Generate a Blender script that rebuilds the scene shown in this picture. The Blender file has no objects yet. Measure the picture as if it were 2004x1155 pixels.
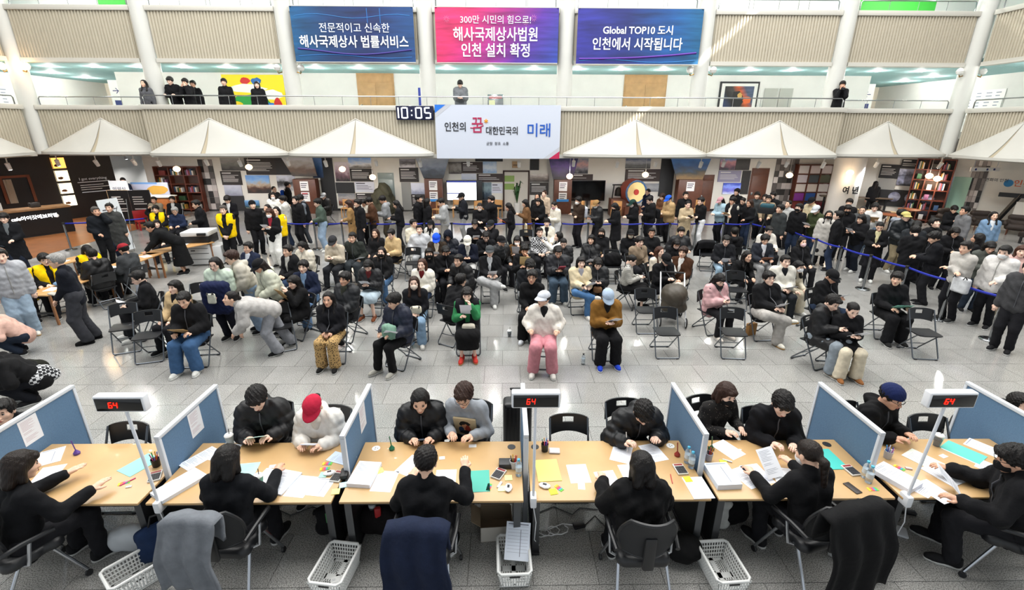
import bpy,bmesh,math,random,zlib
crc=lambda s:zlib.crc32(str(s).encode())
import numpy as np
from mathutils import Matrix,Vector
random.seed(7);rng=np.random.default_rng(7)
sc=bpy.context.scene
COL=sc.collection
# ---------------------------------------------------------------- camera, world, light, exposure
cam=bpy.data.cameras.new('camera');cam_o=bpy.data.objects.new('camera',cam);COL.objects.link(cam_o)
cam.sensor_width=36.0;cam.lens=36.0*927.0/2004.0;cam.clip_end=300
cam_o.matrix_world=(Matrix.Translation((0,0,4.1))@Matrix.Rotation(-math.radians(.88),4,'Z')
                      @Matrix.Rotation(math.pi/2-math.atan(327.5/927.0),4,'X')@Matrix.Rotation(math.radians(.22),4,'Z'))
sc.camera=cam_o
world=bpy.data.worlds.new('daylight');sc.world=world;world.use_nodes=True
world.node_tree.nodes['Background'].inputs[0].default_value=(.86,.93,1.0,1)
world.node_tree.nodes['Background'].inputs[1].default_value=.85
def area_light(name,loc,size,power,color=(1,1,1),rot=(0,0,0)):
    l=bpy.data.lights.new(name,'AREA');l.shape='RECTANGLE';l.size,l.size_y=size;l.energy=power;l.color=color
    o=bpy.data.objects.new(name,l);COL.objects.link(o);o.location=loc;o.rotation_euler=rot;return o
area_light('skylight',(0,11.0,15.5),(34,15),8200,(1,.985,.96))
sun=bpy.data.lights.new('sun','SUN');sun.energy=9.0;sun.angle=.01;sun.color=(1,.95,.86);sun_o=bpy.data.objects.new('sun',sun);COL.objects.link(sun_o)
sun_o.rotation_euler=Vector((-.35,.62,-.70)).to_track_quat('-Z','Y').to_euler()
sc.view_settings.view_transform='Standard';sc.view_settings.look='None'
sc.view_settings.gamma=1.0;sc.view_settings.use_curve_mapping=False
sc.view_settings.exposure=0.12
# ---------------------------------------------------------------- helpers: colours, materials, meshes, things
def lin(c):
    if isinstance(c,str):
        c=c.lstrip('#');c=c if len(c)==6 else ''.join(q*2 for q in c);c=tuple(int(c[i:i+2],16)/255 for i in(0,2,4))
    return tuple((x/12.92 if x<=.04045 else((x+.055)/1.055)**2.4) for x in c)
MATS={}
def mat(key,color='#808080',rough=.6,metal=0,emit=0,bump=0,bscale=60,var=0,vscale=8,alpha=1,trans=0,spec=None,coat=0,ecol=None):
    """one principled material; var/bump come from procedural noise"""
    if key in MATS:return MATS[key]
    m=bpy.data.materials.new(key);m.use_nodes=True;nt=m.node_tree;b=nt.nodes['Principled BSDF']
    rgb=lin(color) if isinstance(color,str) else color
    b.inputs['Base Color'].default_value=(*rgb,1);b.inputs['Roughness'].default_value=rough;b.inputs['Metallic'].default_value=metal
    if spec is not None:b.inputs['Specular IOR Level'].default_value=spec
    if trans:b.inputs['Transmission Weight'].default_value=trans;b.inputs['IOR'].default_value=1.2
    if alpha<1:b.inputs['Alpha'].default_value=alpha
    if coat:b.inputs['Coat Weight'].default_value=coat
    if emit:
        b.inputs['Emission Color'].default_value=(*(lin(ecol) if ecol else rgb),1);b.inputs['Emission Strength'].default_value=emit
    if bump or var:
        tc=nt.nodes.new('ShaderNodeTexCoord');n=nt.nodes.new('ShaderNodeTexNoise');n.inputs['Scale'].default_value=bscale if bump else vscale
        n.inputs['Detail'].default_value=4;nt.links.new(tc.outputs['Object'],n.inputs['Vector'])
        if bump:
            bp=nt.nodes.new('ShaderNodeBump');bp.inputs['Strength'].default_value=bump;bp.inputs['Distance'].default_value=.01
            nt.links.new(n.outputs['Fac'],bp.inputs['Height']);nt.links.new(bp.outputs['Normal'],b.inputs['Normal'])
        if var:
            n2=nt.nodes.new('ShaderNodeTexNoise');n2.inputs['Scale'].default_value=vscale;n2.inputs['Detail'].default_value=6
            nt.links.new(tc.outputs['Object'],n2.inputs['Vector'])
            r=nt.nodes.new('ShaderNodeMapRange');r.inputs['From Min'].default_value=.3;r.inputs['From Max'].default_value=.7
            r.inputs['To Min'].default_value=1-var;r.inputs['To Max'].default_value=1+var
            nt.links.new(n2.outputs['Fac'],r.inputs['Value'])
            mx=nt.nodes.new('ShaderNodeVectorMath');mx.operation='SCALE';mx.inputs[0].default_value=rgb
            nt.links.new(r.outputs['Result'],mx.inputs['Scale']);nt.links.new(mx.outputs['Vector'],b.inputs['Base Color'])
    m.diffuse_color=(*rgb,1)
    MATS[key]=m;return m
def cloth(c,kind='c'):
    """fabric of one colour"""
    return mat('cloth_%s_%s'%(kind,c.lstrip('#')),c,.55 if kind=='p' else .9,bump=.8 if kind!='p' else .5,bscale=17 if kind=='c' else 22,var=.12,vscale=14,spec=.25 if kind!='p' else .4)
def link(o,parent=None):
    COL.objects.link(o)
    if parent is not None:o.parent=parent
    return o
def mesh_np(name,V,Fs,mats=(),midx=None,smooth=True,sharp=None):
    me=bpy.data.meshes.new(name);V=np.asarray(V,np.float32);Fs=np.asarray(Fs,np.int32)
    n=Fs.shape[1];me.vertices.add(len(V));me.vertices.foreach_set('co',V.ravel());me.loops.add(Fs.size)
    me.loops.foreach_set('vertex_index',Fs.ravel());me.polygons.add(len(Fs))
    me.polygons.foreach_set('loop_start',np.arange(0,Fs.size,n,dtype=np.int32))
    for m in mats:me.materials.append(m)
    if midx is not None:me.polygons.foreach_set('material_index',np.asarray(midx,np.int32))
    me.update(calc_edges=True);me.validate()
    me.polygons.foreach_set('use_smooth',np.full(len(me.polygons),bool(smooth)))
    if smooth and sharp:me.set_sharp_from_angle(angle=math.radians(sharp))
    return me
class MB:
    """collects simple solids into one mesh"""
    def __init__(s):s.v=[];s.f=[];s.m=[];s.cur=0
    def mat(s,i):s.cur=i;return s
    def add(s,vs,fs):
        o=len(s.v);s.v+=[tuple(map(float,p)) for p in vs];s.f+=[tuple(i+o for i in f) for f in fs];s.m+=[s.cur]*len(fs);return s
    def box(s,x0,x1,y0,y1,z0,z1,M=None):
        vs=[(x,y,z) for z in(z0,z1) for y in(y0,y1) for x in(x0,x1)]
        if M is not None:vs=[tuple(M@Vector(p)) for p in vs]
        return s.add(vs,[(0,2,3,1),(4,5,7,6),(0,1,5,4),(2,6,7,3),(0,4,6,2),(1,3,7,5)])
    def rbox(s,x0,x1,y0,y1,z0,z1,r=.01,seg=2,M=None):
        bm=bmesh.new();bmesh.ops.create_cube(bm,size=1)
        for v in bm.verts:v.co=((x0+x1)/2+v.co.x*(x1-x0),(y0+y1)/2+v.co.y*(y1-y0),(z0+z1)/2+v.co.z*(z1-z0))
        r=min(r,.49*min(x1-x0,y1-y0,z1-z0))
        bmesh.ops.bevel(bm,geom=bm.edges[:],offset=r,segments=seg,affect='EDGES',profile=.5)
        bm.verts.index_update();vs=[tuple(M@v.co) if M is not None else tuple(v.co) for v in bm.verts];fs=[tuple(v.index for v in f.verts) for f in bm.faces];bm.free()
        return s.add(vs,fs)
    def prism(s,pts,h0,h1,M=None):
        n=len(pts);vs=[(x,y,h0) for x,y in pts]+[(x,y,h1) for x,y in pts]
        if M is not None:vs=[tuple(M@Vector(p)) for p in vs]
        return s.add(vs,[tuple(range(n-1,-1,-1)),tuple(range(n,2*n))]+[(i,(i+1)%n,n+(i+1)%n,n+i) for i in range(n)])
    def tube(s,path,r,n=8,cap=True,closed=False):
        P=[Vector(p) for p in path];k=len(P);vs=[];up=None
        for i in range(k):
            if closed:t=(P[(i+1)%k]-P[i-1])
            else:t=P[min(i+1,k-1)]-P[max(i-1,0)]
            t.normalize()
            if up is None:
                a=Vector((0,0,1)) if abs(t.z)<.9 else Vector((1,0,0));up=a.cross(t).normalized()
            u=(up-t*up.dot(t)).normalized();up=u;w=t.cross(u);ri=r[i] if isinstance(r,(list,tuple)) else r
            vs+=[P[i]+(u*math.cos(2*math.pi*j/n)+w*math.sin(2*math.pi*j/n))*ri for j in range(n)]
        fs=[]
        for i in range(k if closed else k-1):
            a,b=i*n,((i+1)%k)*n
            fs+=[(a+j,a+(j+1)%n,b+(j+1)%n,b+j) for j in range(n)]
        if cap and not closed:fs+=[tuple(range(n-1,-1,-1)),tuple(range((k-1)*n,k*n))]
        return s.add(vs,fs)
    def lathe(s,prof,n=16,c=(0,0,0),M=None):
        vs=[];fs=[]
        for r,z in prof:vs+=[(c[0]+r*math.cos(2*math.pi*j/n),c[1]+r*math.sin(2*math.pi*j/n),c[2]+z) for j in range(n)]
        if M is not None:vs=[tuple(M@Vector(p)) for p in vs]
        for i in range(len(prof)-1):fs+=[(i*n+j,i*n+(j+1)%n,(i+1)*n+(j+1)%n,(i+1)*n+j) for j in range(n)]
        fs+=[tuple(range(n-1,-1,-1)),tuple(range((len(prof)-1)*n,len(prof)*n))]
        return s.add(vs,fs)
    def mesh(s,name,mats,sharp=35):
        me=bpy.data.meshes.new(name);me.from_pydata(s.v,[],s.f);me.validate()
        for m in(mats if isinstance(mats,(list,tuple)) else[mats]):me.materials.append(m)
        if len(me.polygons)==len(s.m):me.polygons.foreach_set('material_index',s.m)
        me.polygons.foreach_set('use_smooth',[True]*len(me.polygons));me.set_sharp_from_angle(angle=math.radians(sharp));me.update()
        return me
    def build(s,name,mats,parent=None,loc=None,rot=None,**tags):
        o=link(bpy.data.objects.new(name,s.mesh(name,mats)),parent)
        if loc is not None:o.location=loc
        if rot is not None:o.rotation_euler=rot
        return tag(o,**tags)
def tag(o,label=None,cat=None,group=None,kind=None):
    if label:o['label']=label
    if cat:o['category']=cat
    if group:o['group']=group
    if kind:o['kind']=kind
    return o
def thing(name,label,cat,loc=(0,0,0),rz=0,group=None):
    o=bpy.data.objects.new(name,None);COL.objects.link(o);o.empty_display_size=.1
    o.location=loc;o.rotation_euler=(0,0,rz);return tag(o,label,cat,group)
def inst(name,me,parent=None,loc=None,rot=None,mats=None):
    o=link(bpy.data.objects.new(name,me),parent)
    if loc is not None:o.location=loc
    if rot is not None:o.rotation_euler=rot
    if mats:
        for i,m in enumerate(mats):
            if m is not None:o.material_slots[i].link='OBJECT';o.material_slots[i].material=m
    return o
def copy_tree(src,label=None):
    c=src.copy();COL.objects.link(c)
    if label:c['label']=label
    for ch in src.children:
        d=ch.copy();COL.objects.link(d);d.parent=c;d.matrix_parent_inverse=ch.matrix_parent_inverse
        for g in ch.children:
            e=g.copy();COL.objects.link(e);e.parent=d
    return c
_TXT={}
def text_mesh(body,size,m,bold=0,depth=.004,align='CENTER',squash=1.0,shear=0):
    k=(body,size,m.name,bold,align,squash,depth,shear)
    if k in _TXT:return _TXT[k]
    c=bpy.data.curves.new('lettering','FONT');c.body=body;c.size=size;c.align_x=align;c.align_y='CENTER';c.extrude=depth;c.offset=bold*size;c.shear=shear
    c.resolution_u=3
    o=bpy.data.objects.new('lettering',c);me=bpy.data.meshes.new_from_object(o);bpy.data.objects.remove(o);bpy.data.curves.remove(c)
    me.name='lettering';me.materials.clear();me.materials.append(m)
    if squash!=1:
        for v in me.vertices:v.co.x*=squash
    _TXT[k]=me;return me
def text(body,size,m,parent,loc,rot=(math.pi/2,0,0),name='lettering',**kw):
    return inst(name,text_mesh(body,size,m,**kw),parent,loc,rot)
T=lambda*a:Matrix.Translation(a)
RZ=lambda a:Matrix.Rotation(a,4,'Z')
RX=lambda a:Matrix.Rotation(a,4,'X')
RY=lambda a:Matrix.Rotation(a,4,'Y')
D2R=math.pi/180
# ---------------------------------------------------------------- people: distance-field modelling
def _n(v):v=np.asarray(v,float);return v/(np.linalg.norm(v)+1e-9)
def _ik(a,t,l1,l2,pole):
    a=np.asarray(a,float);t=np.asarray(t,float);d=t-a;L=np.linalg.norm(d);mx=(l1+l2)*.995
    if L>mx:t=a+d/L*mx;d=t-a;L=mx
    u=d/L;x=(l1*l1-l2*l2+L*L)/(2*L);h=math.sqrt(max(l1*l1-x*x,1e-6))
    p=np.asarray(pole,float);p=p-u*np.dot(p,u);p=_n(p)
    return a+u*x+p*h,t
def _rot(axis,deg):
    a=math.radians(deg);c,s=math.cos(a),math.sin(a)
    if axis=='x':return np.array([[1,0,0],[0,c,-s],[0,s,c]])
    if axis=='y':return np.array([[c,0,s],[0,1,0],[-s,0,c]])
    return np.array([[c,-s,0],[s,c,0],[0,0,1]])
POSE={
 'stand':dict(z=.93,lean=2,L=(.25,.04,.80),R=(-.25,.04,.80)),
 'standp':dict(z=.93,lean=5,L=(.07,.30,1.12),R=(-.05,.31,1.13),hp=28),
 'standq':dict(z=.93,lean=3,L=(.10,.28,1.06),R=(-.25,.06,.80),hp=12),
 'standc':dict(z=.93,lean=2,L=(.03,.22,.90),R=(-.03,.22,.92),hp=4),
 'standx':dict(z=.93,lean=3,L=(-.10,.20,1.16),R=(.10,.22,1.12),hp=10),
 'stande':dict(z=.93,lean=2,L=(.10,.10,1.52),R=(-.14,.24,1.02)),
 'standw':dict(z=.93,lean=3,L=(.10,.30,1.24),R=(-.10,.30,1.20),hp=14,LF=(.11,.05),RF=(-.10,-.07)),
 'walk':dict(z=.92,lean=4,L=(.24,.14,.86),R=(-.24,-.06,.84),LF=(.10,-.18),RF=(-.09,.20)),
 'stride':dict(z=.91,lean=2,L=(.14,.22,1.0),R=(-.25,.02,.82),LF=(.20,.14),RF=(-.20,-.10)),
 'cam':dict(z=.93,lean=6,L=(.08,.24,1.46),R=(-.06,.24,1.44),hp=8),
 'railL':dict(z=.93,lean=10,L=(.16,.30,1.14),R=(-.16,.30,1.14),hp=18),
 'bend':dict(z=.90,lean=68,L=(.10,.62,.62),R=(-.12,.52,.50),LF=(.12,.02),RF=(-.16,-.28),hp=-8),
 'bendt':dict(z=.92,lean=52,L=(.20,.70,.78),R=(-.16,.64,.80),hp=20),
 'lean20':dict(z=.93,lean=20,L=(.12,.36,.98),R=(-.14,.32,.92),hp=12),
 'book':dict(z=.93,lean=6,L=(.06,.25,.92),R=(-.08,.24,.94),hp=6,LF=(.12,.02),RF=(-.12,-.06)),
 'sit':dict(z=.52,lean=-4,L=(.11,.30,.64),R=(-.11,.30,.64),LF=(.15,.44),RF=(-.15,.44)),
 'sitp':dict(z=.52,lean=6,L=(.05,.33,.80),R=(-.05,.33,.80),LF=(.14,.42),RF=(-.14,.44),hp=30),
 'sitw':dict(z=.52,lean=4,L=(.13,.34,.72),R=(-.12,.32,.70),LF=(.13,.40),RF=(-.15,.46),hp=20),
 'sith':dict(z=.52,lean=2,L=(.06,.28,.66),R=(-.05,.29,.67),LF=(.12,.44),RF=(-.12,.42)),
 'sitc':dict(z=.52,lean=10,L=(.16,.28,.64),R=(-.05,.17,1.06),LF=(.15,.42),RF=(-.14,.42),hp=6),
 'sitf':dict(z=.52,lean=26,L=(.14,.44,.62),R=(-.14,.44,.62),LF=(.16,.42),RF=(-.16,.40),hp=4),
 'sitx':dict(z=.52,lean=-2,L=(.14,.30,.72),R=(-.02,.34,.74),LF=(.10,.44),RF=(.22,.44,.50),kx=1),
 'sitv':dict(z=.52,lean=4,L=(.06,.30,1.06),R=(-.10,.30,.84),LF=(.12,.42),RF=(-.12,.44),hp=16),
 'sita':dict(z=.52,lean=4,L=(-.08,.22,.82),R=(.08,.24,.78),LF=(.14,.42),RF=(-.14,.42),hp=4),
 'sitk':dict(z=.52,lean=-4,L=(.22,.14,.72),R=(-.22,.14,.72),LF=(.16,.40),RF=(-.16,.40)),
 'desk':dict(z=.52,lean=18,L=(.12,.40,.78),R=(-.10,.40,.78),LF=(.14,.38),RF=(-.14,.40),hp=26),
 'deskd':dict(z=.52,lean=36,L=(.14,.50,.78),R=(-.20,.52,.78),LF=(.14,.30),RF=(-.14,.34),hp=40),
 'desks':dict(z=.52,lean=12,L=(.26,.46,.78),R=(-.22,.48,.79),LF=(.16,.34),RF=(-.14,.42),hp=18),
 'deskw':dict(z=.52,lean=16,L=(.20,.44,.80),R=(-.30,.46,.90),LF=(.16,.30),RF=(-.16,.36),hp=20),
 'crouch':dict(z=.34,lean=40,L=(.14,.46,.42),R=(-.14,.46,.40),LF=(.12,.12),RF=(-.12,.16),hp=0),
 'hdhead':dict(z=.52,lean=4,L=(.14,.30,.68),R=(-.22,-.02,1.24),LF=(.14,.42),RF=(-.14,.42)),
 'touch':dict(z=.52,lean=10,L=(.10,.52,1.06),R=(-.10,.34,.72),LF=(.14,.42),RF=(-.14,.42)),
 'baby':dict(z=.30,lean=4,L=(.20,.22,.62),R=(-.20,.22,.62),LF=(.10,.34,.16),RF=(-.10,.34,.16)),
}
def joints(name,hy=0,hp=None,tw=0,side=0):
    q=POSE[name];z=q['z'];sit=z<.7;J={}
    RT=_rot('z',tw)@_rot('y',side)@_rot('x',q['lean'])
    pel=np.array([0,0,z]);up=RT@np.array([0,0,1.]);lat=_rot('z',tw)@_rot('y',side)@np.array([1.,0,0]);fw=RT@np.array([0,-1.,0])
    J['pel']=pel;J['up']=up;J['lat']=lat;J['fw']=fw
    J['waist']=pel+up*.17;J['chest']=pel+up*.36;J['neck']=pel+up*.53
    sh=pel+up*.475
    J['shL']=sh+lat*.158;J['shR']=sh-lat*.158
    for k,sg in(('L',1),('R',-1)):
        h=q[k];t=np.array([h[0],-h[1],h[2]]);t=pel+_rot('z',tw)@(t-pel)
        pole=lat*sg*(.42 if not sit else .48)-fw*.45+np.array([0,0,-.9])
        e,hnd=_ik(J['sh'+k],t,.285,.265,pole);J['el'+k]=e;J['ha'+k]=hnd
        hip=pel+np.array([sg*.09,0,-.01]);J['hip'+k]=hip
        f=q.get(k+'F',(sg*.10,.0));az=f[2] if len(f)>2 else .085
        ank=np.array([f[0],-f[1]+(.03 if not sit else .0),az])
        pole=np.array([f[0]*.3 if not(q.get('kx') and k=='R') else-.6,-1.,.35 if sit else .0])
        kn,an=_ik(hip,ank,.43,.43,pole);J['kn'+k]=kn;J['an'+k]=an
        J['cr'+k]=bool(len(f)>2)
    HP=q.get('hp',0) if hp is None else hp
    RH=_rot('z',tw+hy)@_rot('x',HP)
    nd=_n(up*.8+np.array([0,0,.5]));J['head']=J['neck']+nd*.105+RH@np.array([0,-.028,.055]);J['RH']=RH
    return J
def eval_grid(prims,h,pad=.03):
    lo=np.min([p['lo'] for p in prims if p['op']!='sub'],axis=0)-pad-2*h;hi=np.max([p['hi'] for p in prims if p['op']!='sub'],axis=0)+pad+2*h
    n=np.ceil((hi-lo)/h).astype(int)+1
    ax=[(lo[i]+np.arange(n[i])*h).astype(np.float32) for i in range(3)]
    D=np.full(n,.5,np.float32)
    for p in prims:
        m=p.get('k',.03)+2.5*h+.01
        if p['op']=='all':sl=tuple(slice(0,n[i]) for i in range(3))
        else:sl=tuple(slice(max(0,int((p['lo'][i]-m-lo[i])/h)),min(n[i],int((p['hi'][i]+m-lo[i])/h)+2)) for i in range(3))
        if any(s.stop<=s.start for s in sl):continue
        X=ax[0][sl[0]][:,None,None];Y=ax[1][sl[1]][None,:,None];Z=ax[2][sl[2]][None,None,:]
        d=p['f'](X,Y,Z);c=D[sl];k=p.get('k',.03)
        if p['op']=='add':
            hh=np.clip(.5+.5*(c-d)/k,0,1);D[sl]=c+(d-c)*hh-k*hh*(1-hh)
        elif p['op']=='sub':
            hh=np.clip(.5-.5*(c+d)/k,0,1);D[sl]=c+(-d-c)*hh+k*hh*(1-hh)
        elif p['op']=='all':D[sl]=p['g'](c,d)
    return D,lo,h
def rc(a,b,ra,rb,k=.03,op='add',quilt=None,sc3=None):
    """tapered capsule, optionally quilted in bulges along its axis"""
    a=np.asarray(a,np.float32);b=np.asarray(b,np.float32);ba=b-a;L2=float(ba@ba)+1e-9;r=max(ra,rb)+(quilt[1] if quilt else 0);L=math.sqrt(L2)
    def f(X,Y,Z):
        dx,dy,dz=X-a[0],Y-a[1],Z-a[2];t=np.clip((dx*ba[0]+dy*ba[1]+dz*ba[2])/L2,0,1)
        rr=ra+(rb-ra)*t
        if quilt:rr=rr+quilt[1]*(np.abs(np.sin(math.pi*t*max(1,round(L/quilt[0]))))-.6)
        return np.sqrt((dx-t*ba[0])**2+(dy-t*ba[1])**2+(dz-t*ba[2])**2)-rr
    return dict(f=f,lo=np.minimum(a,b)-r,hi=np.maximum(a,b)+r,k=k,op=op)
def el(c,r,k=.02,op='add',R=None):
    c=np.asarray(c,np.float32);r=np.asarray(r,np.float32);mr=float(np.max(r));mn=float(np.min(r))
    def f(X,Y,Z):
        x,y,z=X-c[0],Y-c[1],Z-c[2]
        if R is not None:x,y,z=(R[0][0]*x+R[1][0]*y+R[2][0]*z,R[0][1]*x+R[1][1]*y+R[2][1]*z,R[0][2]*x+R[1][2]*y+R[2][2]*z)
        q=np.sqrt((x/r[0])**2+(y/r[1])**2+(z/r[2])**2);g=np.sqrt((x/r[0]**2)**2+(y/r[1]**2)**2+(z/r[2]**2)**2)
        return q*(q-1)/(g+1e-6)
    e=r if R is None else np.full(3,mr);return dict(f=f,lo=c-e,hi=c+e,k=k,op=op)
def bx(c,b,r=.02,k=.012,op='add'):
    c=np.asarray(c,np.float32);b=np.asarray(b,np.float32)-r
    def f(X,Y,Z):
        x,y,z=np.abs(X-c[0])-b[0],np.abs(Y-c[1])-b[1],np.abs(Z-c[2])-b[2]
        return np.sqrt(np.maximum(x,0)**2+np.maximum(y,0)**2+np.maximum(z,0)**2)+np.minimum(np.maximum(x,np.maximum(y,z)),0)-r
    return dict(f=f,lo=c-b-r,hi=c+b+r,k=k,op=op)
def cut(nx,ny,nz,d):
    """keep the side where n.p > d"""
    return dict(f=lambda X,Y,Z:d-(nx*X+ny*Y+nz*Z),g=np.maximum,op='all',lo=np.zeros(3)+9,hi=np.zeros(3)-9)
def ripple(amp,fr,ph=0):
    return dict(f=lambda X,Y,Z:amp*(np.sin(fr*X+1.3*fr*Z*.5+ph)*np.sin(fr*Y-fr*.8*Z+2*ph)+.5*np.sin(2.1*fr*(X+Y*.7)+fr*Z*1.1)),g=lambda c,d:c+d,op='all',lo=np.zeros(3)+9,hi=np.zeros(3)-9)
def nets(D,lo,h):
    """surface nets: a continuous quad surface of D = 0"""
    S=D<0;n=D.shape
    c=np.zeros((n[0]-1,n[1]-1,n[2]-1),np.int8)
    for i in(0,1):
        for j in(0,1):
            for k in(0,1):c+=S[i:n[0]-1+i,j:n[1]-1+j,k:n[2]-1+k]
    act=(c>0)&(c<8);I=np.argwhere(act);idx=np.full(c.shape,-1,np.int32);idx[act]=np.arange(len(I),dtype=np.int32)
    acc=np.zeros((len(I),3),np.float32);cnt=np.zeros(len(I),np.float32)
    cor={(i,j,k):D[I[:,0]+i,I[:,1]+j,I[:,2]+k] for i in(0,1) for j in(0,1) for k in(0,1)}
    for a in cor:
        for ax in range(3):
            if a[ax]==0:
                b=list(a);b[ax]=1;da,db=cor[a],cor[tuple(b)];m=(da<0)!=(db<0);t=np.where(m,da/(da-db+1e-12),0)
                P=np.tile(np.array(a,np.float32),(len(I),1));P[:,ax]+=t;acc+=P*m[:,None];cnt+=m
    V=(I+acc/cnt[:,None])*h+lo
    Q=[]
    for ax in range(3):
        u,w=(ax+1)%3,(ax+2)%3
        s0=[slice(None)]*3;s1=[slice(None)]*3;s0[ax]=slice(0,n[ax]-1);s1[ax]=slice(1,n[ax])
        for s in(s0,s1):s[u]=slice(1,n[u]-1);s[w]=slice(1,n[w]-1)
        A,B=S[tuple(s0)],S[tuple(s1)];E=np.argwhere(A!=B)
        if len(E)==0:continue
        fl=A[tuple(E.T)];E=E.copy();E[:,u]+=1;E[:,w]+=1
        def g(du,dw):
            F=E.copy();F[:,u]-=du;F[:,w]-=dw;return idx[tuple(F.T)]
        q=np.stack([g(1,1),g(0,1),g(0,0),g(1,0)],1);q[~fl]=q[~fl][:,::-1];Q.append(q)
    return V.astype(np.float32),np.concatenate(Q)
def sdf(prims,h,it=1):
    D,lo,h=eval_grid(prims,h);return nets(D,lo,h)
def uvs(c,r,n=8,m=5):
    """small low ellipsoid (quads)"""
    V=[];F=[]
    for i in range(m+1):
        a=math.pi*(.04+.92*i/m)
        V+=[(c[0]+r[0]*math.sin(a)*math.cos(2*math.pi*j/n),c[1]+r[1]*math.sin(a)*math.sin(2*math.pi*j/n),c[2]+r[2]*math.cos(a)) for j in range(n)]
    for i in range(m):F+=[(i*n+j,(i+1)*n+j,(i+1)*n+(j+1)%n,i*n+(j+1)%n) for j in range(n)]
    return np.array(V,np.float32),np.array(F,np.int32)
def merge(parts):
    V=[];F=[];M=[];o=0
    for v,f,m in parts:V.append(v);F.append(f+o);M.append(np.full(len(f),m));o+=len(v)
    return np.concatenate(V),np.concatenate(F),np.concatenate(M)
# ---- head (origin mid skull, forward -Y)
def head_prims():
    return[el((0,.012,.030),(.076,.096,.086)),el((0,-.026,-.036),(.060,.064,.076),.04),el((0,-.066,-.096),(.026,.022,.020),.035),
            rc((0,-.090,.004),(0,-.108,-.030),.007,.0125,.018),el((0,-.100,-.034),(.020,.012,.009),.014),
            el((.044,-.056,-.022),(.020,.018,.018),.03),el((-.044,-.056,-.022),(.020,.018,.018),.03),
            el((.078,.010,-.012),(.010,.020,.031),.012),el((-.078,.010,-.012),(.010,.020,.031),.012),
            el((.032,-.104,.004),(.020,.018,.011),.02,'sub'),el((-.032,-.104,.004),(.020,.018,.011),.02,'sub'),
            el((0,-.092,-.060),(.023,.010,.009),.012),rc((0,.020,-.05),(0,.030,-.095),.048,.046,.03)]
_HC={}
def head_mesh(lod):
    if lod in _HC:return _HC[lod]
    h=(.0062,.0105,.0135)[lod];pr=head_prims();D,lo,hh=eval_grid(pr,h);V,F=nets(D,lo,hh)
    def ys(x,z):
        i,k=int(round((x-lo[0])/hh)),int(round((z-lo[2])/hh));col=D[i,:,k];j=int(np.argmax(col<0));return lo[1]+(j-1+col[j-1]/(col[j-1]-col[j]+1e-9))*hh
    P=[(V,F,0)]
    for s in(1,-1):
        ye=ys(.032,.004)
        P+=[(*uvs((s*.032,ye+.001,.003),(.0145,.005,.0062)),1),(*uvs((s*.032,ye-.0025,.0032),(.0072,.004,.0064)),2),
              (*uvs((s*.032,ye-.001,.0095),(.0175,.0052,.0032)),2),(*uvs((s*.033,ys(.033,.027)+.0005,.027),(.0195,.0050,.0050)),3)]
    ym=ys(0,-.060);P+=[(*uvs((0,ym+.001,-.0575),(.021,.0045,.0040)),4),(*uvs((0,ym+.0015,-.0655),(.018,.0050,.0048)),4)]
    _HC[lod]=merge(P);return _HC[lod]
# ---- hand (x to the finger tips, +y thumb side, +z back of the hand), wrist at the origin
def hand_mesh(kind,lod):
    k=('hand',kind,lod)
    if k in _HC:return _HC[k]
    c={'flat':.12,'curl':.55,'grip':.95}[kind];P=[rc((-.05,0,0),(.0,0,0),.026,.025,.02),rc((.0,.0,0),(.07,.004,.002),.024,.026,.02),rc((.02,.016,0),(.078,.026,.002),.016,.0135,.015),rc((.02,-.016,0),(.072,-.028,0),.016,.0125,.015)]
    for y,L,r in((.030,.070,.0088),(.010,.078,.0092),(-.010,.072,.0088),(-.029,.056,.0076)):
        p=np.array([.078-abs(y-.008)*.2,y,.002]);a=c*.45
        for seg,w in((.46,.9),(.31,1.1),(.23,.9)):
            q=p+np.array([math.cos(a),y*.8,-math.sin(a)])*L*seg;P.append(rc(p,q,r,r*.93,.004));p=q;a+=c*w
    P+=[rc((.012,.024,-.004),(.042,.052,-.012),.0135,.0115,.014),rc((.042,.052,-.012),(.074,.062-.03*c,-.022-.012*c),.0112,.0088,.006)]
    V,F=sdf(P,(.0052,.0088,.0118)[lod]);_HC[k]=(V,F);return _HC[k]
def hand_at(J,s,kind,lod,palm=None):
    V,F=hand_mesh(kind,lod);V=V.copy()
    x=_n(J['ha'+s]-J['el'+s]);up=np.array(palm if palm is not None else(0,0,1.));z=up-x*np.dot(up,x);z=_n(z) if np.linalg.norm(z)>.2 else _n(np.cross(x,J['lat']))
    y=np.cross(z,x)
    want=-J['lat'] if s=='L' else J['lat']
    if s=='R':V[:,1]*=-1;F=F[:,::-1];
    M=np.stack([x,y,z],1)
    return(V@M.T+J['ha'+s]).astype(np.float32),F
# ---- garments and body
def torso(J,e,qt=None,hem=0.0,w=1.0):
    lat,up=J['lat']*w,J['up'];q=qt
    P=[rc(J['pel']+lat*.055+up*hem,J['waist']+lat*.06,.112+e,.100+e,.05,quilt=q),rc(J['pel']-lat*.055+up*hem,J['waist']-lat*.06,.112+e,.100+e,.05,quilt=q),
         rc(J['waist']+lat*.06,J['chest']+lat*.08,.100+e,.104+e,.05,quilt=q),rc(J['waist']-lat*.06,J['chest']-lat*.08,.100+e,.104+e,.05,quilt=q),
         rc(J['chest']+lat*.09,J['shL']-up*.012,.095+e,.058+e,.05),rc(J['chest']-lat*.09,J['shR']-up*.012,.095+e,.058+e,.05),
         rc(J['shL']-lat*.02+up*.008,J['neck']+lat*.02-up*.012,.050+e*.7,.050+e*.5,.04),rc(J['shR']+lat*.02+up*.008,J['neck']-lat*.02-up*.012,.050+e*.7,.050+e*.5,.04)]
    return P
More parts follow.
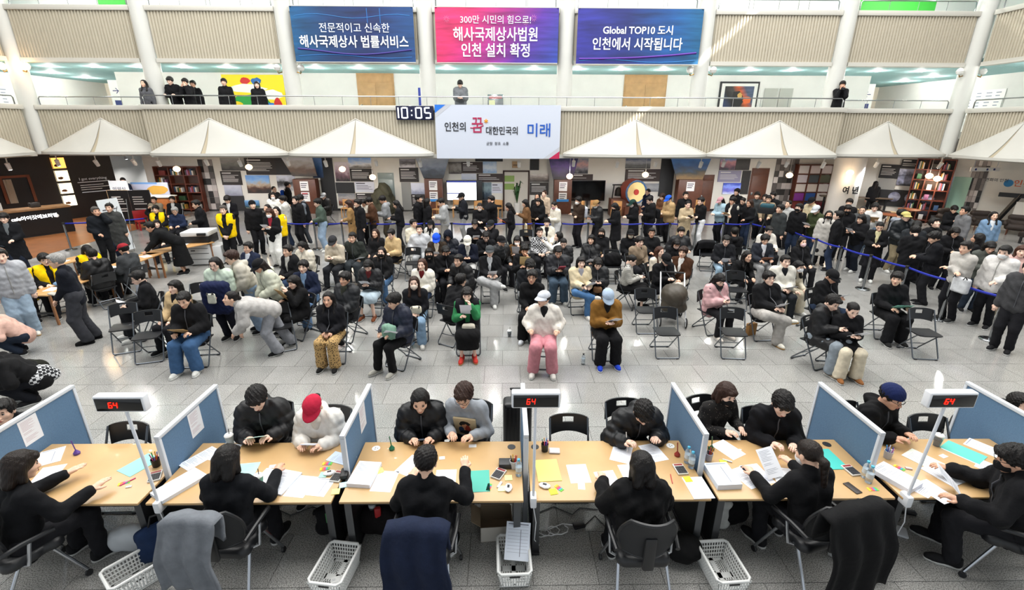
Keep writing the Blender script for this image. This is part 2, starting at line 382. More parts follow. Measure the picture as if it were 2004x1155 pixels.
def arms(J,e,qt=None,cuff=0.0,short=0.0):
    P=[]
    for s in 'LR':
        w=J['ha'+s]+(J['el'+s]-J['ha'+s])*(.10+short)
        P+=[rc(J['sh'+s],J['el'+s],.056+e,.046+e,.035,quilt=qt),rc(J['el'+s],w,.046+e,.034+e*.8+cuff,.025,quilt=qt)]
    return P
def collar(J,r=.062,hgt=.06):
    b=J['neck']-J['up']*.02;return[rc(b,b+_n(J['up']+np.array([0,0,.4]))*hgt,r+.012,r,.02)]
def hood(J):
    b=J['neck']-J['fw']*.085+J['up']*.005;l=J['lat']
    return[rc(b-l*.085+J['fw']*.06,b-J['fw']*.035-J['up']*.03,.042,.062,.03),rc(b+l*.085+J['fw']*.06,b-J['fw']*.035-J['up']*.03,.042,.062,.03)]
def legs(J,e,flare=0.0,cr=.13,full=True):
    P=[]
    for s in 'LR':
        a=J['an'+s]+(J['kn'+s]-J['an'+s])*(0.03+cr*0)
        P+=[rc(J['hip'+s]+np.array([0,0,.01]),J['kn'+s],.088+e,.060+e+flare*.35,.04),rc(J['kn'+s],a,.058+e+flare*.35,.043+e+flare,.03)]
    P+=[rc(J['hipL']+J['up']*.05,J['hipR']+J['up']*.05,.098+e,.098+e,.04)]
    return P
def skirt(J,hem,flare):
    P=[rc(J['waist']-J['up']*.03,J['pel']+J['up']*.0,.125,.165,.05)]
    sit=J['pel'][2]<.7;hz=hem
    kn=(J['knL']+J['knR'])/2;an=(J['anL']+J['anR'])/2
    if sit:
        for s,l in(('L',.5),('R',-.5)):
            P+=[rc(J['hip'+s],J['kn'+s],.125,.105,.08)]
            b=an+np.array([l*.16,0,0]);P+=[rc(J['kn'+s],b,.10,.115+flare*.3,.10)]
        P+=[rc(J['pel'],kn+np.array([0,0,-.02]),.12,.09,.1),rc(kn,an,.09,.11,.1)]
    else:
        P+=[rc(J['pel'],np.array([an[0],an[1],hz]),.155,.17+flare,.06)]
    P.append(cut(0,0,1,hz));return P
TOP={
 'sweat':dict(e=.022,rp=.005,collar=1),'knit':dict(e=.028,rp=.004,collar=1),'shirt':dict(e=.016,rp=.004,collar=1),'blazer':dict(e=.020,hem=-.07,rp=.003,collar=1),'jacket':dict(e=.036,hem=-.03,rp=.007,collar=1),
 'hoodie':dict(e=.034,hem=-.02,rp=.005,hood=1),'puffer':dict(e=.054,q=(.085,.014),hem=-.03,rp=.005,hood=1,collar=1),'fleece':dict(e=.050,hem=-.04,rp=.005,collar=1),
 'coat':dict(e=.03,coat=.46,rp=.005,collar=1),'long':dict(e=.042,coat=.34,rp=.006,hood=1,collar=1,q=(.10,.008)),'midp':dict(e=.042,coat=.62,rp=.006,hood=1,collar=1),'turtle':dict(e=.03,rp=.006,collar=2),
}
_GC={}
def garment(kind,style,pk,J,lod):
    key=(kind,style,pk,lod)
    if key in _GC:return _GC[key]
    h={'near':.0120,'mid':.0208,'far':.0290}[lod]
    if kind=='top':
        t=TOP[style];e=t['e'];q=t.get('q');P=torso(J,e,q,t.get('hem',0))+arms(J,e,q,.004)
        if t.get('collar'):P+=collar(J,.060+e*.3,.066 if t['collar']==1 else .09)
        if t.get('hood'):P+=hood(J)
        if 'coat' in t:
            z0=t['coat']
            if J['pel'][2]>.7:
                b=np.array([0,J['pel'][1]+.01,z0+.02])
                for sg in(1,-1):P+=[rc(J['pel']+J['lat']*.055*sg,b+J['lat']*.085*sg,.125+e*.6,.150+e*.6,.06)]
                P.append(cut(0,0,1,z0))
            else:
                for s in 'LR':P+=[rc(J['hip'+s],J['hip'+s]+(J['kn'+s]-J['hip'+s])*.8,.115+e*.5,.095+e*.4,.05)]
                P+=[rc(J['pel'],J['pel']+(J['knL']+J['knR']-2*J['pel'])*.36,.12,.10,.06)]
        P.append(ripple(t.get('rp',.004)*1.35,31,crc(style)%7))
    elif kind=='vest':
        P=torso(J,.056,None,-.02);P+=[rc(J['neck']+J['fw']*.10+J['up']*.06,J['chest']+J['fw']*.135,.062,.052,.01,'sub'),rc(J['chest']+J['fw']*.135,J['pel']+J['fw']*.135-J['up']*.14,.05,.034,.01,'sub'),el(J['shL']+J['lat']*.085,(.05,.075,.085),.01,'sub'),el(J['shR']-J['lat']*.085,(.05,.075,.085),.01,'sub')]
    elif kind=='inner':
        e=TOP[style]['e'];o=style in('jacket','hoodie','blazer','coat','knit')
        P=[rc(J['neck']+J['fw']*(.030+e*.7)-J['up']*.015,J['chest']+J['fw']*(.050+e)-J['up']*(0 if o else-.03),.070,.058 if o else .044,.03)]
        if o:P+=[rc(J['chest']+J['fw']*(.050+e),J['waist']+J['fw']*(.046+e*.9)-J['up']*.06,.058,.060,.03)]
    elif kind=='bottom':
        if style=='skirt':P=skirt(J,.26,.07)
        elif style=='midi':P=skirt(J,.42,.03)
        else:P=legs(J,{'slim':.008,'straight':.016,'wide':.020,'baggy':.034}[style],{'slim':0,'straight':.010,'wide':.040,'baggy':.022}[style])
        P.append(ripple(.005,34,2))
        if not(J['crL'] or J['crR']):P.append(cut(0,0,1,.055))
    elif kind=='body':
        P=torso(J,-.014)+arms(J,-.012)+legs(J,-.010)+[rc(J['head']+J['RH']@np.array([0,.022,-.06]),J['neck']-J['up']*.03,.047,.055,.03)];h={'near':.024,'mid':.031,'far':.037}[lod]
    V,F=sdf(P,h);_GC[key]=(V,F);return _GC[key]
_GM={}
def gmesh(kind,style,pk,J,lod):
    k=(kind,style,pk,lod)
    if k not in _GM:
        V,F=garment(kind,style,pk,J,lod);_GM[k]=mesh_np(kind,V,F,[MATS['base_cloth']])
    return _GM[k]
def zip_mesh(style,pk,J,lod):
    k=('zip',style,pk,lod)
    if k not in _GM:
        V,_=garment('top',style,pk,J,lod);A,B=J['neck']-J['up']*.01,J['pel']-J['up']*.02;pts=[]
        for i in range(11):
            p=A+(B-A)*i/10;q=V-p;m=(np.abs(q@J['lat'])<.025)&(np.abs(q@J['up'])<.025)
            if m.any():pts.append(p+J['fw']*(float(np.max(q[m]@J['fw']))+.001))
        _GM[k]=MB().tube(pts,.0065,5).mesh('zipper',MATS['base_cloth'])
    return _GM[k]
# ---- hair, hats and other head parts, in the head's frame
def hair_prims(st):
    skull=lambda g=0:el((0,.016,.034),(.086+g,.105+g,.094+g))
    face=lambda w,z:bx((0,-.12,z-.14),(w,.088,.14),.034,.010,'sub')
    side=lambda l,r:[rc((s*.074,.020,.02),(s*.080,.005,-min(l,.11)),.024,.028,.03) for s in(1,-1)]+([rc((s*.080,.005,-.11),(s*.092,-.055,-l-.02),.030,r+.004,.03) for s in(1,-1)] if l>.15 else[])
    back=lambda l,r:[rc((s*.033,.062,0),(s*.05,.075,-l),.060,r,.03) for s in(1,-1)]
    men=[cut(0,.75,1,-.038)]
    if st=='short':return[skull(.007),el((0,-.066,.088),(.058,.04,.028),.02),face(.070,.066)]+men+[ripple(.0040,130)]
    if st=='fringe':return[skull(.011),el((0,-.074,.070),(.068,.034,.036),.02),face(.070,.040)]+men+[ripple(.0050,120)]
    if st=='part':return[skull(.011),el((.042,-.068,.066),(.036,.032,.034),.02),el((-.042,-.068,.066),(.036,.032,.034),.02),face(.066,.046),el((0,-.118,.052),(.020,.03,.040),.012,'sub')]+men+[ripple(.0045,110)]
    if st=='curly':return[skull(.010),el((0,-.07,.075),(.07,.036,.036),.02),face(.072,.050)]+men+[ripple(.006,120)]
    if st=='bob':return[skull(.004)]+side(.095,.030)+back(.115,.045)+[el((0,-.07,.068),(.062,.03,.03),.02),face(.060,.048),ripple(.0018,70)]
    if st=='long':return[skull(.003)]+side(.21,.030)+back(.26,.044)+[face(.060,.074),el((0,-.12,.075),(.016,.05,.030),.012,'sub'),ripple(.002,60)]
    if st=='longb':return[skull(.003)]+side(.21,.030)+back(.26,.044)+[el((0,-.074,.066),(.060,.028,.030),.02),face(.060,.044),ripple(.002,60)]
    if st=='tied':return[skull(-.002),face(.066,.070),cut(0,.6,1,-.045),el((0,.122,.0),(.034,.034,.036),.02),ripple(.0015,110)]
    if st=='pony':return[skull(-.001),face(.066,.066),cut(0,.6,1,-.050),rc((0,.105,.01),(0,.150,-.03),.03,.034,.02),rc((0,.150,-.03),(0,.130,-.22),.034,.020,.02),ripple(.0018,100)]
    if st=='hoodup':return[el((0,.020,.020),(.112,.130,.135)),rc((0,.06,-.06),(0,.07,-.17),.11,.105,.05),el((0,-.135,-.03),(.074,.105,.110),.02,'sub'),ripple(.004,50)]
HEADP={
 'beanie':lambda:[el((0,.012,.040),(.094,.112,.098)),cut(0,.15,1,.018),ripple(.0015,160)],
 'mask':lambda:[el((0,-.046,-.050),(.066,.070,.060)),rc((0,-.105,-.030),(0,-.105,-.070),.014,.016,.02),cut(0,-1,0,.028),cut(0,0,-1,.012),el((0,-.02,-.045),(.052,.052,.052),.004,'sub')],
}
_HM={}
def head_part(kind,lod):
    k=(kind,lod)
    if k in _HM:return _HM[k]
    h=(.0060,.0090,.0120)[lod]
    if kind=='cap':
        dome=sdf([el((0,.012,.040),(.0955,.1145,.092)),cut(0,-.10,1,.034),ripple(.001,60)],h)
        n,m=11,6;V=[];F=[]
        for q in(0,1):
            for i in range(n):
                a=math.pi*(i/(n-1));ca=math.cos(a)
                for j in range(m):
                    t=j/(m-1);x=ca*(.088+.004*t);y0=.012-.1145*math.sqrt(max(0,1-(ca*.9)**2));y=y0+.01-t*(.085*math.sin(a)**.6)
                    V.append((x,y,.052-.22*t*.1-1.6*x*x-.010*t+(-.005 if q else 0)))
        g=lambda q,i,j:q*n*m+i*m+j
        for i in range(n-1):
            for j in range(m-1):F+=[(g(0,i,j),g(0,i,j+1),g(0,i+1,j+1),g(0,i+1,j)),(g(1,i,j),g(1,i+1,j),g(1,i+1,j+1),g(1,i,j+1))]
            F.append((g(0,i,m-1),g(1,i,m-1),g(1,i+1,m-1),g(0,i+1,m-1)))
        V,F,_=merge([(dome[0],dome[1],0),(np.array(V,np.float32),np.array(F,np.int32),0)])
        me=mesh_np('cap',V,F,[MATS['base_cloth']])
    elif kind=='glasses':
        b=MB()
        for s in(1,-1):
            b.tube([(s*.034+.022*math.cos(a),-.110+abs(.022*math.cos(a)*s+.034)*.12,.002+.018*math.sin(a)) for a in[i*math.pi/6 for i in range(12)]],.0022,5,closed=True)
            b.tube([(s*.056,-.102,.006),(s*.079,-.06,.006),(s*.082,.02,.004)],.0022,5)
        b.tube([(-.012,-.110,.006),(.012,-.110,.006)],.0022,5);me=b.mesh('glasses',MATS['base_cloth'])
    else:
        V,F=sdf(hair_prims(kind.strip('^'))+([cut(0,.1,-1,-.042)] if '^' in kind else[]) if kind not in HEADP else HEADP[kind](),h);me=mesh_np(kind.strip('^'),V,F,[MATS['base_cloth']])
    _HM[k]=me;return me
def shoe_meshes():
    if 'shoe' in _HM:return _HM['shoe']
    up=sdf([rc((0,.045,.05),(0,-.12,.042),.043,.040,.03),rc((0,-.10,.038),(0,-.165,.034),.040,.034,.03),rc((0,.04,.05),(0,.045,.105),.042,.040,.03),cut(0,0,1,.016),cut(0,0,-1,-.118)],.011)
    so=sdf([rc((0,.050,.02),(0,-.10,.02),.044,.044,.03),rc((0,-.10,.02),(0,-.165,.022),.044,.038,.03),cut(0,0,1,0),cut(0,0,-1,-.026)],.011)
    _HM['shoe']=(mesh_np('shoe',*up,[MATS['base_cloth']]),mesh_np('sole',*so,[MATS['base_cloth']]));return _HM['shoe']
mat('base_cloth','#555555',.9)
mat('eye_white','#d8d2cc',.4);mat('eye_dark','#120b08',.3);mat('lip','#a3574f',.5)
SKIN={k:mat('skin_'+k,c,.5,bump=.06,bscale=200,var=.05,vscale=20,spec=.35) for k,c in dict(a='#e2b79d',b='#d3a388',c='#ebc5b0',d='#a9745a').items()}
HAIRC=dict(k='#100c0b',d='#1b120d',b='#2f1b12',r='#3d2114',g='#8f8d8a',s='#4a4542')
def hairmat(c):
    if 'hair_'+c in MATS:return MATS['hair_'+c]
    m=mat('hair_'+c,HAIRC[c],.42,bump=.9,bscale=9,var=.35,vscale=9,spec=.28);nt=m.node_tree
    mp=nt.nodes.new('ShaderNodeMapping');mp.inputs['Scale'].default_value=(14,14,1.6)
    for n in nt.nodes:
        if n.type=='TEX_NOISE':nt.links.new(mp.outputs[0],n.inputs['Vector'])
        if n.type=='TEX_COORD':nt.links.new(n.outputs['Object'],mp.inputs[0])
    return m
PEOPLE={};HS=1.09
def person(pid,label,x,y,z0,rz,pose,s=1.05,hy=0,hp=None,tw=0,side=0,hair='fringe',hc='k',top='jacket',tc='#0f0f12',bot='straight',bc='#17171b',sh='#1a1a1c',sole='#b9b9b6',skin='a',cap=None,mask=None,glasses=0,inner=None,vest=None,lod='mid',hands='curl',group=None,parts=(),fat=1.0,tm=None,bm_=None):
    J=joints(pose,hy,hp,tw,side);pk=(pose,tw,side);R=math.radians(rz)
    root=thing('person',label,'person',(x,y,z0),R,group);root.scale=(s*fat,s*fat,s)
    L={'near':0,'mid':1,'far':2}[lod]
    bk=('bodyfull',pk,hy,hp,lod,hands)
    if bk not in _GM:
        V,F=garment('body','',(pk,hy,hp),J,lod);hv,hf,hm=head_mesh(L);hv=(hv*HS@J['RH'].T+J['head']).astype(np.float32)
        P=[(V,F,np.zeros(len(F),int)),(hv,hf,hm)]+[(*hand_at(J,q,hands if isinstance(hands,str) else hands[q],L),None) for q in 'LR']
        Vs=[];Fs=[];Ms=[];o=0
        for v,f,m in P:Vs.append(v);Fs.append(f+o);Ms.append(np.zeros(len(f),int) if m is None else m);o+=len(v)
        _GM[bk]=mesh_np('body',np.concatenate(Vs),np.concatenate(Fs),[SKIN['a'],MATS['eye_white'],MATS['eye_dark'],hairmat('d'),MATS['lip']],np.concatenate(Ms))
    inst('body',_GM[bk],root,mats=[SKIN[skin]])
    H4=np.eye(4);H4[:3,:3]=J['RH']*HS;H4[:3,3]=J['head'];H4=Matrix(H4.tolist())
    def on_head(name,me,m):
        o=inst(name,me,root,mats=[m]);o.matrix_local=H4;return o
    if hair:on_head('hood' if hair=='hoodup' else 'hair',head_part(hair+('^' if cap else ''),L),cloth(tc) if hair=='hoodup' else hairmat(hc))
    if cap:on_head(cap[0],head_part(cap[0],L),cloth(cap[1]))
    if mask:on_head('face_mask',head_part('mask',L),cloth(mask))
    if glasses:on_head('glasses',head_part('glasses',L),mat('glasses_frame','#15130f',.3))
    if top:inst({'puffer':'puffer_jacket','long':'padded_coat','midp':'padded_coat','sweat':'sweatshirt','knit':'sweater','turtle':'sweater','fleece':'fleece_jacket'}.get(top,top),gmesh('top',top,pk,J,lod),root,mats=[tm or cloth(tc,'p' if top in('puffer','long','midp') else 'c')])
    if top in('jacket','puffer','fleece','hoodie','midp','long') and not inner and lod!='far':
        inst('zipper',zip_mesh(top,pk,J,lod),root,mats=[mat('zip_grey','#4a4b50',.4) if lin(tc)[1]<.1 else mat('zip_pale','#8d8c88',.5)])
    if inner:inst('inner_shirt',gmesh('inner',top,pk,J,lod),root,mats=[cloth(inner)])
    if vest:inst('vest',gmesh('vest','',pk,J,lod),root,mats=[cloth(vest)])
    if bot:inst('skirt' if bot in('skirt','midi') else 'trousers',gmesh('bottom',bot,pk,J,lod),root,mats=[bm_ or cloth(bc)])
    if sh:
        su,so=shoe_meshes()
        for q,sg in(('L',1),('R',-1)):
            a=J['an'+q];o=inst('shoe',su,root,mats=[cloth(sh)]);d=a-J['kn'+q]
            if J['cr'+q]:o.matrix_local=T(a[0],a[1],a[2]-.06)@RZ(.9*-sg)@RX(-.3)
            else:o.location=(a[0],a[1]+.0,0);o.rotation_euler=(0,0,sg*.14)
            inst('sole',so,o,mats=[cloth(sole)])
    M=T(x,y,z0)@RZ(R)@Matrix.Diagonal((s*fat,s*fat,s,1))
    W={k:M@Vector(J[k]) for k in('haL','haR','head','chest','neck','pel','shL','shR','knL','knR')}
    W['fw']=RZ(R)@Vector(J['fw']);W['RZ']=R;W['root']=root;W['J']=J;W['s']=s;W['M']=M
    PEOPLE[pid]=W;return W
# ---------------------------------------------------------------- the hall: floor, galleries, columns, canopies
def granite():
    m=mat('granite','#b5b4b0',.22,spec=.5);nt=m.node_tree;b=nt.nodes['Principled BSDF']
    tc=nt.nodes.new('ShaderNodeTexCoord');oi=nt.nodes.new('ShaderNodeObjectInfo');ge=nt.nodes.new('ShaderNodeNewGeometry')
    n1=nt.nodes.new('ShaderNodeTexNoise');n1.inputs['Scale'].default_value=95;n1.inputs['Detail'].default_value=3
    n2=nt.nodes.new('ShaderNodeTexNoise');n2.inputs['Scale'].default_value=3;n2.inputs['Detail'].default_value=4
    pos=nt.nodes.new('ShaderNodeNewGeometry')
    for n in(n1,n2):nt.links.new(pos.outputs['Position'],n.inputs['Vector'])
    cr=nt.nodes.new('ShaderNodeValToRGB');e=cr.color_ramp.elements
    e[0].position=.32;e[0].color=(*lin('#4a4a49'),1);e[1].position=.66;e[1].color=(*lin('#b2b1ad'),1);x=e.new(.47);x.color=(*lin('#8e8d8a'),1)
    nt.links.new(n1.outputs['Fac'],cr.inputs['Fac'])
    ad=nt.nodes.new('ShaderNodeMath');ad.operation='ADD';nt.links.new(oi.outputs['Random'],ad.inputs[0]);nt.links.new(ge.outputs['Random Per Island'],ad.inputs[1])
    fr=nt.nodes.new('ShaderNodeMath');fr.operation='FRACT';nt.links.new(ad.outputs[0],fr.inputs[0])
    mr=nt.nodes.new('ShaderNodeMapRange');mr.inputs['To Min'].default_value=.91;mr.inputs['To Max'].default_value=1.07;nt.links.new(fr.outputs[0],mr.inputs['Value'])
    m2=nt.nodes.new('ShaderNodeMapRange');m2.inputs['From Min'].default_value=.3;m2.inputs['From Max'].default_value=.7;m2.inputs['To Min'].default_value=.93;m2.inputs['To Max'].default_value=1.05;nt.links.new(n2.outputs['Fac'],m2.inputs['Value'])
    mu=nt.nodes.new('ShaderNodeMath');mu.operation='MULTIPLY';nt.links.new(mr.outputs[0],mu.inputs[0]);nt.links.new(m2.outputs[0],mu.inputs[1])
    sc_=nt.nodes.new('ShaderNodeVectorMath');sc_.operation='SCALE';nt.links.new(cr.outputs['Color'],sc_.inputs[0]);nt.links.new(mu.outputs[0],sc_.inputs['Scale'])
    nt.links.new(sc_.outputs['Vector'],b.inputs['Base Color'])
    r=nt.nodes.new('ShaderNodeMapRange');r.inputs['To Min'].default_value=.07;r.inputs['To Max'].default_value=.17;nt.links.new(n2.outputs['Fac'],r.inputs['Value']);nt.links.new(r.outputs[0],b.inputs['Roughness'])
    return m
GRAN=granite();WHITE=mat('white_paint','#d9d7d2',.7,var=.03,vscale=2);CREAM=mat('cream_cladding','#b5ad9b',.65,var=.03,vscale=3);KERB=mat('kerb_paint','#c2bfb6',.6)
COLM=mat('column_paint','#c6c6c0',.5,var=.02,vscale=2);TEAL=mat('teal_soffit','#8db4b6',.7,var=.04,vscale=3);STEEL=mat('steel','#a9aaab',.25,1);STEELD=mat('steel_dark','#5b5d60',.35,.9)
FABW=mat('canopy_fabric','#b6b4ad',.75,var=.02,vscale=2,bump=.05,bscale=8);BLACKM=mat('matt_black','#141416',.5);WOOD=mat('oak','#a98458',.5,var=.14,vscale=6)
fl=MB().box(-26,26,-2,31,-.12,-.006).build('floor',mat('grout','#4c4b49',.8),kind='structure')
TS=.63;TX0=-2.255;TY0=7.10
tile_me=MB().box(.003,TS-.003,.003,TS-.003,-.01,0).mesh('tile',GRAN)
tl=[]
for j in range(-14,29):
    y=TY0+j*TS
    for i in range(-40,46):
        x=TX0+i*TS+(TS/2 if j%2 else 0)
        if-24<x<24 and-1.5<y<25:
            vis=y>1.9 and abs(x+.3)<1.12*(y+1.6)+.6
            tl.append((x,y,(x*x+y*y) if vis else 9e9))
tl.sort(key=lambda a:a[2])
for x,y,_ in tl[:300]:inst('tile',tile_me,fl,(x,y,0))
rest=MB()
for x,y,_ in tl[300:]:rest.add([(x+.003,y+.003,0),(x+TS-.003,y+.003,0),(x+TS-.003,y+TS-.003,0),(x+.003,y+TS-.003,0)],[(0,1,2,3)])
rest.build('tile_field',GRAN,fl,kind='stuff')
rd=Vector((-2.45,-4.15,0)).normalized();rn=Vector((-rd.y,rd.x,0));ro=Vector((13.05,13.4,0));RM=Matrix(((rd.x,rn.x,0,ro.x),(rd.y,rn.y,0,ro.y),(0,0,1,15.7),(0,0,0,1)))
MB().box(-60,60,-60,-.14,0,.02,RM).box(-60,60,.14,60,0,.02,RM).box(-60,-.1,-.14,.14,0,.02,RM).box(5.9,60,-.14,.14,0,.02,RM).build('sun_slot_blocker',WHITE,kind='structure')  # unseen roof added to block the sun; its slot shapes the facade streak
for i,x in enumerate((-18.5,-13.45,-8.2,-2.97,2.31,7.57,12.9,18.1)):
    c=MB().lathe([(.30,3.05),(.30,11.5)],28).build('column',COLM,loc=(x,20.1,0),kind='structure')
def ribbed(w,z0,z1,pitch=.112,d=.055):
    """vertical ribbed cladding, front towards -Y, centred on x = 0"""
    b=MB();n=int(w/pitch);pts=[]
    for i in range(n):
        x=-w/2+i*w/n;p=w/n
        pts+=[(x,0),(x+p*.46,0),(x+p*.56,d),(x+p*.90,d)]
    pts.append((w/2,0));k=len(pts)
    b.add([(x,y,z0) for x,y in pts]+[(x,y,z1) for x,y in pts],[(i,i+1,k+i+1,k+i) for i in range(k-1)])
    return b
def rail(x0,x1,z,parent,y=.10,posts=None,legz=.35,step=1.05,r=.022):
    """steel handrail with posts; ends turn down"""
    MB().tube([(x0,y,z-legz),(x0,y,z-.06),(x0+.05,y,z),(x1-.05,y,z),(x1,y,z-.06),(x1,y,z-legz)],r,8).build('handrail',STEEL,parent)
    n=max(1,int(round((x1-x0)/step)))
    for i in range(1,n):MB().tube([(x0+(x1-x0)*i/n,y,z-legz),(x0+(x1-x0)*i/n,y,z)],.009,6).build('rail_post',STEEL,parent)
def parapet(name,cx,cy,w,z0,z1,rz=0,band=.12,th=.28,railz=None,ends=.0):
    e=MB().box(-w/2,w/2,.04,th,z0,z1).build(name,CREAM,loc=(cx,cy,0),rot=(0,0,rz),kind='structure')
    ribbed(w-.1,z0+band,z1-.17).build('ribbed_cladding',CREAM,e)
    MB().rbox(-w/2-.03,w/2+.03,-.05,th+.02,z1-.17,z1,.012).build('kerb',KERB,e)
    MB().box(-w/2,w/2,-.03,th,z0-.02,z0+band).build('bottom_band',KERB,e)
    if railz:rail(-w/2+.1,w/2-.1,railz,e,y=.12)
    return e
XC=(-18.5,-13.45,-8.2,-2.97,2.31,7.57,12.9,18.1)
for a,b in zip(XC[:-1],XC[1:]):parapet('gallery_parapet',(a+b)/2,20.0,b-a-.62,6.40,8.27,railz=8.62)
parapet('gallery_parapet',-.3,19.2,26.6,3.0,4.87,railz=5.19)
for a,b in((-18.5,-13.45),(12.9,18.1)):parapet('gallery_parapet',(a+b)/2,20.0,b-a-.62,3.0,4.87,railz=5.17)
for sgn,x in((1,-18.45),(-1,18.15)):
    for z0,z1,rz_ in((6.40,8.27,8.62),(3.0,4.87,5.17)):
        parapet('gallery_parapet',x,13.7,12.0,z0,z1,rz=sgn*math.pi/2,railz=rz_)
MB().box(-24,24,20.05,31,6.42,6.70).build('ceiling_second_floor',TEAL,kind='structure')
MB().box(-24,-18.75,7,20,6.42,6.70).build('ceiling_left_gallery',TEAL,kind='structure')
MB().box(18.45,24,7,20,6.42,6.70).build('ceiling_right_gallery',TEAL,kind='structure')
MB().box(-24,24,20.06,31,3.72,4.0).box(-13.5,12.9,19.46,20.06,3.72,4.0).build('slab_second_floor',WHITE,kind='structure')
MB().box(-24,-18.75,7,19.9,3.72,4.0).build('slab_left_gallery',WHITE,kind='structure')
MB().box(18.45,24,7,19.9,3.72,4.0).build('slab_right_gallery',WHITE,kind='structure')
MB().box(-24,24,20.0,31,9.84,10.1).build('ceiling_third_floor',TEAL,kind='structure')
MB().box(-17.7,17.0,23.85,24.0,4.0,6.43).build('wall_second_floor',WHITE,kind='structure')
MB().box(-23,22.5,23.85,24.0,7.4,9.86).build('wall_third_floor',WHITE,kind='structure')
for x in(-23.1,22.0):MB().box(x,x+.12,8,31,4.0,9.9).build('wall_side_gallery',WHITE,kind='structure')
MB().box(-23,-17.7,30.0,30.1,4.0,6.43).build('wall_corridor_left',mat('warm_white','#f0e4d2',.7),kind='structure')
MB().box(17,22.2,30.0,30.1,4.0,6.43).build('wall_corridor_right',MATS['warm_white'],kind='structure')
for x0,x1 in((-21.6,-19.6),(19.2,20.8)):
    t=thing('slat_screen','pale timber slat screen at the end of the %s upper corridor'%('left' if x0<0 else 'right'),'screen',((x0+x1)/2,29.8,4.0))
    MB().box(-(x1-x0)/2,(x1-x0)/2,.08,.14,0,1.95).build('backing',mat('oak_light','#d8b98c',.6),t)
    n=14;sm=MB().box(-.03,.03,0,.08,0,1.95).mesh('slat',mat('oak_slat','#c79f6c',.6))
    for i in range(n):inst('slat',sm,t,(-(x1-x0)/2+(i+.5)*(x1-x0)/n,0,0))
LAMP=mat('lamp_disc','#ffffff',.5,emit=32,ecol='#fff8ee')
ring=MB().lathe([(.085,0),(.115,0),(.115,-.02),(.085,-.02)],16).mesh('trim_ring',mat('white_plastic','#e6e6e4',.4))
disc=MB().lathe([(.085,-.012),(.085,-.004)],16).mesh('lens',LAMP)
def downlight(x,y,z,k,lvl,watt=0):
    t=thing('downlight','%s recessed downlight from the left in the %s soffit'%(ORD[k] if k<len(ORD) else 'last',lvl),'light',(x,y,z),0,'round recessed downlights, %s soffit'%lvl)
    inst('trim_ring',ring,t);inst('lens',disc,t)
    if watt:
        l=bpy.data.lights.new('downlight_lamp','POINT');l.energy=watt;l.shadow_soft_size=.08;l.color=(1,.96,.9);o=bpy.data.objects.new('downlight_lamp',l);link(o,t);o.location=(0,0,-.12)
ORD='first second third fourth fifth sixth seventh eighth ninth tenth eleventh twelfth thirteenth fourteenth fifteenth sixteenth seventeenth eighteenth nineteenth twentieth'.split()
ORD+=['twenty-'+o for o in ORD[:9]]+['thirtieth']+['thirty-'+o for o in ORD[:9]]+['fortieth']+['forty-'+o for o in ORD[:9]]+['fiftieth']+['fifty-'+o for o in ORD[:9]]+['sixtieth']+['sixty-'+o for o in ORD[:9]]
xs2=[-18.8+1.82*i for i in range(21)]
for k,x in enumerate(xs2):
    if min(abs(x-c) for c in XC)>.0:downlight(x,21.85,6.42,k,'second-floor',48)
for k,x in enumerate(xs2[::2]):downlight(x,21.85,9.84,k,'third-floor',220)
for k,p in enumerate(((-21.0,24.4),(-21.3,26.7),(20.5,26.3),(20.0,24.0),(19.6,18.6),(-20.2,18.6))):downlight(p[0],p[1],6.42,k,'side-corridor',110)
def canopy(cx,y0,half,label,rz=0,peak=4.38,eave=3.15,out=.85,lh=None,rh=None):
    lh=lh or half;rh=rh or half
    t=thing('canopy',label,'canopy',(cx,y0,0),rz,'white fabric canopies under the gallery')
    def sheet(s0,s1):
        V=[];F=[];n=14;m=10
        for j in range(m+1):
            r=j/m;rr=r
            for i in range(n+1):
                a=s0+(s1-s0)*i/n;x=a*(rh if a>0 else lh)*rr
                yy=-(out*math.sqrt(max(0,1-(abs(a)**2.6)))*r*(1-.12*math.sin(math.pi*r)))-.02
                V.append((x,yy,peak+(eave-peak)*(r**.96)+.02*math.sin(math.pi*abs(a))*r))
        k=n+1
        for j in range(m):
            for i in range(n):F.append((j*k+i,(j+1)*k+i,(j+1)*k+i+1,j*k+i+1))
        return np.array(V),np.array(F)
    for nm,s0,s1 in(('left_panel',-1,-.035),('right_panel',.035,1)):
        V,F=sheet(s0,s1);V2=V.copy();V2[:,1]+=.012;V2[:,2]-=.012
        o=link(bpy.data.objects.new('fabric_panel',mesh_np('fabric_panel',np.concatenate([V,V2]),np.concatenate([F,F[:,::-1]+len(V)]),[FABW])),t)
    V,F=sheet(-.05,.05);V[:,1]+=.03;link(bpy.data.objects.new('centre_fold',mesh_np('centre_fold',V,F,[mat('canopy_seam','#a59a84',.8)])),t)
    for s,hh in((-1,lh),(1,rh)):MB().tube([(s*hh*(i/8),-.03,peak+(eave-peak)*(i/8)**.96+.01) for i in range(9)],.022,6).build('edge_piping',KERB,t)
    pts=[(-lh+(lh+rh)*i/24) for i in range(25)];b=MB();V=[]
    for x in pts:
        a=x/(rh if x>0 else lh);yy=-(out*math.sqrt(max(0,1-abs(a)**2.6)))-.03;V+=[(x,yy,eave+.015),(x,yy-.01,eave-.075)]
    b.add(V,[(2*i,2*i+1,2*i+3,2*i+2) for i in range(24)]);b.build('valance',FABW,t)
    return t
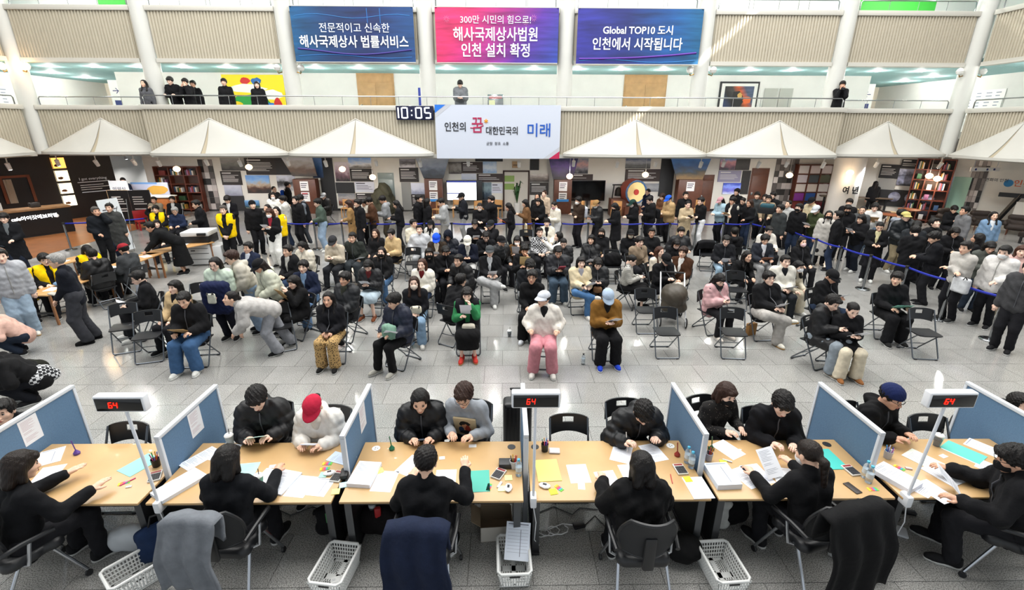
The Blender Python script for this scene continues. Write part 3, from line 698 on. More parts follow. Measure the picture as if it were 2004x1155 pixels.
for k,(px_,a,b_,yy) in enumerate(((-15.75,-18.3,-13.5,19.95),(-11.1,-13.55,-8.33,19.15),(-5.63,-8.33,-2.75,19.15),(5.0,2.25,7.85,19.15),(10.5,7.85,12.95,19.15),(15.3,13.0,17.9,19.95))):
    canopy(px_,yy,1,'%s white fabric canopy from the left along the far gallery'%ORD[k],lh=px_-a,rh=b_-px_)
canopy(-18.35,17.0,2.4,'white fabric canopy on the left side gallery by the cafe',rz=math.pi/2);canopy(18.05,17.2,2.4,'white fabric canopy on the right side gallery',rz=-math.pi/2)
MB().box(-24,24,20.28,31,3.0,3.7).box(-13.5,12.9,19.48,20.28,3.0,3.7).build('ceiling_ground_floor',mat('ceiling_ground','#cfccc6',.8),kind='structure')
for x0,x1 in((-24,-18.75),(18.45,24)):MB().box(x0,x1,7,20.2,3.0,3.7).build('ceiling_ground_side',MATS['ceiling_ground'],kind='structure')
def grad(key,stops,ang=0,glow=None,wav=None):
    """printed banner: diagonal colour ramp with soft bands"""
    m=mat(key,'#123',.6);nt=m.node_tree;b=nt.nodes['Principled BSDF'];tc=nt.nodes.new('ShaderNodeTexCoord');mp=nt.nodes.new('ShaderNodeMapping');mp.inputs['Rotation'].default_value=(0,0,0)
    sx=nt.nodes.new('ShaderNodeSeparateXYZ');nt.links.new(tc.outputs['Generated'],sx.inputs[0])
    f=nt.nodes.new('ShaderNodeMath');f.operation='MULTIPLY_ADD';f.inputs[1].default_value=math.cos(ang);nt.links.new(sx.outputs['X'],f.inputs[0])
    g=nt.nodes.new('ShaderNodeMath');g.operation='MULTIPLY';g.inputs[1].default_value=math.sin(ang);nt.links.new(sx.outputs['Z'],g.inputs[0]);nt.links.new(g.outputs[0],f.inputs[2])
    cr=nt.nodes.new('ShaderNodeValToRGB');el_=cr.color_ramp.elements
    el_[0].position,el_[0].color=stops[0][0],(*lin(stops[0][1]),1);el_[1].position,el_[1].color=stops[-1][0],(*lin(stops[-1][1]),1)
    for p,c in stops[1:-1]:q=el_.new(p);q.color=(*lin(c),1)
    nt.links.new(f.outputs[0],cr.inputs['Fac'])
    n=nt.nodes.new('ShaderNodeTexNoise');n.inputs['Scale'].default_value=3;n.inputs['Detail'].default_value=5;mp.inputs['Scale'].default_value=(1,1,3.5);nt.links.new(tc.outputs['Generated'],mp.inputs[0]);nt.links.new(mp.outputs[0],n.inputs['Vector'])
    r=nt.nodes.new('ShaderNodeMapRange');r.inputs['From Min'].default_value=.3;r.inputs['From Max'].default_value=.75;r.inputs['To Min'].default_value=.6;r.inputs['To Max'].default_value=1.5;nt.links.new(n.outputs['Fac'],r.inputs['Value'])
    v=nt.nodes.new('ShaderNodeVectorMath');v.operation='SCALE';nt.links.new(cr.outputs['Color'],v.inputs[0]);nt.links.new(r.outputs[0],v.inputs['Scale']);nt.links.new(v.outputs[0],b.inputs['Base Color'])
    return m
LETW=mat('lettering_white','#eef1f6',.5);LETT=mat('lettering_thin','#dfe6f2',.5);LETK=mat('lettering_black','#15151a',.5)
def banner(x0,x1,z0,z1,m,label,y=19.72):
    t=thing('banner',label,'banner',((x0+x1)/2,y,z0))
    w,h=x1-x0,z1-z0;MB().box(-w/2,w/2,0,.02,0,h).build('sheet',m,t)
    for x in(-w/2+.05,w/2-.05):MB().box(x-.02,x+.02,.0,.29,h-.05,h).build('hanger',KERB,t)
    MB().tube([(-w/2,.01,h),(w/2,.01,h)],.018,6).build('top_bar',KERB,t);MB().tube([(-w/2,.01,0),(w/2,.01,0)],.018,6).build('bottom_bar',KERB,t)
    return t,w,h
def wave(t,pts,r,c,key):
    MB().tube([(x,-.004,z) for x,z in pts],r,4).build('printed_line',mat(key,c,.6),t)
t,w,h=banner(-7.8,-3.34,6.39,8.23,grad('banner_blue',[(0,'#0d4f7c'),(.3,'#0c2f5c'),(.65,'#0f2356'),(1,'#123f72')]),'dark blue banner with white Korean lettering, leftmost of three under the top gallery')
text('전문적이고 신속한',.34,LETT,t,(.05,-.012,1.12),bold=.0);text('해사국제상사 법률서비스',.44,LETW,t,(.0,-.012,.66),bold=.013,squash=.88)
wave(t,[(-2.1+i*.42,1.52+.07*math.sin(i*.9)) for i in range(11)],.008,'#3f86c8','print_sky');wave(t,[(-2.1+i*.42,.36+.10*math.sin(i*.5+2)) for i in range(11)],.03,'#3a2f7c','print_violet');wave(t,[(-2.1+i*.42,.20+.06*math.sin(i*.6)) for i in range(11)],.012,'#2b6fb5','print_blue')
for i in(.55,1.02):MB().box(i-.012,i+.012,-.006,0,1.30,1.78).build('printed_tower',mat('print_tower','#1f63a8',.6),t)
t,w,h=banner(-2.55,1.98,6.39,8.23,grad('banner_pink',[(0,'#c6285f'),(.35,'#93247a'),(.62,'#4a2485'),(1,'#20439a')],-.25),'pink to violet banner with white Korean lettering, middle of three')
text('300만 시민의 힘으로!',.30,LETT,t,(-.05,-.012,1.42),bold=.0);text('해사국제상사법원',.50,LETW,t,(-.05,-.012,.93),bold=.013,squash=.86);text('인천 설치 확정',.50,LETW,t,(-.05,-.012,.40),bold=.013,squash=.86)
for cx_,cz_ in((1.35,1.5),(1.05,1.36),(-1.85,1.45)):
    b=MB()
    for i in range(9):a=i*math.pi/4.5;b.tube([(cx_+.04*math.cos(a),-.004,cz_+.04*math.sin(a)),(cx_+.11*math.cos(a),-.004,cz_+.11*math.sin(a))],.005,4)
    b.build('printed_firework',mat('print_pink','#d98bb5',.6),t)
t,w,h=banner(2.68,7.30,6.37,8.23,grad('banner_navy',[(0,'#2b2a86'),(.4,'#1b2768'),(.75,'#124a86'),(1,'#12567f')]),'navy banner with white Korean lettering about a top ten city, rightmost of three')
text('Global TOP10 도시',.33,LETW,t,(-.05,-.012,1.13),bold=.016);text('인천에서 시작됩니다',.45,LETW,t,(-.05,-.012,.66),bold=.013,squash=.88)
wave(t,[(-2.2+i*.44,.18+.0022*i*i) for i in range(11)],.035,'#5b2f95','print_violet2');wave(t,[(-2.2+i*.44,.12+.05*math.sin(i*.7)) for i in range(11)],.012,'#3f86c8','print_sky')
t=thing('sign_board','large pale city slogan board hung at the centre of the gallery','sign',(-.26,19.02,2.97))
MB().box(-2.36,2.36,0,.06,0,1.93).build('panel',mat('board_white','#c3c9d6',.5),t)
for x in(-2.2,2.2):MB().box(x-.03,x+.03,.06,.16,1.6,1.8).build('bracket',STEEL,t)
def tri(pts,c,key,nm,d):MB().prism(pts,d-.003,d,Matrix(((1,0,0,0),(0,0,-1,0),(0,1,0,0),(0,0,0,1)))).build(nm,mat(key,c,.5),t)
tri([(-2.36,1.93),(-2.36,1.46),(-1.72,1.93)],'#b7bac2','board_grey','grey_corner',.004);tri([(2.36,0),(2.36,.45),(1.72,0)],'#b7bac2','board_grey','grey_corner',.004)
tri([(-2.36,1.93),(-2.36,1.64),(-1.95,1.93)],'#1f6fd0','board_blue','blue_corner',.008);tri([(2.36,0),(2.36,.28),(1.96,0)],'#b51f4a','board_red','red_corner',.008)
LB=mat('board_letter_blue','#1553b0',.5);LR=mat('board_letter_red','#a5224e',.5)
text('인천의',.36,LETK,t,(-1.61,-.012,1.13),bold=.012,squash=.85);text('꿈',.62,LR,t,(-.78,-.012,1.18),bold=.012,squash=.8);text('대한민국의',.32,LETK,t,(.15,-.012,1.0),bold=.012,squash=.85);text('미래',.52,LB,t,(1.55,-.012,1.01),bold=.013,squash=1.0)
text('균형  창조  소통',.13,mat('letter_grey','#5a5c62',.5),t,(-.02,-.012,.55))
b=MB()
for i in range(3):a=i*math.pi/3+math.pi/2;b.tube([(-.45-.075*math.cos(a),-.01,1.36-.075*math.sin(a)),(-.45+.075*math.cos(a),-.01,1.36+.075*math.sin(a))],.018,4)
b.build('orange_star',mat('board_orange','#e59a2f',.5),t);MB().tube([(-1.05,-.008,1.12),(-.9,-.008,1.11),(-.72,-.008,1.14),(-.55,-.008,1.20)],.02,4).build('red_swash',LR,t)
t=thing('wall_clock','black digital wall clock reading 10:05 left of the slogan board','clock',(-3.38,19.06,4.36))
MB().rbox(-.70,.70,0,.10,0,.5,.02).build('case',mat('clock_case','#0d1233',.3),t)
SEG=mat('clock_led','#ffffff',.4,emit=1.6,ecol='#eef4ff')
def seg7(t,s,x0,z0,w,h,m,th=.18,slant=0,name='digit'):
    on={'0':'abcdef','1':'bc','5':'afgcd','6':'afgedc','4':'fgbc','8':'abcdefg'}
    x=x0
    for ch in s:
        b=MB();k=th*w
        if ch==':':
            for zz in(.3,.7):b.box(x+w*.1,x+w*.1+k,-.006,0,z0+h*zz-k/2,z0+h*zz+k/2)
            adv=w*.5
        else:
            R_=dict(a=(k,w-k,h-k,h),d=(k,w-k,0,k),g=(k,w-k,h/2-k/2,h/2+k/2),f=(0,k,h/2,h-k*.4),b=(w-k,w,h/2,h-k*.4),e=(0,k,k*.4,h/2),c=(w-k,w,k*.4,h/2))
            for q in on[ch]:a0,a1,c0,c1=R_[q];b.box(x+a0,x+a1,-.006,0,z0+c0,z0+c1)
            adv=w*1.35
        if slant:b.v=[(vx+(vz-z0)*slant,vy,vz) for vx,vy,vz in b.v]
        b.build(name,m,t);x+=adv
seg7(t,'10',-.84,.05,.25,.40,SEG);seg7(t,':',-.16,.05,.25,.40,SEG);seg7(t,'05',.02,.05,.25,.40,SEG)
# ---------------------------------------------------------------- upper gallery furnishings
BROWN=mat('walnut','#5a3322',.45,var=.18,vscale=5);BROWND=mat('walnut_dark','#3a2116',.5,var=.15,vscale=5);WALLP=mat('plaster','#dcd8cf',.75,var=.03,vscale=2)
def door(n,x0,x1,y,z0,z1,m,split=True,rz=0):
    w=x1-x0;d=MB().box(-w/2,w/2,-.03,0,0,z1-z0).build('door_%d'%n,m,loc=((x0+x1)/2,y,z0),rot=(0,0,rz),kind='structure')
    h=z1-z0;g=.012
    for a,b in(((-w/2+.06,-g),(g,w/2-.06)) if split else((-w/2+.06,w/2-.06),)):MB().rbox(a,b,-.055,-.03,.02,h*.83,.006).build('door_leaf',m,d)
    MB().rbox(-w/2+.06,w/2-.06,-.05,-.03,h*.86,h-.06,.006).build('door_transom',m,d)
    MB().rbox(-w/2+.10,-w/2+.20,-.075,-.055,h*.38,h*.45,.01).build('door_handle',STEEL,d)
    return d
door(1,-6.79,-5.09,23.84,4.0,6.42,mat('oak_door','#b08a5c',.5,var=.12,vscale=4));door(2,5.51,7.50,23.84,4.0,6.42,MATS['oak_door'])
Mz=Matrix(((1,0,0,0),(0,0,-1,0),(0,1,0,0),(0,0,0,1)))
def blob(cx,cz,rx,rz_,n=14,j=.18,seed=0):
    r_=random.Random(seed);return[(cx+rx*math.cos(2*math.pi*i/n)*(1+r_.uniform(-j,j)),cz+rz_*math.sin(2*math.pi*i/n)*(1+r_.uniform(-j,j))) for i in range(n)]
t=thing('mural','yellow abstract mural with red, blue, green and white shapes on upper wall','painting',(-11.5,23.83,4.5))
MB().box(-1.4,1.38,-.03,0,0,1.83).build('canvas',mat('mural_yellow','#f2d415',.6),t)
for k,(cx_,cz_,a,b_,c) in enumerate(((-.35,1.58,.22,.14,'#c4201f'),(.15,1.55,.24,.16,'#2462a8'),(-.3,1.25,.8,.20,'#e8e8e2'),(-.15,.75,.8,.26,'#1d8d3a'),(.7,1.0,.62,.20,'#ecece8'),(.35,.48,.6,.18,'#1f6cc0'),(1.0,.55,.18,.30,'#c3241f'),(-.9,.55,.3,.16,'#e9c60c'))):
    MB().prism(blob(cx_,cz_,a,b_,seed=k),.03+.002*k,.036+.002*k,Mz).build('painted_shape',mat('mural_%d'%k,c,.6),t)
t=thing('framed_painting','framed dark painting with orange glow on the upper wall','painting',(10.9,23.83,4.75))
MB().rbox(-.92,.92,-.05,0,0,1.4,.01).build('frame',BLACKM,t);MB().box(-.84,.84,-.056,-.05,.08,1.32).build('mat_board',WHITE,t);MB().box(-.68,.68,-.06,-.056,.22,1.2).build('picture',grad('pict_dark',[(0,'#2c3d63'),(.35,'#15110f'),(.6,'#31302f'),(.8,'#b5501c'),(1,'#3a465d')],.4),t)
for k,(cx_,cz_,a,b_,c) in enumerate(((-.05,.65,.3,.34,'#14110f'),(.05,.8,.12,.12,'#b9934d'),(.42,.6,.2,.16,'#d0602a'))):MB().prism(blob(cx_,cz_,a,b_,seed=k+30),.062,.064+.001*k,Mz).build('painted_shape',mat('pict_%d'%k,c,.6),t)
t=thing('service_cabinet','pair of grey service doors on the upper wall right','cabinet',(12.77,23.83,4.6))
for x in(-.36,.36):MB().rbox(x-.31,x+.31,-.04,0,0,1.27,.008).build('cabinet_door',mat('cab_grey','#a5a49c',.5),t)
t=thing('hydrant_cabinet','grey fire hydrant cabinet behind the upper railing','cabinet',(-.44,23.83,4.3));MB().rbox(-.36,.36,-.12,0,0,1.25,.01).build('body',STEEL,t);MB().box(-.3,-.02,-.125,-.12,.75,1.0).build('instruction_label',mat('lab_pale','#dfe0b5',.5),t);MB().box(-.3,.3,-.125,-.12,1.08,1.18).build('red_label',mat('lab_red','#c8343a',.5),t)
t=thing('banner_stand','narrow blue and white standing sign beside an upper column','sign',(-3.86,23.5,4.0));MB().box(-.09,.09,-.02,.02,.05,1.8).build('panel',mat('stand_white','#e8eaf0',.5),t);MB().box(-.09,.02,-.026,-.02,.6,1.8).build('blue_stripe',mat('stand_blue','#1d2f8f',.5),t);MB().box(-.2,.2,-.15,.15,0,.03).build('base',STEEL,t)
for k,(x,lit) in enumerate(((-18.5,1),(-8.2,0),(7.57,0),(18.1,0))):
    t=thing('globe_sconce','twin globe wall lamp, %s, on the %s column'%('glowing orange' if lit else 'unlit',('far left','third','sixth','far right')[k]),'lamp',(x,20.1,6.12))
    for s in(-1,1):
        MB().tube([(s*.28,-.12,-.05),(s*.42,-.14,-.10),(s*.45,-.14,.0)],.02,6).build('arm',mat('brass','#8a6a34',.3,1),t)
        MB().lathe([(.02,-.13),(.10,-.09),(.135,0),(.10,.09),(.02,.13)],14,(s*.45,-.14,.10)).build('globe',mat('globe_lit','#ffd9a0',.4,emit=14,ecol='#ffc27a') if lit else mat('globe_off','#d8d8d4',.3),t)
        if lit:
            l=bpy.data.lights.new('globe_lamp','POINT');l.energy=14;l.color=(1,.62,.3);l.shadow_soft_size=.14;o=link(bpy.data.objects.new('globe_lamp',l),t);o.location=(s*.45,-.40,.1)
for sx,x,lb in((1,-22.96,'left'),(-1,21.98,'right')):
    t=thing('directory_board','white floor directory lettering on the %s upper side wall'%lb,'sign',(x,23.2,4.7),sx*math.pi/2)
    MB().box(-.95,.95,-.012,0,0,1.1).build('panel',mat('dir_white','#eceae6',.5),t);b=MB()
    for i in range(4):
        for j in range(7):b.box(-.85+i*.46,-.85+i*.46+.3*random.uniform(.6,1),-.016,-.012,.14+j*.135,.18+j*.135)
    b.build('printed_text',mat('print_grey','#8b90a0',.6),t)
    t=thing('direction_sign','white hanging sign with dark blue arrow on %s upper corridor'%lb,'sign',(-19.8*sx if sx>0 else 18.9,26.5,4.0));MB().box(-.3,.3,-.03,0,0,2.3).build('panel',mat('dir_white','#eceae6',.5),t);MB().box(-.16,.16,-.036,-.03,1.05,1.35).build('blue_square',mat('dir_blue','#1c2c6c',.5),t)
    MB().tube([(-.14*sx,-.034,1.8),(.14*sx,-.034,1.8)],.018,4).tube([(.02*sx,-.034,1.92),(.14*sx,-.034,1.8),(.02*sx,-.034,1.68)],.018,4).build('arrow',MATS['dir_blue'],t)
t=thing('green_ceiling_piece','bright green ceiling piece stood against the wall on the top floor at right','board',(17.5,23.84,8.3));MB().box(-1.8,1.6,-.05,0,.0,1.3).build('panel',mat('green_panel','#3fae3c',.6),t)  # upright green panels stand in for pieces of green ceiling
t=thing('green_ceiling_piece','bright green ceiling piece stood against the wall on the top floor at left','board',(-16.4,23.84,8.3));MB().box(-1.2,.5,-.05,0,.0,1.3).build('panel',MATS['green_panel'],t)
for x in range(-15,16,2):MB().box(x-.008,x+.008,23.835,23.85,7.4,9.84).build('trim_joint',mat('joint_grey','#8c8c88',.6),kind='structure')
# ---------------------------------------------------------------- ground-floor rear wall and its display panels
YW=24.8
MB().box(-18.1,16.4,YW,YW+.15,0,3.0).build('wall_back',WALLP,kind='structure')
MB().box(-18.1,16.4,YW-.02,YW,0,.12).build('baseboard_back',BLACKM,kind='structure')
def photo(key,cols,nz=4):
    m=mat(key,'#777777',.45);nt=m.node_tree;b=nt.nodes['Principled BSDF'];tc=nt.nodes.new('ShaderNodeTexCoord');sx=nt.nodes.new('ShaderNodeSeparateXYZ');nt.links.new(tc.outputs['Generated'],sx.inputs[0])
    n=nt.nodes.new('ShaderNodeTexNoise');n.inputs['Scale'].default_value=nz;n.inputs['Detail'].default_value=7;n.noise_dimensions='4D';n.inputs['W'].default_value=(crc(key)%100)/3.;nt.links.new(tc.outputs['Generated'],n.inputs['Vector'])
    a=nt.nodes.new('ShaderNodeMath');a.operation='MULTIPLY_ADD';a.inputs[1].default_value=.8;nt.links.new(n.outputs['Fac'],a.inputs[0])
    s=nt.nodes.new('ShaderNodeMath');s.operation='SUBTRACT';s.inputs[1].default_value=.4;nt.links.new(sx.outputs['Z'],s.inputs[0]);nt.links.new(s.outputs[0],a.inputs[2])
    cr=nt.nodes.new('ShaderNodeValToRGB');e=cr.color_ramp.elements;k=len(cols)
    e[0].position,e[0].color=.06,(*lin(cols[0]),1);e[1].position,e[1].color=.94,(*lin(cols[-1]),1)
    for i in range(1,k-1):q=e.new(.06+.88*i/(k-1));q.color=(*lin(cols[i]),1)
    nt.links.new(a.outputs[0],cr.inputs['Fac']);nt.links.new(cr.outputs['Color'],b.inputs['Base Color']);return m
DK=mat('panel_dark','#2c2726',.6);DG=mat('panel_charcoal','#242426',.6);LG=mat('panel_grey','#8f8e8b',.6);PRINTW=mat('print_white','#d8d6d2',.6);PRINTK=mat('print_dark','#4a4a52',.6)
npan=0
def panel(R,kind,label,y=YW,th=.04,rz=0,O=None,frame=False):
    """flat display panel on a wall, with printed lines where it carries text"""
    global npan;npan+=1
    x0,x1,z0,z1=R;w,h=x1-x0,z1-z0;c=(x0+x1)/2
    loc=(c,y-.006,z0) if O is None else(O[0]+math.cos(rz)*c+math.sin(rz)*.012,O[1]+math.sin(rz)*c-math.cos(rz)*.012,z0)
    t=thing('display_poster',label,'panel',loc,rz);th=.03+.012*(npan%3)
    if isinstance(kind,tuple):m=photo('photo_%d'%npan,kind)
    else:m={'dark':DK,'text':DK,'char':DG,'grey':LG,'doc':mat('panel_doc','#d2d3dd',.5),'white':WHITE,'brown':BROWN,'lav':mat('panel_lav','#8b87a0',.6),'chartext':DG,'brtext':mat('panel_brown','#3a2d2b',.6)}[kind]
    MB().box(-w/2,w/2,-th,0,0,h).build('board',m,t)
    if kind in('text','doc','lav','chartext','brtext'):
        b=MB();n=max(3,int(h/.085));r_=random.Random(npan)
        for i in range(n):
            zz=h*.9-i*h*.72/n;th2=.022 if i else .05;ww=w*(.45 if i==0 else r_.uniform(.6,.82))
            if i!=1:b.box(-w*.42,-w*.42+ww,-th-.004,-th,zz-th2,zz)
        b.build('printed_text',PRINTK if kind=='doc' else PRINTW,t)
    if frame:MB().tube([(-w/2,-th,0),(w/2,-th,0),(w/2,-th,h),(-w/2,-th,h)],.025,4,closed=True).build('frame',BLACKM,t)
    return t
for R,k,lb in(
 (((-14.235,-13.039,2.009,2.629)),('#3a3a3a','#6b6b68','#9b9a96'),'grey landscape photograph panel, top left of the history wall'),
 (((-14.344,-13.342,1.302,1.984)),'text','dark text panel under grey landscape photograph'),(((-14.31,-13.429,0.762,1.302)),('#8d8fa0','#aeb2c2','#c4c6d2'),'pale blue old map panel low on the history wall'),
 (((-14.283,-13.395,0.02,0.762)),'char','blank charcoal panel below the pale old map'),(((-13.032,-11.526,1.811,2.633)),'text','wide dark text panel above palace photograph'),
 (((-13.14,-11.952,0.894,1.786)),('#2a2624','#5a3c30','#b8a48e','#8db6e0','#6d9fe0'),'blue-sky palace gate photograph panel'),(((-13.399,-12.667,0.163,0.53)),('#27412a','#4a77a8','#7fb0dd'),'small blue coastal photograph near floor'),
 (((-11.526,-10.631,1.814,2.636)),'char','dark grey slanted panel left of rock photograph'),(((-11.582,-10.652,0.999,1.789)),('#c7c4c6','#6d6c70','#232323','#a9abb5','#c9ccd8'),'island and lake photograph beside brown totem'),
 (((-9.37,-8.67,0.02,2.642)),'char','tall black panel right of first brown totem'),(((-9.72,-9.182,1.667,2.641)),('#1c2f52','#3a5f92','#6a8fc8'),'blue wedge photograph above first totem'),
 (((-8.589,-7.869,1.492,2.446)),('#2d2729','#7a5863','#c9b2bb','#dcd3d8'),'pink dusk pavilion photograph'),(((-7.872,-6.719,2.15,2.671)),('#6b6660','#dfe0e6','#a9c4ea','#79a7e8'),'snowy pine photograph with blue sky'),
 (((-7.835,-6.699,1.494,2.125)),'text','dark text panel below the snowy pine photograph'),(((-7.666,-6.677,0.955,1.469)),'doc','white family-tree document panel'),(((-8.633,-7.696,0.902,1.441)),'char','charcoal panel left of the white document'),
 (((-8.573,-7.707,0.276,0.876)),('#4b3428','#7d4a3a','#a9a5a4','#787a80'),'iron bridge photograph near the floor'),(((-7.667,-6.776,0.513,0.903)),'text','narrow dark text panel right of iron bridge photograph'),
 (((-5.311,-4.515,2.181,2.604)),('#d9d5da','#4a484c','#8e8c96'),'grey shoreline photograph above dark text'),(((-5.353,-4.395,1.473,2.181)),'text','dark text panel left of the second totem'),(((-5.303,-4.83,0.042,1.448)),'grey','plain grey panel left of second totem'),
 (((-4.804,-4.098,0.857,1.423)),('#9aa0b8','#dfe2f0','#e8eaf6'),'pale crowd drawing panel beside second totem'),(((-4.818,-4.132,0.228,0.857)),'text','dark table of names panel beside second totem'),
 (((-1.499,-0.109,2.491,2.64)),'char','thin charcoal strip beneath slogan board'),(((-2.852,-2.206,1.885,2.461)),('#3a332f','#8f877e','#a59d94','#6a635c'),'sepia crowd photograph panel'),(((-2.206,-1.12,1.912,2.464)),'brtext','brown text panel beside the sepia crowd photograph'),
 (((-1.12,-0.421,1.914,2.491)),('#8fb0d6','#dfe8f4','#a9c4e2'),'pale blue engraving panel under slogan board'),(((-2.22,-1.466,1.582,1.887)),('#b9bfd0','#d8dbe6'),'small pale chart above the bright television'),(((-1.441,-0.112,1.482,1.889)),'brtext','wide brown text panel right of the pale chart'),
 (((-1.324,-0.692,0.576,1.456)),('#1d2530','#3d4f60','#8aa0a8','#6d8088'),'arcade interior photograph right of the bright television'),(((-0.691,-0.113,0.916,1.406)),'doc','small white plan panel left of plant doorway'),(((-1.338,-0.116,0.048,0.55)),'char','low charcoal panel left of plant doorway'),
 (((1.261,1.727,2.071,2.621)),'char','small dark panel right of the doorway plaque'),(((1.272,2.239,1.488,1.895)),('#2a2523','#8b7f78','#d0c8c0'),'couple in white gallery photograph'),(((1.281,2.228,0.842,1.462)),'text','dark text panel left of third totem'),
 (((3.468,4.222,1.9,2.653)),('#2f2f36','#8d8a92','#d8a9a6','#8e94a4'),'grey bridge photograph right of purple skyline'),(((3.363,4.489,1.569,1.875)),'brtext','brown text strip above black television'),(((5.131,5.845,0.874,1.444)),'white','white glowing notice panel beside black television'),
 (((6.111,7.387,2.16,2.661)),('#3f403c','#6c6e70','#a7abb4','#5d6a8a'),'aerial city photograph above brown text'),(((6.134,7.919,1.525,2.135)),'brtext','wide brown text panel behind the globe pendant'),(((6.131,7.11,0.955,1.498)),('#1e3a4a','#33688e','#7fa9d8','#5f8fd0'),'blue skyline photograph above the drum'),
 (((7.111,7.932,1.008,1.423)),('#6d6f74','#a2a3a8','#8b8d92'),'grey seabird photograph right of the drum'),(((7.93,8.64,0.775,2.665)),'char','black slanted panel left of the tower photograph'),
 (((10.942,11.728,2.096,2.674)),('#1d2538','#8d5f72','#d99aa0','#6f9ad0'),'pink harbour sunset photograph'),(((11.754,12.461,2.098,2.676)),('#1c1c1e','#3a3a3c','#232324'),'dark night tower photograph'),(((10.927,12.088,1.509,2.071)),'lav','lavender text panel above the blue salt-field photograph'),
 (((11.258,12.164,0.886,1.457)),('#d9e2ff','#6d6ad8','#8fa8ff','#3b52c8'),'bright blue salt-field photograph in dark frame'),(((12.166,12.59,0.887,2.073)),'char','charcoal panel beside brown timber door')):
    panel(R,k,lb)
def totem(R,top,cols,label,y=24.1,sheets=2):
    x0,x1,z0,z1=R;w=x1-x0;t=thing('info_totem',label,'totem',((x0+x1)/2,y,0))
    MB().rbox(-w/2,w/2,-.25,.25,0,z1,.01).build('body',BROWN,t)
    a0,a1,b0,b1=top;c=(x0+x1)/2
    MB().prism([(a0-c,b1),(a1-c,b1),(w/2+.05,b0),(-w/2-.05,b0)],.0,.06,Mz@T(0,0,.0)).build('photo_top',photo('totem_'+label,cols),t,loc=(0,-.05,0),rot=(-.06,0,0))
    for i in range(sheets):
        MB().box(-.2,.2,-.262,-.25,z1-.55-i*.52,z1-.10-i*.52).build('paper_notice',mat('notice','#e4e2e0',.6),t)
        b=MB()
        for q in range(3):b.box(-.16,.15-.04*q,-.266,-.262,z1-.22-i*.52-q*.09,z1-.185-i*.52-q*.09)
        b.build('notice_text',LETK,t)
    return t
t=totem(((-10.398,-9.306,0.02,1.685)),((-10.908,-9.416,1.807,2.679)),('#2c221d','#5d4433','#9a938e','#c2c2c8'),'brown totem with rock photograph on top and two white notices');MB().box(-.16,.12,-.27,-.262,.98,1.02).build('red_arrow',mat('lab_red','#c8343a',.5),t)
t=totem(((-3.973,-3.105,0.158,1.724)),((-4.378,-2.747,1.723,2.673)),('#22262c','#4a5260','#8d97a8','#a9b0bc'),'brown totem topped by stone gate photograph left of bright television');MB().box(-.3,.3,-.27,-.25,.62,.74).build('blue_label',mat('tot_blue','#2e7fc4',.5),t)
t=totem(((2.437,3.314,0.02,1.688)),((2.163,3.604,1.688,2.691)),('#191428','#3c2a58','#5b3f8c','#2a2a5c'),'brown totem topped by purple night skyline photograph');MB().box(-.3,.3,-.27,-.25,.62,.74).build('blue_label',MATS['tot_blue'],t)
t=totem(((8.614,9.809,0.02,1.702)),((8.197,10.184,1.677,2.709)),('#8a6a3c','#3d3f3a','#3a5a88','#4a78b8'),'brown totem topped by twin tower dusk photograph',sheets=1)
door(3,*(10.028,10.745,24.79,0,1.864),BROWN,False);door(4,*(12.63,13.532,24.79,0,2.201),BROWN,False)
door(5,*(-6.461,-5.654,24.79,0,1.927),mat('glass_frame','#8d9a97',.3),False)
t=thing('open_doorway','open doorway with shelves and a potted plant right of television','doorway',((0.575,0.344)[0],24.78,0));MB().box(-.62,.62,-.03,0,0,2.0).build('opening',mat('doorway_light','#cfc9bf',.7),t)
MB().box(-.68,-.6,-.06,0,0,2.05).build('jamb',BROWND,t);MB().box(.6,.68,-.06,0,0,2.05).build('jamb',BROWND,t);MB().box(-.68,.68,-.06,0,1.98,2.06).build('lintel',BROWND,t)
for z in(1.1,1.5):MB().box(-.6,-.1,-.05,-.03,z,z+.3).build('poster',mat('poster_green','#87a256',.6),t)
def plant(loc,label,h=1.5):
    t=thing('potted_plant',label,'plant',loc);MB().lathe([(.13,0),(.17,.5),(.15,.5),(.15,.46)],14).build('pot',WHITE,t)
    for i in range(16):
        a=i*2.4;r=random.uniform(.15,.42);z=random.uniform(.8,h);p=Vector((r*math.cos(a),r*math.sin(a),z));d=Vector((-math.sin(a),math.cos(a),0))*.05;m=Vector((p.x*.5,p.y*.5,z+.1))
        MB().add([(0,0,.45),m+d,p,m-d],[(0,1,2,3)]).build('leaf',mat('leaf','#2f5a2c',.5),t)
plant(((0.614,0.303)[0],24.2,0),'leafy plant in a white pot standing in the doorway')
t=thing('wall_plaque','small brown wooden plaque above the doorway','plaque',((0.563,2.246)[0],24.78,2.18));MB().rbox(-.2,.2,-.03,0,0,.32,.008).build('board',mat('plaque_wood','#a98a64',.5),t);MB().box(-.15,.15,-.034,-.03,.12,.16).build('engraved_text',BROWND,t)
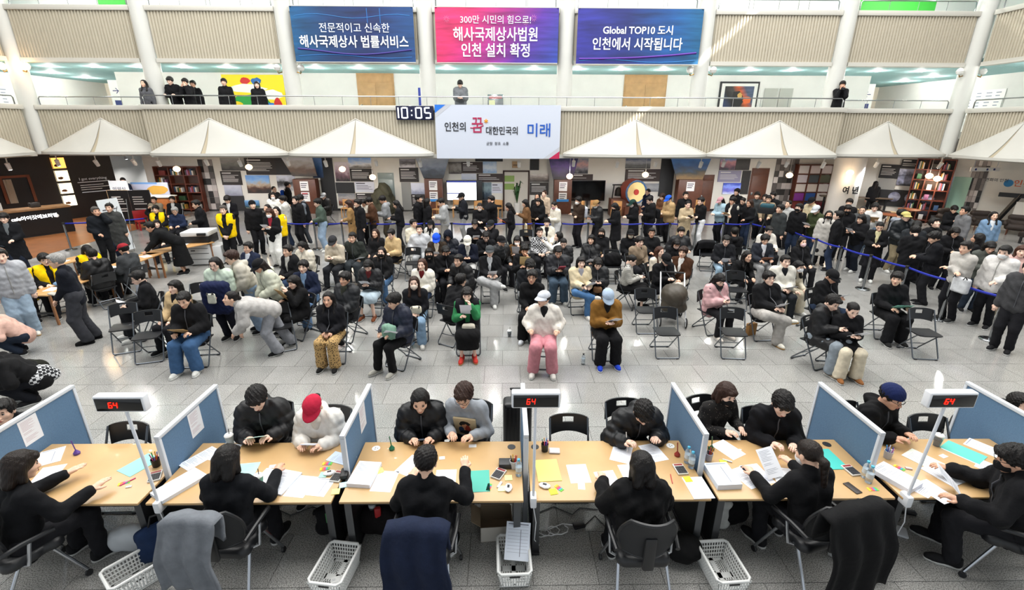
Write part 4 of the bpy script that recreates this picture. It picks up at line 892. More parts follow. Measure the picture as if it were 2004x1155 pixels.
def tv(R,label,on):
    x0,x1,z0,z1=R;w,h=x1-x0,z1-z0;t=thing('television',label,'television',((x0+x1)/2,24.3,0))
    MB().rbox(-w/2,w/2,-.03,.04,z0,z1,.008).build('housing',BLACKM,t)
    if on:
        MB().box(-w/2+.03,w/2-.3,-.034,-.03,z0+.04,z1-.03).build('screen',mat('screen_on','#ffffff',.3,emit=1.2,ecol='#f4f6ff'),t)
        MB().box(-w/2+.03,w/2-.3,-.036,-.034,z1-.10,z1-.03).build('title_bar',mat('screen_bar','#1c2f8a',.4,emit=.5),t);MB().box(-w/2+.03,-.15,-.036,-.034,z0+.36,z0+.40).build('title_bar',MATS['screen_bar'],t)
    else:MB().box(-w/2+.03,w/2-.03,-.034,-.03,z0+.04,z1-.03).build('screen',mat('screen_off','#050507',.12),t)
    MB().tube([(0,.02,z0),(0,.02,.06)],.04,8).build('stand_pole',BLACKM,t);MB().rbox(-.4,.4,-.25,.3,0,.06,.01).build('stand_base',BLACKM,t)
tv(((-2.943,-1.142,0.593,1.607)),'television with bright white document screen on the rear wall',1);tv(((3.325,5.061,0.603,1.621)),'large black switched-off television right of third totem',0)
t=thing('festival_drum','large barrel drum with a painted yellow face by the rear wall','drum',((6.28,0.883)[0],23.6,.55),.25)
MB().lathe([(.55,0),(.62,.2),(.62,.5),(.55,.7)],24,M=RX(math.pi/2)@T(0,.62,-.35)).build('barrel',mat('drum_red','#7c3a2c',.5),t);MB().lathe([(.52,0),(.54,.02)],24,M=RX(math.pi/2)@T(0,.62,.35)).build('drum_head',mat('drum_skin','#dfc58a',.6),t)
MB().lathe([(.14,0),(.14,.01)],20,M=RX(math.pi/2)@T(0,.62,.37)).build('emblem',mat('drum_red2','#a5342c',.5),t);MB().tube([(.53*math.cos(i*.393),-.36,.62+.53*math.sin(i*.393)) for i in range(16)],.05,6,closed=True).build('rim',mat('drum_blue','#3d5f88',.5),t)
MB().box(-.5,.5,-.3,.3,-.53,-.1).build('stand',BROWN,t)
t=thing('bronze_bell','small dark bell on a wooden plinth beside the drum','bell',((5.57,0.882)[0],23.6,0));MB().rbox(-.38,.38,-.3,.3,0,.82,.01).build('plinth',BROWN,t);MB().lathe([(.17,.95),(.16,1.2),(.10,1.34),(.02,1.38)],16).build('bell',mat('bronze','#1c1a17',.4,.8),t)
for x in(-.28,.28):MB().tube([(x,0,.82),(x*.8,0,1.5)],.03,6).build('frame_post',BLACKM,t)
MB().tube([(-.3,0,1.48),(.3,0,1.48)],.035,6).build('frame_beam',BLACKM,t)
V,F=sdf([rc((-.35,0,.3),(.1,0,1.2),.45,.3,.2),rc((.2,.1,.3),(.3,.05,.9),.5,.3,.2),ripple(.06,7),ripple(.02,19),cut(0,0,1,0)],.05)
o=link(bpy.data.objects.new('display_rock',mesh_np('display_rock',V,F,[mat('rock','#3b3a2a',.8,bump=.6,bscale=9,var=.3,vscale=4)])));o.location=((-6.154,0.213)[0],23.9,0);tag(o,'dark green-brown rock sculpture beside the glass door','rock')
BOOKC=('#7a2f2a','#2e4a6c','#c9c2b2','#355a3c','#b58a3c','#d8d8d6','#3a3a3c','#8d5a7a')
def bookcase(loc,rz,w,h,rows,cols,label,contents=True,m=None):
    m=m or mat('bookcase_wood','#5d2c1c',.45,var=.15,vscale=5);t=thing('bookcase',label,'bookcase',loc,rz)
    MB().box(-w/2,w/2,.30,.34,0,h).build('back_panel',BROWND,t)
    for i in range(cols+1):x=-w/2+w*i/cols;MB().box(x-.025,x+.025,0,.3,0,h).build('upright',m,t)
    for j in range(rows+1):z=.1+(h-.14)*j/rows;MB().box(-w/2,w/2,.005,.3,z,z+.04).build('shelf',m,t)
    k=0
    if contents:
        r_=random.Random(crc(label)%999)
        for j in range(rows):
            for i in range(cols):
                x=-w/2+w*i/cols+.06;z=.14+(h-.14)*j/rows;cell=w/cols-.12;hh=(h-.14)/rows-.06
                kind=r_.choice(('books','box','none','books','frame'))
                Mw=T(*loc)@RZ(rz);sr=('bottom','second','third','fourth','fifth','sixth','seventh')[j]
                if kind=='books':
                    for b_ in range(5):
                        bh=hh*r_.uniform(.55,.85);o=MB().box(0,cell/8,.06,.24,0,bh).build('book',mat('book_%d'%(k%8),BOOKC[k%8],.6));o.matrix_world=Mw@T(x+b_*cell/7.2,0,z+.001);k+=1
                        tag(o,'upright book, number %s in column %s on %s shelf of the %s'%(ORD[b_],ORD[i],sr,'left bookcase' if loc[0]<0 else 'right bookcase'),'book','books in the '+('left' if loc[0]<0 else 'right')+' bookcase')
                elif kind!='none':
                    o=MB().rbox(0,cell*.5,.08,.12 if kind=='frame' else .24,0,hh*.6,.005).build('display_box' if kind=='box' else 'standing_picture',mat('book_%d'%(k%8),BOOKC[k%8],.6));o.matrix_world=Mw@T(x+cell*.2,0,z+.001);k+=1
                    tag(o,'small %s in column %s on %s shelf of %s'%('display box' if kind=='box' else 'standing frame',ORD[i],sr,'left bookcase' if loc[0]<0 else 'right bookcase'),'box' if kind=='box' else 'frame')
    return t
x0,x1,z0,z1=(-17.401,-15.271,0.17,2.232);bookcase(((x0+x1)/2,24.4,0),0,x1-x0,z1,5,3,'tall dark red-brown bookcase with books and figurines beside mosaic wall at left')
x0,x1,z0,z1=(14.801,16.561,0.293,2.412);t=bookcase(((x0+x1)/2,24.4,0),0,x1-x0,z1,5,3,'wide bookcase filled with white logo boards and coloured posters at right',False)
w=x1-x0
for j,row in enumerate(((BOOKC[0],'#1b3a6e','#7c2a34'),('#7a2d8c','#1c4f96','#c9c4c0'),('#d6cfc8','#ddd2c8','#d8d4d0'),('#cfc9cf','#3f4a52','#4d5540'),('#d8d3d3','#dcd0d0','#dbd3d6'))):
    for i,c in enumerate(row):
        o=MB().box(-w/6.8,w/6.8,-.01,.02,0,(z1-.14)/5-.07).build('logo_board',mat('logo_%d%d'%(i,j),c,.5));o.location=((x0+x1)/2+(i-1)*w/3,24.45,.15+(z1-.14)/5*j)
        tag(o,'printed board in %s column, %s row from bottom of the logo bookcase'%(ORD[i],ORD[j]),'board','boards in logo bookcase')
MOS=('#3a3836','#77716e','#b4aca9','#55504e','#c9c3c0','#1f1e1e','#8d8683','#9b928f')
def mosaic(R,y,cols,rows,name,cset=None,rz=0,O=None,holes=None):
    x0,x1,z0,z1=R;w,h=(x1-x0)/cols,(z1-z0)/rows
    c=(x0+x1)/2;loc=(c,y,z0) if O is None else(O[0]+math.cos(rz)*c,O[1]+math.sin(rz)*c,z0)
    bk=MB().box(-(x1-x0)/2,(x1-x0)/2,-.01,0,0,z1-z0).build(name,mat('mosaic_grout','#6a6663',.8),loc=loc,rot=(0,0,rz),kind='structure')
    r_=random.Random(crc(name)%77);me=[MB().box(.006,w-.006,-.03,-.01,.006,h-.006).mesh('mosaic_tile',mat('mosaic_%d'%i,cc,.5)) for i,cc in enumerate(cset or MOS)]
    for i in range(cols):
        for j in range(rows):
            if holes and holes(i,j):continue
            inst('mosaic_tile',r_.choice(me),bk,(-(x1-x0)/2+i*w,0,j*h))
mosaic(((-15.38,-14.659,0.057,2.552)),24.79,3,8,'wall_mosaic_left');mosaic(((13.809,14.979,0.23,2.682)),24.79,5,8,'wall_mosaic_right',('#4a3536','#8d7b7e','#2c2324','#b3a5a8','#5f4c4e','#77676a'))
MB().lathe([(.62,0),(.62,3.0)],24).build('wall_round_pillar',WHITE,loc=(15.85,22.3,0),kind='structure')
t=thing('wall_lettering','black Korean letters on the white round pillar','sign',(15.7,21.66,1.45));text('여 년',.36,LETK,t,(0,0,0),bold=.03)
# ---------------------------------------------------------------- angled right wall: posters, bookcase, glass door, mosaic
WA=(16.3,24.8);WRZ=math.atan2(18.8-24.8,23-16.3)
wr=MB().box(0,9.0,0,.15,0,3.0).build('wall_right',WALLP,loc=(WA[0],WA[1],0),rot=(0,0,WRZ),kind='structure')
MB().box(22.95,23.1,8,18.8,0,3.0).build('wall_right_side',WALLP,kind='structure')
for R,k,lb in((((2.347,3.08,1.886,2.517)),'chartext','black text poster on the angled right wall'),(((2.414,3.074,1.359,1.856)),'grey','grey poster with three small pictures below black text poster'),(((2.472,3.813,0.598,1.382)),'char','dark display with a city model photograph near the bench'),
                 (((3.084,3.772,1.584,2.343)),('#2a2a2e','#8d90a6','#40424c','#b0b2c4'),'collage of grey group photographs beside the right bookcase'),(((3.082,3.746,2.373,2.781)),'chartext','dark title strip above photograph collage')):
    panel(R,k,lb,rz=WRZ,O=WA)
for j in range(5):
    t=thing('round_photo','%s round photograph low on the angled right wall'%ORD[j],'photo',(0,0,0));s_=(3.145,3.895,0.85,1.296)[0]+(j%3)*.62+(.6 if j>2 else 0);t.location=(WA[0]+math.cos(WRZ)*s_,WA[1]+math.sin(WRZ)*s_,1.05-.55*(j//3));t.rotation_euler=(0,0,WRZ)
    MB().lathe([(.23,.05),(.23,.07)],20,M=RX(math.pi/2)).build('print',photo('round_%d'%j,('#4a4a60','#a9acc0','#6d7088')),t)
x0,x1,z0,z1=(3.655,4.986,0.551,2.722);bookcase((WA[0]+math.cos(WRZ)*(x0+x1)/2+math.sin(WRZ)*.36,WA[1]+math.sin(WRZ)*(x0+x1)/2-math.cos(WRZ)*.36,0),WRZ,x1-x0,2.85,6,3,'tall red-brown bookcase on the angled right wall by green glass door')
x0,x1,z0,z1=(5.064,5.651,0.656,2.114);t=MB().box(x0,x1,-.04,0,0,z1).build('door_6',mat('green_glass','#a8cbb6',.15,spec=.6),wr);MB().box(x0-.05,x0,-.06,0,0,z1).build('door_frame',STEEL,wr)
mosaic(((5.583,6.101,0.541,2.875)),0,4,9,'wall_mosaic_angled',rz=WRZ,O=WA)
x0=(6.715,6.821,1.923,2.131)[0]
t=thing('wall_lettering','black, blue and orange Korean logo lettering on right white wall','sign',(WA[0]+math.cos(WRZ)*x0+.1,WA[1]+math.sin(WRZ)*x0-.05,1.95),WRZ);text('새로운 변화의 인천',.15,LETK,t,(-.62,-.03,.1),bold=.01);MB().lathe([(.15,0),(.15,.02)],18,M=RX(math.pi/2)).build('blue_disc',mat('logo_blue','#2f86c0',.5),t,loc=(0,-.01,0));text('인천',.3,mat('logo_orange','#e0612a',.5),t,(.42,-.03,0),bold=.012)
t=thing('hanging_sign','white strip sign with small blue marks hanging at right','sign',((20.419,2.534)[0],20.5,2.42));MB().box(-.62,.62,-.02,.02,0,.16).build('panel',mat('dir_white','#eceae6',.5),t)
for x in(-.45,.05,.35):MB().box(x,x+.08,-.024,-.02,.04,.12).build('blue_mark',MATS['dir_blue'],t)
for x in(-.5,.5):MB().tube([(x,0,.16),(x,0,.6)],.008,5).build('hanger',STEEL,t)
t=thing('zigzag_display','black zigzag display frame with framed sheets at the right edge','display',(21.7,18.6,0),-.9)
MB().box(-1.6,1.6,0,.12,.3,.5).box(-1.6,1.6,0,.12,1.45,1.62).build('rail',BLACKM,t)
for x in(-1.2,-.1,1.0):MB().tube([(x-.25,.06,.3),(x+.25,.06,1.6)],.09,4).build('slanted_post',BLACKM,t);MB().box(x+.2,x+.55,-.02,.02,.75,1.3).build('framed_sheet',mat('sheet_pale','#d6cfc4',.6),t)
def round_table(loc,label):
    t=thing('round_table',label,'table',loc);MB().lathe([(.40,.70),(.42,.72),(.42,.74),(.40,.75)],24).build('table_top',mat('table_red','#9c5a38',.4,var=.1),t);MB().tube([(0,0,.04),(0,0,.70)],.04,8).build('pedestal',BLACKM,t);MB().lathe([(.26,0),(.26,.02),(.05,.05)],20).build('base',BLACKM,t)
round_table((18.0,20.9,0),'round reddish cafe table in front of right bookcase');round_table((16.2,19.6,0),'round reddish cafe table beside the queue at right')
for k,(x,y,a) in enumerate(((19.6,20.6,.3),(20.4,19.9,-.4),(17.2,21.4,.6),(20.9,18.9,-.9),(19.0,19.5,2.6))):
    t=thing('armchair','dark brown rounded armchair, %s of the cafe seats at right rear'%ORD[k],'armchair',(x,y,0),a,'armchairs at the right rear')
    V,F=sdf([rc((-.22,0,.33),(.22,0,.33),.14,.14,.05),rc((-.30,.22,.45),(.30,.22,.45),.10,.10,.1),rc((-.25,.26,.70),(.25,.26,.70),.11,.11,.12),rc((-.33,.2,.48),(-.33,-.18,.48),.08,.08,.08),rc((.33,.2,.48),(.33,-.18,.48),.08,.08,.08)],.03)
    link(bpy.data.objects.new('shell',mesh_np('shell',V,F,[mat('armchair_brown','#332923',.7)])),t)
    for px_,py_ in((-.22,-.15),(.22,-.15),(-.22,.2),(.22,.2)):MB().tube([(px_,py_,0),(px_,py_,.24)],.02,6).build('leg',BROWN,t)
t=thing('bench','low dark leather bench with a round button at right edge','bench',(20.2,16.6,0),-1.2);MB().rbox(-1.1,1.1,-.3,.3,.25,.45,.05).build('seat',mat('leather_dark','#2b2320',.4),t);MB().rbox(-1.1,1.1,.2,.34,.42,.85,.05).build('backrest',MATS['leather_dark'],t)
for px_,py_ in((-1,-.2),(1,-.2),(-1,.25),(1,.25)):MB().box(px_-.03,px_+.03,py_-.03,py_+.03,0,.26).build('leg',BLACKM,t)
for k in range(4):
    t=thing('stool','%s pale wooden stool under the pillar ledge'%ORD[k],'stool',(16.4+.55*k,23.2-.4*k,0),0,'stools by the pillar ledge');MB().rbox(-.18,.18,-.18,.18,.42,.46,.01).build('seat',mat('oak_light','#d8b98c',.6),t)
    for px_,py_ in((-.14,-.14),(.14,-.14),(-.14,.14),(.14,.14)):MB().box(px_-.018,px_+.018,py_-.018,py_+.018,0,.43).build('leg',MATS['oak_light'],t)
t=thing('ledge_counter','long dark standing ledge beside the white pillar','counter',(17.2,23.3,0),-.35);MB().box(-1.5,1.5,-.2,.2,.92,.97).build('top',mat('ledge','#6a5a4a',.5),t)
for x in(-1.3,1.3):MB().box(x-.04,x+.04,-.04,.04,0,.92).build('post',BLACKM,t)
def wood_chair(loc,rz,label):
    t=thing('wooden_chair',label,'chair',loc,rz,'light wooden chairs along the rear wall');m=mat('beech','#b98a55',.5,var=.1)
    MB().rbox(-.21,.21,-.2,.2,.42,.46,.01).build('seat',m,t);MB().rbox(-.2,.2,.17,.21,.58,.82,.01).build('backrest',m,t)
    for px_,py_ in((-.19,-.18),(.19,-.18)):MB().box(px_-.018,px_+.018,py_-.018,py_+.018,0,.42).build('leg',m,t)
    for px_ in(-.19,.19):MB().box(px_-.018,px_+.018,.17,.205,0,.82).build('leg',m,t)
for k,x in enumerate((-3.2,-2.3,-1.2,-.4,3.6,4.4,5.3,-7.6,8.6,9.4)):wood_chair((x,22.6+.3*(k%2),0),.5*(k%3-1),'light wooden chair, %s along the rear wall'%ORD[k])
# ---------------------------------------------------------------- cafe at the left
CA=(-22.8,18.2);CRZ=math.atan2(6.0,3.6)
cw=MB().box(-6,7.0,0,.15,0,3.0).build('wall_cafe',mat('cafe_dark','#1a1310',.5,var=.2,vscale=2),loc=(CA[0],CA[1],0),rot=(0,0,CRZ),kind='structure')
def on_cafe(s,off=0):return(CA[0]+math.cos(CRZ)*s+math.sin(CRZ)*off,CA[1]+math.sin(CRZ)*s-math.cos(CRZ)*off)
for j,c in enumerate(('#ffb85a','#ffe9c0','#fff0cf','#fff3d8')):
    z=2.28-j*.56;p=on_cafe(5.0,.01);t=thing('menu_lightbox','%s glowing menu light box from the top on dark cafe wall'%ORD[j],'light box',(p[0],p[1],z),CRZ);MB().box(-.24,.24,-.06,0,0,.48).build('lit_panel',mat('lightbox_%d'%j,c,.5,emit=1.6),t);MB().tube([(-.24,-.06,0),(.24,-.06,0),(.24,-.06,.48),(-.24,-.06,.48)],.015,4,closed=True).build('frame',BLACKM,t);MB().prism(blob(-.08,.14,.1,.06,seed=j),.061,.063,Mz).build('food_picture',mat('food','#7a4a28',.5),t)
p=on_cafe(6.1,.02);t=thing('wall_lettering','white lettering reading I got everything on dark cafe wall','sign',(p[0],p[1],1.75),CRZ);text('I got everything',.17,LETW,t,(0,-.02,.0),bold=.006)
MB().box(-.62,.62,-.02,0,-.16,-.13).box(-.55,.6,-.02,0,-.62,-.59).build('rule_line',LETW,t);b=MB()
for j in range(3):b.box(-.55,.55-.2*(j==0)-.3*(j==2),-.02,0,-.3-.1*j,-.27-.1*j)
b.build('small_print',PRINTW,t)
for k,s_ in enumerate((1.3,3.4)):
    p=on_cafe(s_,.02);t=thing('wall_mirror','%s wood-framed hatch behind the cafe counter'%('left' if k==0 else 'right'),'hatch',(p[0],p[1],.95),CRZ);MB().box(-.42,.42,-.01,0,0,1.05).build('opening',BLACKM,t)
    for a in((-.5,-.4,0,1.15),(.4,.5,0,1.15),(-.5,.5,1.05,1.15)):MB().box(a[0],a[1],-.06,0,a[2],a[3]).build('frame_bar',mat('frame_orange','#7c4020',.5),t)
    if k:V=[(-.38+.05*i,-.05-.03*(i%2),z) for z in(.0,1.0) for i in range(6)];MB().add(V,[(i,i+1,7+i,6+i) for i in range(5)]).build('curtain',mat('curtain','#b7ab98',.8),t)
def cpt(s,off):return on_cafe(s,off)
CL=6.4;p=cpt(.6,3.35);t=thing('cafe_counter','long black cafe counter with wooden top and lit lettering','counter',(p[0],p[1],0),CRZ)
MB().box(-3.2,3.2,-.3,.3,.08,1.0).build('front_panel',mat('counter_black','#0d0b0c',.35),t);MB().rbox(-3.25,3.25,-.36,.4,1.0,1.08,.01).build('counter_top',mat('counter_wood','#8b6844',.5,var=.15),t);MB().box(-3.2,3.2,-.26,.3,0,.08).build('plinth',BLACKM,t)
for x in(-3.2,0.0):MB().box(x-.06,x+.06,-.34,-.3,0,1.0).build('wood_post',MATS['counter_wood'],t)
text('cafe아이갓에브리띵',.17,mat('cafe_led','#ffffff',.4,emit=3),t,(2.1,-.31,.74),bold=.012)
for x in(.55,2.75):MB().lathe([(.07,0),(.07,.01)],14,M=RX(math.pi/2)).build('round_sticker',PRINTW,t,loc=(x,-.3,.72))
MB().box(.3,.48,-.31,-.3,.62,.86).build('blue_sticker',mat('stick_blue','#2257c0',.5),t)
for k,(x,w_,h_,c,nm,lb) in enumerate(((-2.6,.22,.35,'#c9c5c0','box','white carton'),(-2.2,.22,.3,'#3a3a3e','coffee_machine','dark coffee machine'),(-1.7,.3,.2,'#b7a79a','pastry_tray','pastry tray'),(-.9,.16,.28,'#a58a5a','jar','brown jar'),(-.4,.2,.22,'#b52b2b','red_box','small red box'),(.6,.5,.34,'#c8c9cc','register','grey cash register'),(1.3,.14,.3,'#d8d8d6','bottle','white pump bottle'),(2.3,.3,.18,'#2a2522','tray','dark serving tray'))):
    q=cpt(.6+x,3.25);o=MB().rbox(-w_/2,w_/2,-.12,.12,0,h_,.02).build(nm,mat('cafe_item_%d'%k,c,.5),loc=(q[0],q[1],1.081),rot=(0,0,CRZ));tag(o,'%s standing on the cafe counter'%lb,nm.split('_')[-1])
MB().box(-24,-15.5,14.5,23.5,0,.004).build('trim_wood_floor',mat('wood_floor','#9a6238',.35,var=.15,vscale=3),kind='structure')
p=on_cafe(-3.2,.02)
MB().box(-20.6,-20.4,24.4,30,0,3).build('wall_left_corridor',WHITE,kind='structure');MB().box(-20.6,-18,29.5,29.6,0,3).build('wall_corridor_end',WHITE,kind='structure');MB().box(-24,-23.9,8,24,0,3).build('wall_left',WALLP,kind='structure')
t=thing('info_desk','orange-brown wooden reception desk in front of corridor opening','desk',((-16.673,-0.073)[0],22.6,0));MB().rbox(-1.1,1.1,-.3,.3,0,1.0,.01).build('front',mat('desk_orange','#9a5a2c',.45,var=.12),t);MB().rbox(-1.15,1.15,-.35,.35,1.0,1.05,.01).build('top',WHITE,t)
t=thing('poster_board','pale blue poster board behind the reception desk','poster',((-16.959,1.017)[0],23.4,.95));MB().box(-.9,-.84,-.02,.02,-.95,0).box(.7,.76,-.02,.02,-.95,0).build('stand_leg',STEEL,t);MB().box(-.95,.8,-.02,.02,0,.62).build('panel',mat('poster_pale','#c5c9de',.5),t);MB().box(-.95,.3,-.026,-.02,.54,.62).build('blue_header',mat('poster_hd','#6f9fd8',.5),t);MB().prism(blob(.25,.25,.5,.22,seed=5),.022,.026,Mz).build('yellow_print',mat('poster_yel','#dba94a',.5),t)
for k,(u_,lb) in enumerate(((-16.95,'left'),(-16.05,'right'))):
    t=thing('menu_board','%s of two black standing menu boards with white text'%lb,'board',(u_,21.3,0),.12);MB().box(-.42,.42,-.02,.02,.05,1.45).build('panel',mat('board_black','#0c0b0b',.4),t);b=MB()
    for j in range(6):b.box(-.3,.05+.2*random.random(),-.026,-.02,1.15-j*.1-(.12 if j>3 else 0),1.19-j*.1-(.12 if j>3 else 0))
    b.build('chalk_text',PRINTW,t);MB().tube([(-.43,0,.05),(-.43,0,1.46),(.43,0,1.46),(.43,0,.05)],.02,6).build('frame',STEEL if k else mat('oak_light','#d8b98c',.6),t);MB().box(-.43,.43,-.2,.2,0,.05).build('foot',BLACKM,t)
t=thing('notice_stand','white standing notice with grey Korean letters behind the menu boards','sign',((-17.704,1.146)[0],22.4,0));MB().box(-.42,.42,-.02,.02,.75,1.75).build('panel',mat('stand_pale','#d9dcdf',.5),t);text('민원실',.22,PRINTK,t,(0,-.03,1.35));text('안내',.22,PRINTK,t,(0,-.03,1.1));MB().tube([(0,0,0),(0,0,.75)],.03,6).build('pole',STEEL,t);MB().box(-.25,.25,-.2,.2,0,.03).build('base',STEEL,t)
t=thing('red_chair','small red wooden chair beside the reception desk','chair',(-15.2,20.0,0),.9);m=mat('red_lacquer','#9a1f22',.4)
MB().rbox(-.24,.24,-.24,.24,.34,.40,.01).build('seat',m,t);MB().rbox(-.24,.24,.18,.23,.40,.78,.01).build('backrest',m,t)
for px_,py_ in((-.2,-.2),(.2,-.2),(-.2,.2),(.2,.2)):MB().box(px_-.03,px_+.03,py_-.03,py_+.03,0,.34).build('leg',m,t)
t=thing('easel_board','tall white glass notice board leaning on a thin metal easel','easel',(-12.9,15.9,0),1.42)
MB().box(-.36,.36,-.012,.012,.1,1.85,RX(-.12)).build('panel',mat('board_glass','#d4d9dc',.3),t);MB().tube([(-.3,.02,0),(-.3,-.2,1.8)],.012,6).tube([(.3,.02,0),(.3,-.2,1.8)],.012,6).tube([(0,.6,0),(0,-.1,1.6)],.012,6).build('easel_leg',STEEL,t)
for k in range(5):MB().box(-.28,.2,-.02,-.013,1.5-k*.2,1.53-k*.2,RX(-.12)).build('printed_line',PRINTK,t)
# ---------------------------------------------------------------- ceiling spots and pendant globes on the ground floor
def pendant(x,y,z,k):
    t=thing('pendant_globe','%s glowing round pendant lamp from the left on the ground floor'%ORD[k],'lamp',(x,y,z));MB().lathe([(.03,-.12),(.11,-.08),(.15,0),(.11,.08),(.03,.12)],14).build('globe',mat('pendant_glow','#ffe2b8',.4,emit=7,ecol='#ffc98e'),t);MB().tube([(0,0,.12),(0,0,3.0-z)],.006,5).build('cord',WHITE,t)
    l=bpy.data.lights.new('pendant_lamp','POINT');l.energy=18;l.color=(1,.8,.58);l.shadow_soft_size=.15;o=link(bpy.data.objects.new('pendant_lamp',l),t);o.location=(0,-.02,-.3)
for k,(x,z) in enumerate(((-14.64,2.31),(-11.43,2.40),(-7.29,2.32),(-5.97,1.97),(2.93,2.03),(6.37,2.11),(12.97,2.10),(15.3,2.27),(18.9,2.14),(19.3,2.02),(21.6,1.75))):pendant(x,21.4 if x>14 else 22.0,z,k)
def spot(x,y,k,watt=140,tilt=.5):
    t=thing('track_spotlight','%s white ceiling spotlight from the left under gallery canopy'%ORD[k],'spotlight',(x,y,2.98),0,'track spotlights under the gallery');MB().box(-.05,.05,-.05,.05,-.04,.02).box(-.015,.015,-.015,.015,-.26,-.04).build('bracket',WHITE,t)
    M_=T(0,0,-.34)@RX(tilt);MB().lathe([(.07,-.14),(.08,.11),(.04,.13)],12,M=M_).build('lamp_head',MATS['white_plastic'],t);MB().lathe([(.06,-.145),(.06,-.142)],12,M=M_).build('lens',mat('spot_lens','#fff',.4,emit=18),t)
    l=bpy.data.lights.new('spot_lamp','SPOT');l.energy=watt;l.spot_size=2.1;l.spot_blend=.8;l.shadow_soft_size=.06;o=link(bpy.data.objects.new('spot_lamp',l),t);o.location=(0,.08,-.52);o.rotation_euler=(tilt+.1,0,0)
for k,x in enumerate((-17.2,-16.0,-14.6,-12.9,-11.2,-9.4,-7.6,-5.6,-3.6,-1.6,.6,3.0,4.8,6.6,8.4,9.6,10.9,12.4,13.7,16.4,18.8,20.4)):spot(x,20.9+.5*(k%2),k)
for k,(x,y) in enumerate(((-19.6,17.2),(-19.0,19.0),(-18.9,21.0),(-20.6,15.8),(19.6,18.0),(20.2,16.0),(18.9,14.0),(-19.5,25.6),(-19.3,27.6))):spot(x,y,k+22,110 if k<7 else 160,.2)  # last two spotlights are added, only to brighten the left corridor
# ---------------------------------------------------------------- queue barrier
BELT=mat('belt_blue','#16279e',.6);CHROME=mat('stanchion_steel','#9a9da0',.22,1)
st_pole=MB().tube([(0,0,.03),(0,0,.93)],.032,12).mesh('post',CHROME);st_head=MB().lathe([(.034,.90),(.042,.905),(.042,.965),(.034,.97)],14).mesh('belt_head',BLACKM);st_base=MB().lathe([(.17,0),(.175,.02),(.15,.035),(.05,.05)],22).mesh('base',CHROME)
POSTS=[(-7.63+.96*i,16.5) for i in range(18)]+[(9.40,15.2),(9.47,14.0),(9.55,12.98),(9.70,12.04),(9.80,10.97),(9.90,9.86),(10.0,8.78),(10.1,7.7)]
for k,(x,y) in enumerate(POSTS):
    lb='%s steel belt post from the left in the rear barrier'%ORD[k] if k<18 else '%s steel belt post from the rear in right-hand barrier'%ORD[k-18]
    t=thing('stanchion',lb,'barrier post',(x,y,0),0,'belt barrier posts');inst('post',st_pole,t);inst('belt_head',st_head,t);inst('base',st_base,t)
def belt(a,b,lb):
    a,b=Vector((*a,.93)),Vector((*b,.93));d=b-a;L=d.length;m=MB();n=6
    V=[]
    for i in range(n+1):
        s=i/n;q=a+d*s;sag=-.03*math.sin(math.pi*s);V+=[(q.x,q.y,q.z-.025+sag),(q.x,q.y,q.z+.025+sag)]
    m.add(V,[(2*i,2*i+2,2*i+3,2*i+1) for i in range(n)]);o=m.build('barrier_belt',BELT);o.modifiers.new('thickness','SOLIDIFY').thickness=.003
    tag(o,lb,'belt','blue barrier belts')
for k in range(len(POSTS)-1):
    belt(POSTS[k],POSTS[k+1],'%s blue belt from the left of the rear barrier'%ORD[k] if k<17 else '%s blue belt from the rear of right-hand barrier'%ORD[k-17])
for k,(x,y) in enumerate(((-15.2,16.4),(-13.1,17.4))):
    t=thing('stanchion','%s belt post of the short barrier near cafe'%('left' if k==0 else 'right'),'barrier post',(x,y,0));inst('post',st_pole,t);inst('belt_head',st_head,t);inst('base',st_base,t)
belt((-15.2,16.4),(-13.1,17.4),'short blue belt near the cafe counter')
t=thing('photocopier','white and black office photocopier beside the vest-wearing staff','photocopier',(-9.55,14.75,0),.15);m=mat('copier_white','#cfd0d0',.45)
MB().rbox(-.36,.36,-.36,.36,.03,.66,.02).build('cabinet',m,t);MB().rbox(-.37,.37,-.37,.36,.66,.92,.02).build('black_band',BLACKM,t);MB().rbox(-.40,.40,-.38,.36,.92,1.06,.03).build('scanner_lid',m,t);MB().rbox(.36,.66,-.34,.30,.03,.60,.02).build('side_tray',m,t)
for z in(.2,.38,.54):MB().box(-.3,.3,-.368,-.36,z,z+.012).build('drawer_gap',STEELD,t)
MB().rbox(.1,.34,-.46,-.38,.95,1.03,.01).build('control_panel',BLACKM,t);MB().box(-.2,-.08,-.366,-.36,.46,.50).build('maker_badge',STEELD,t)
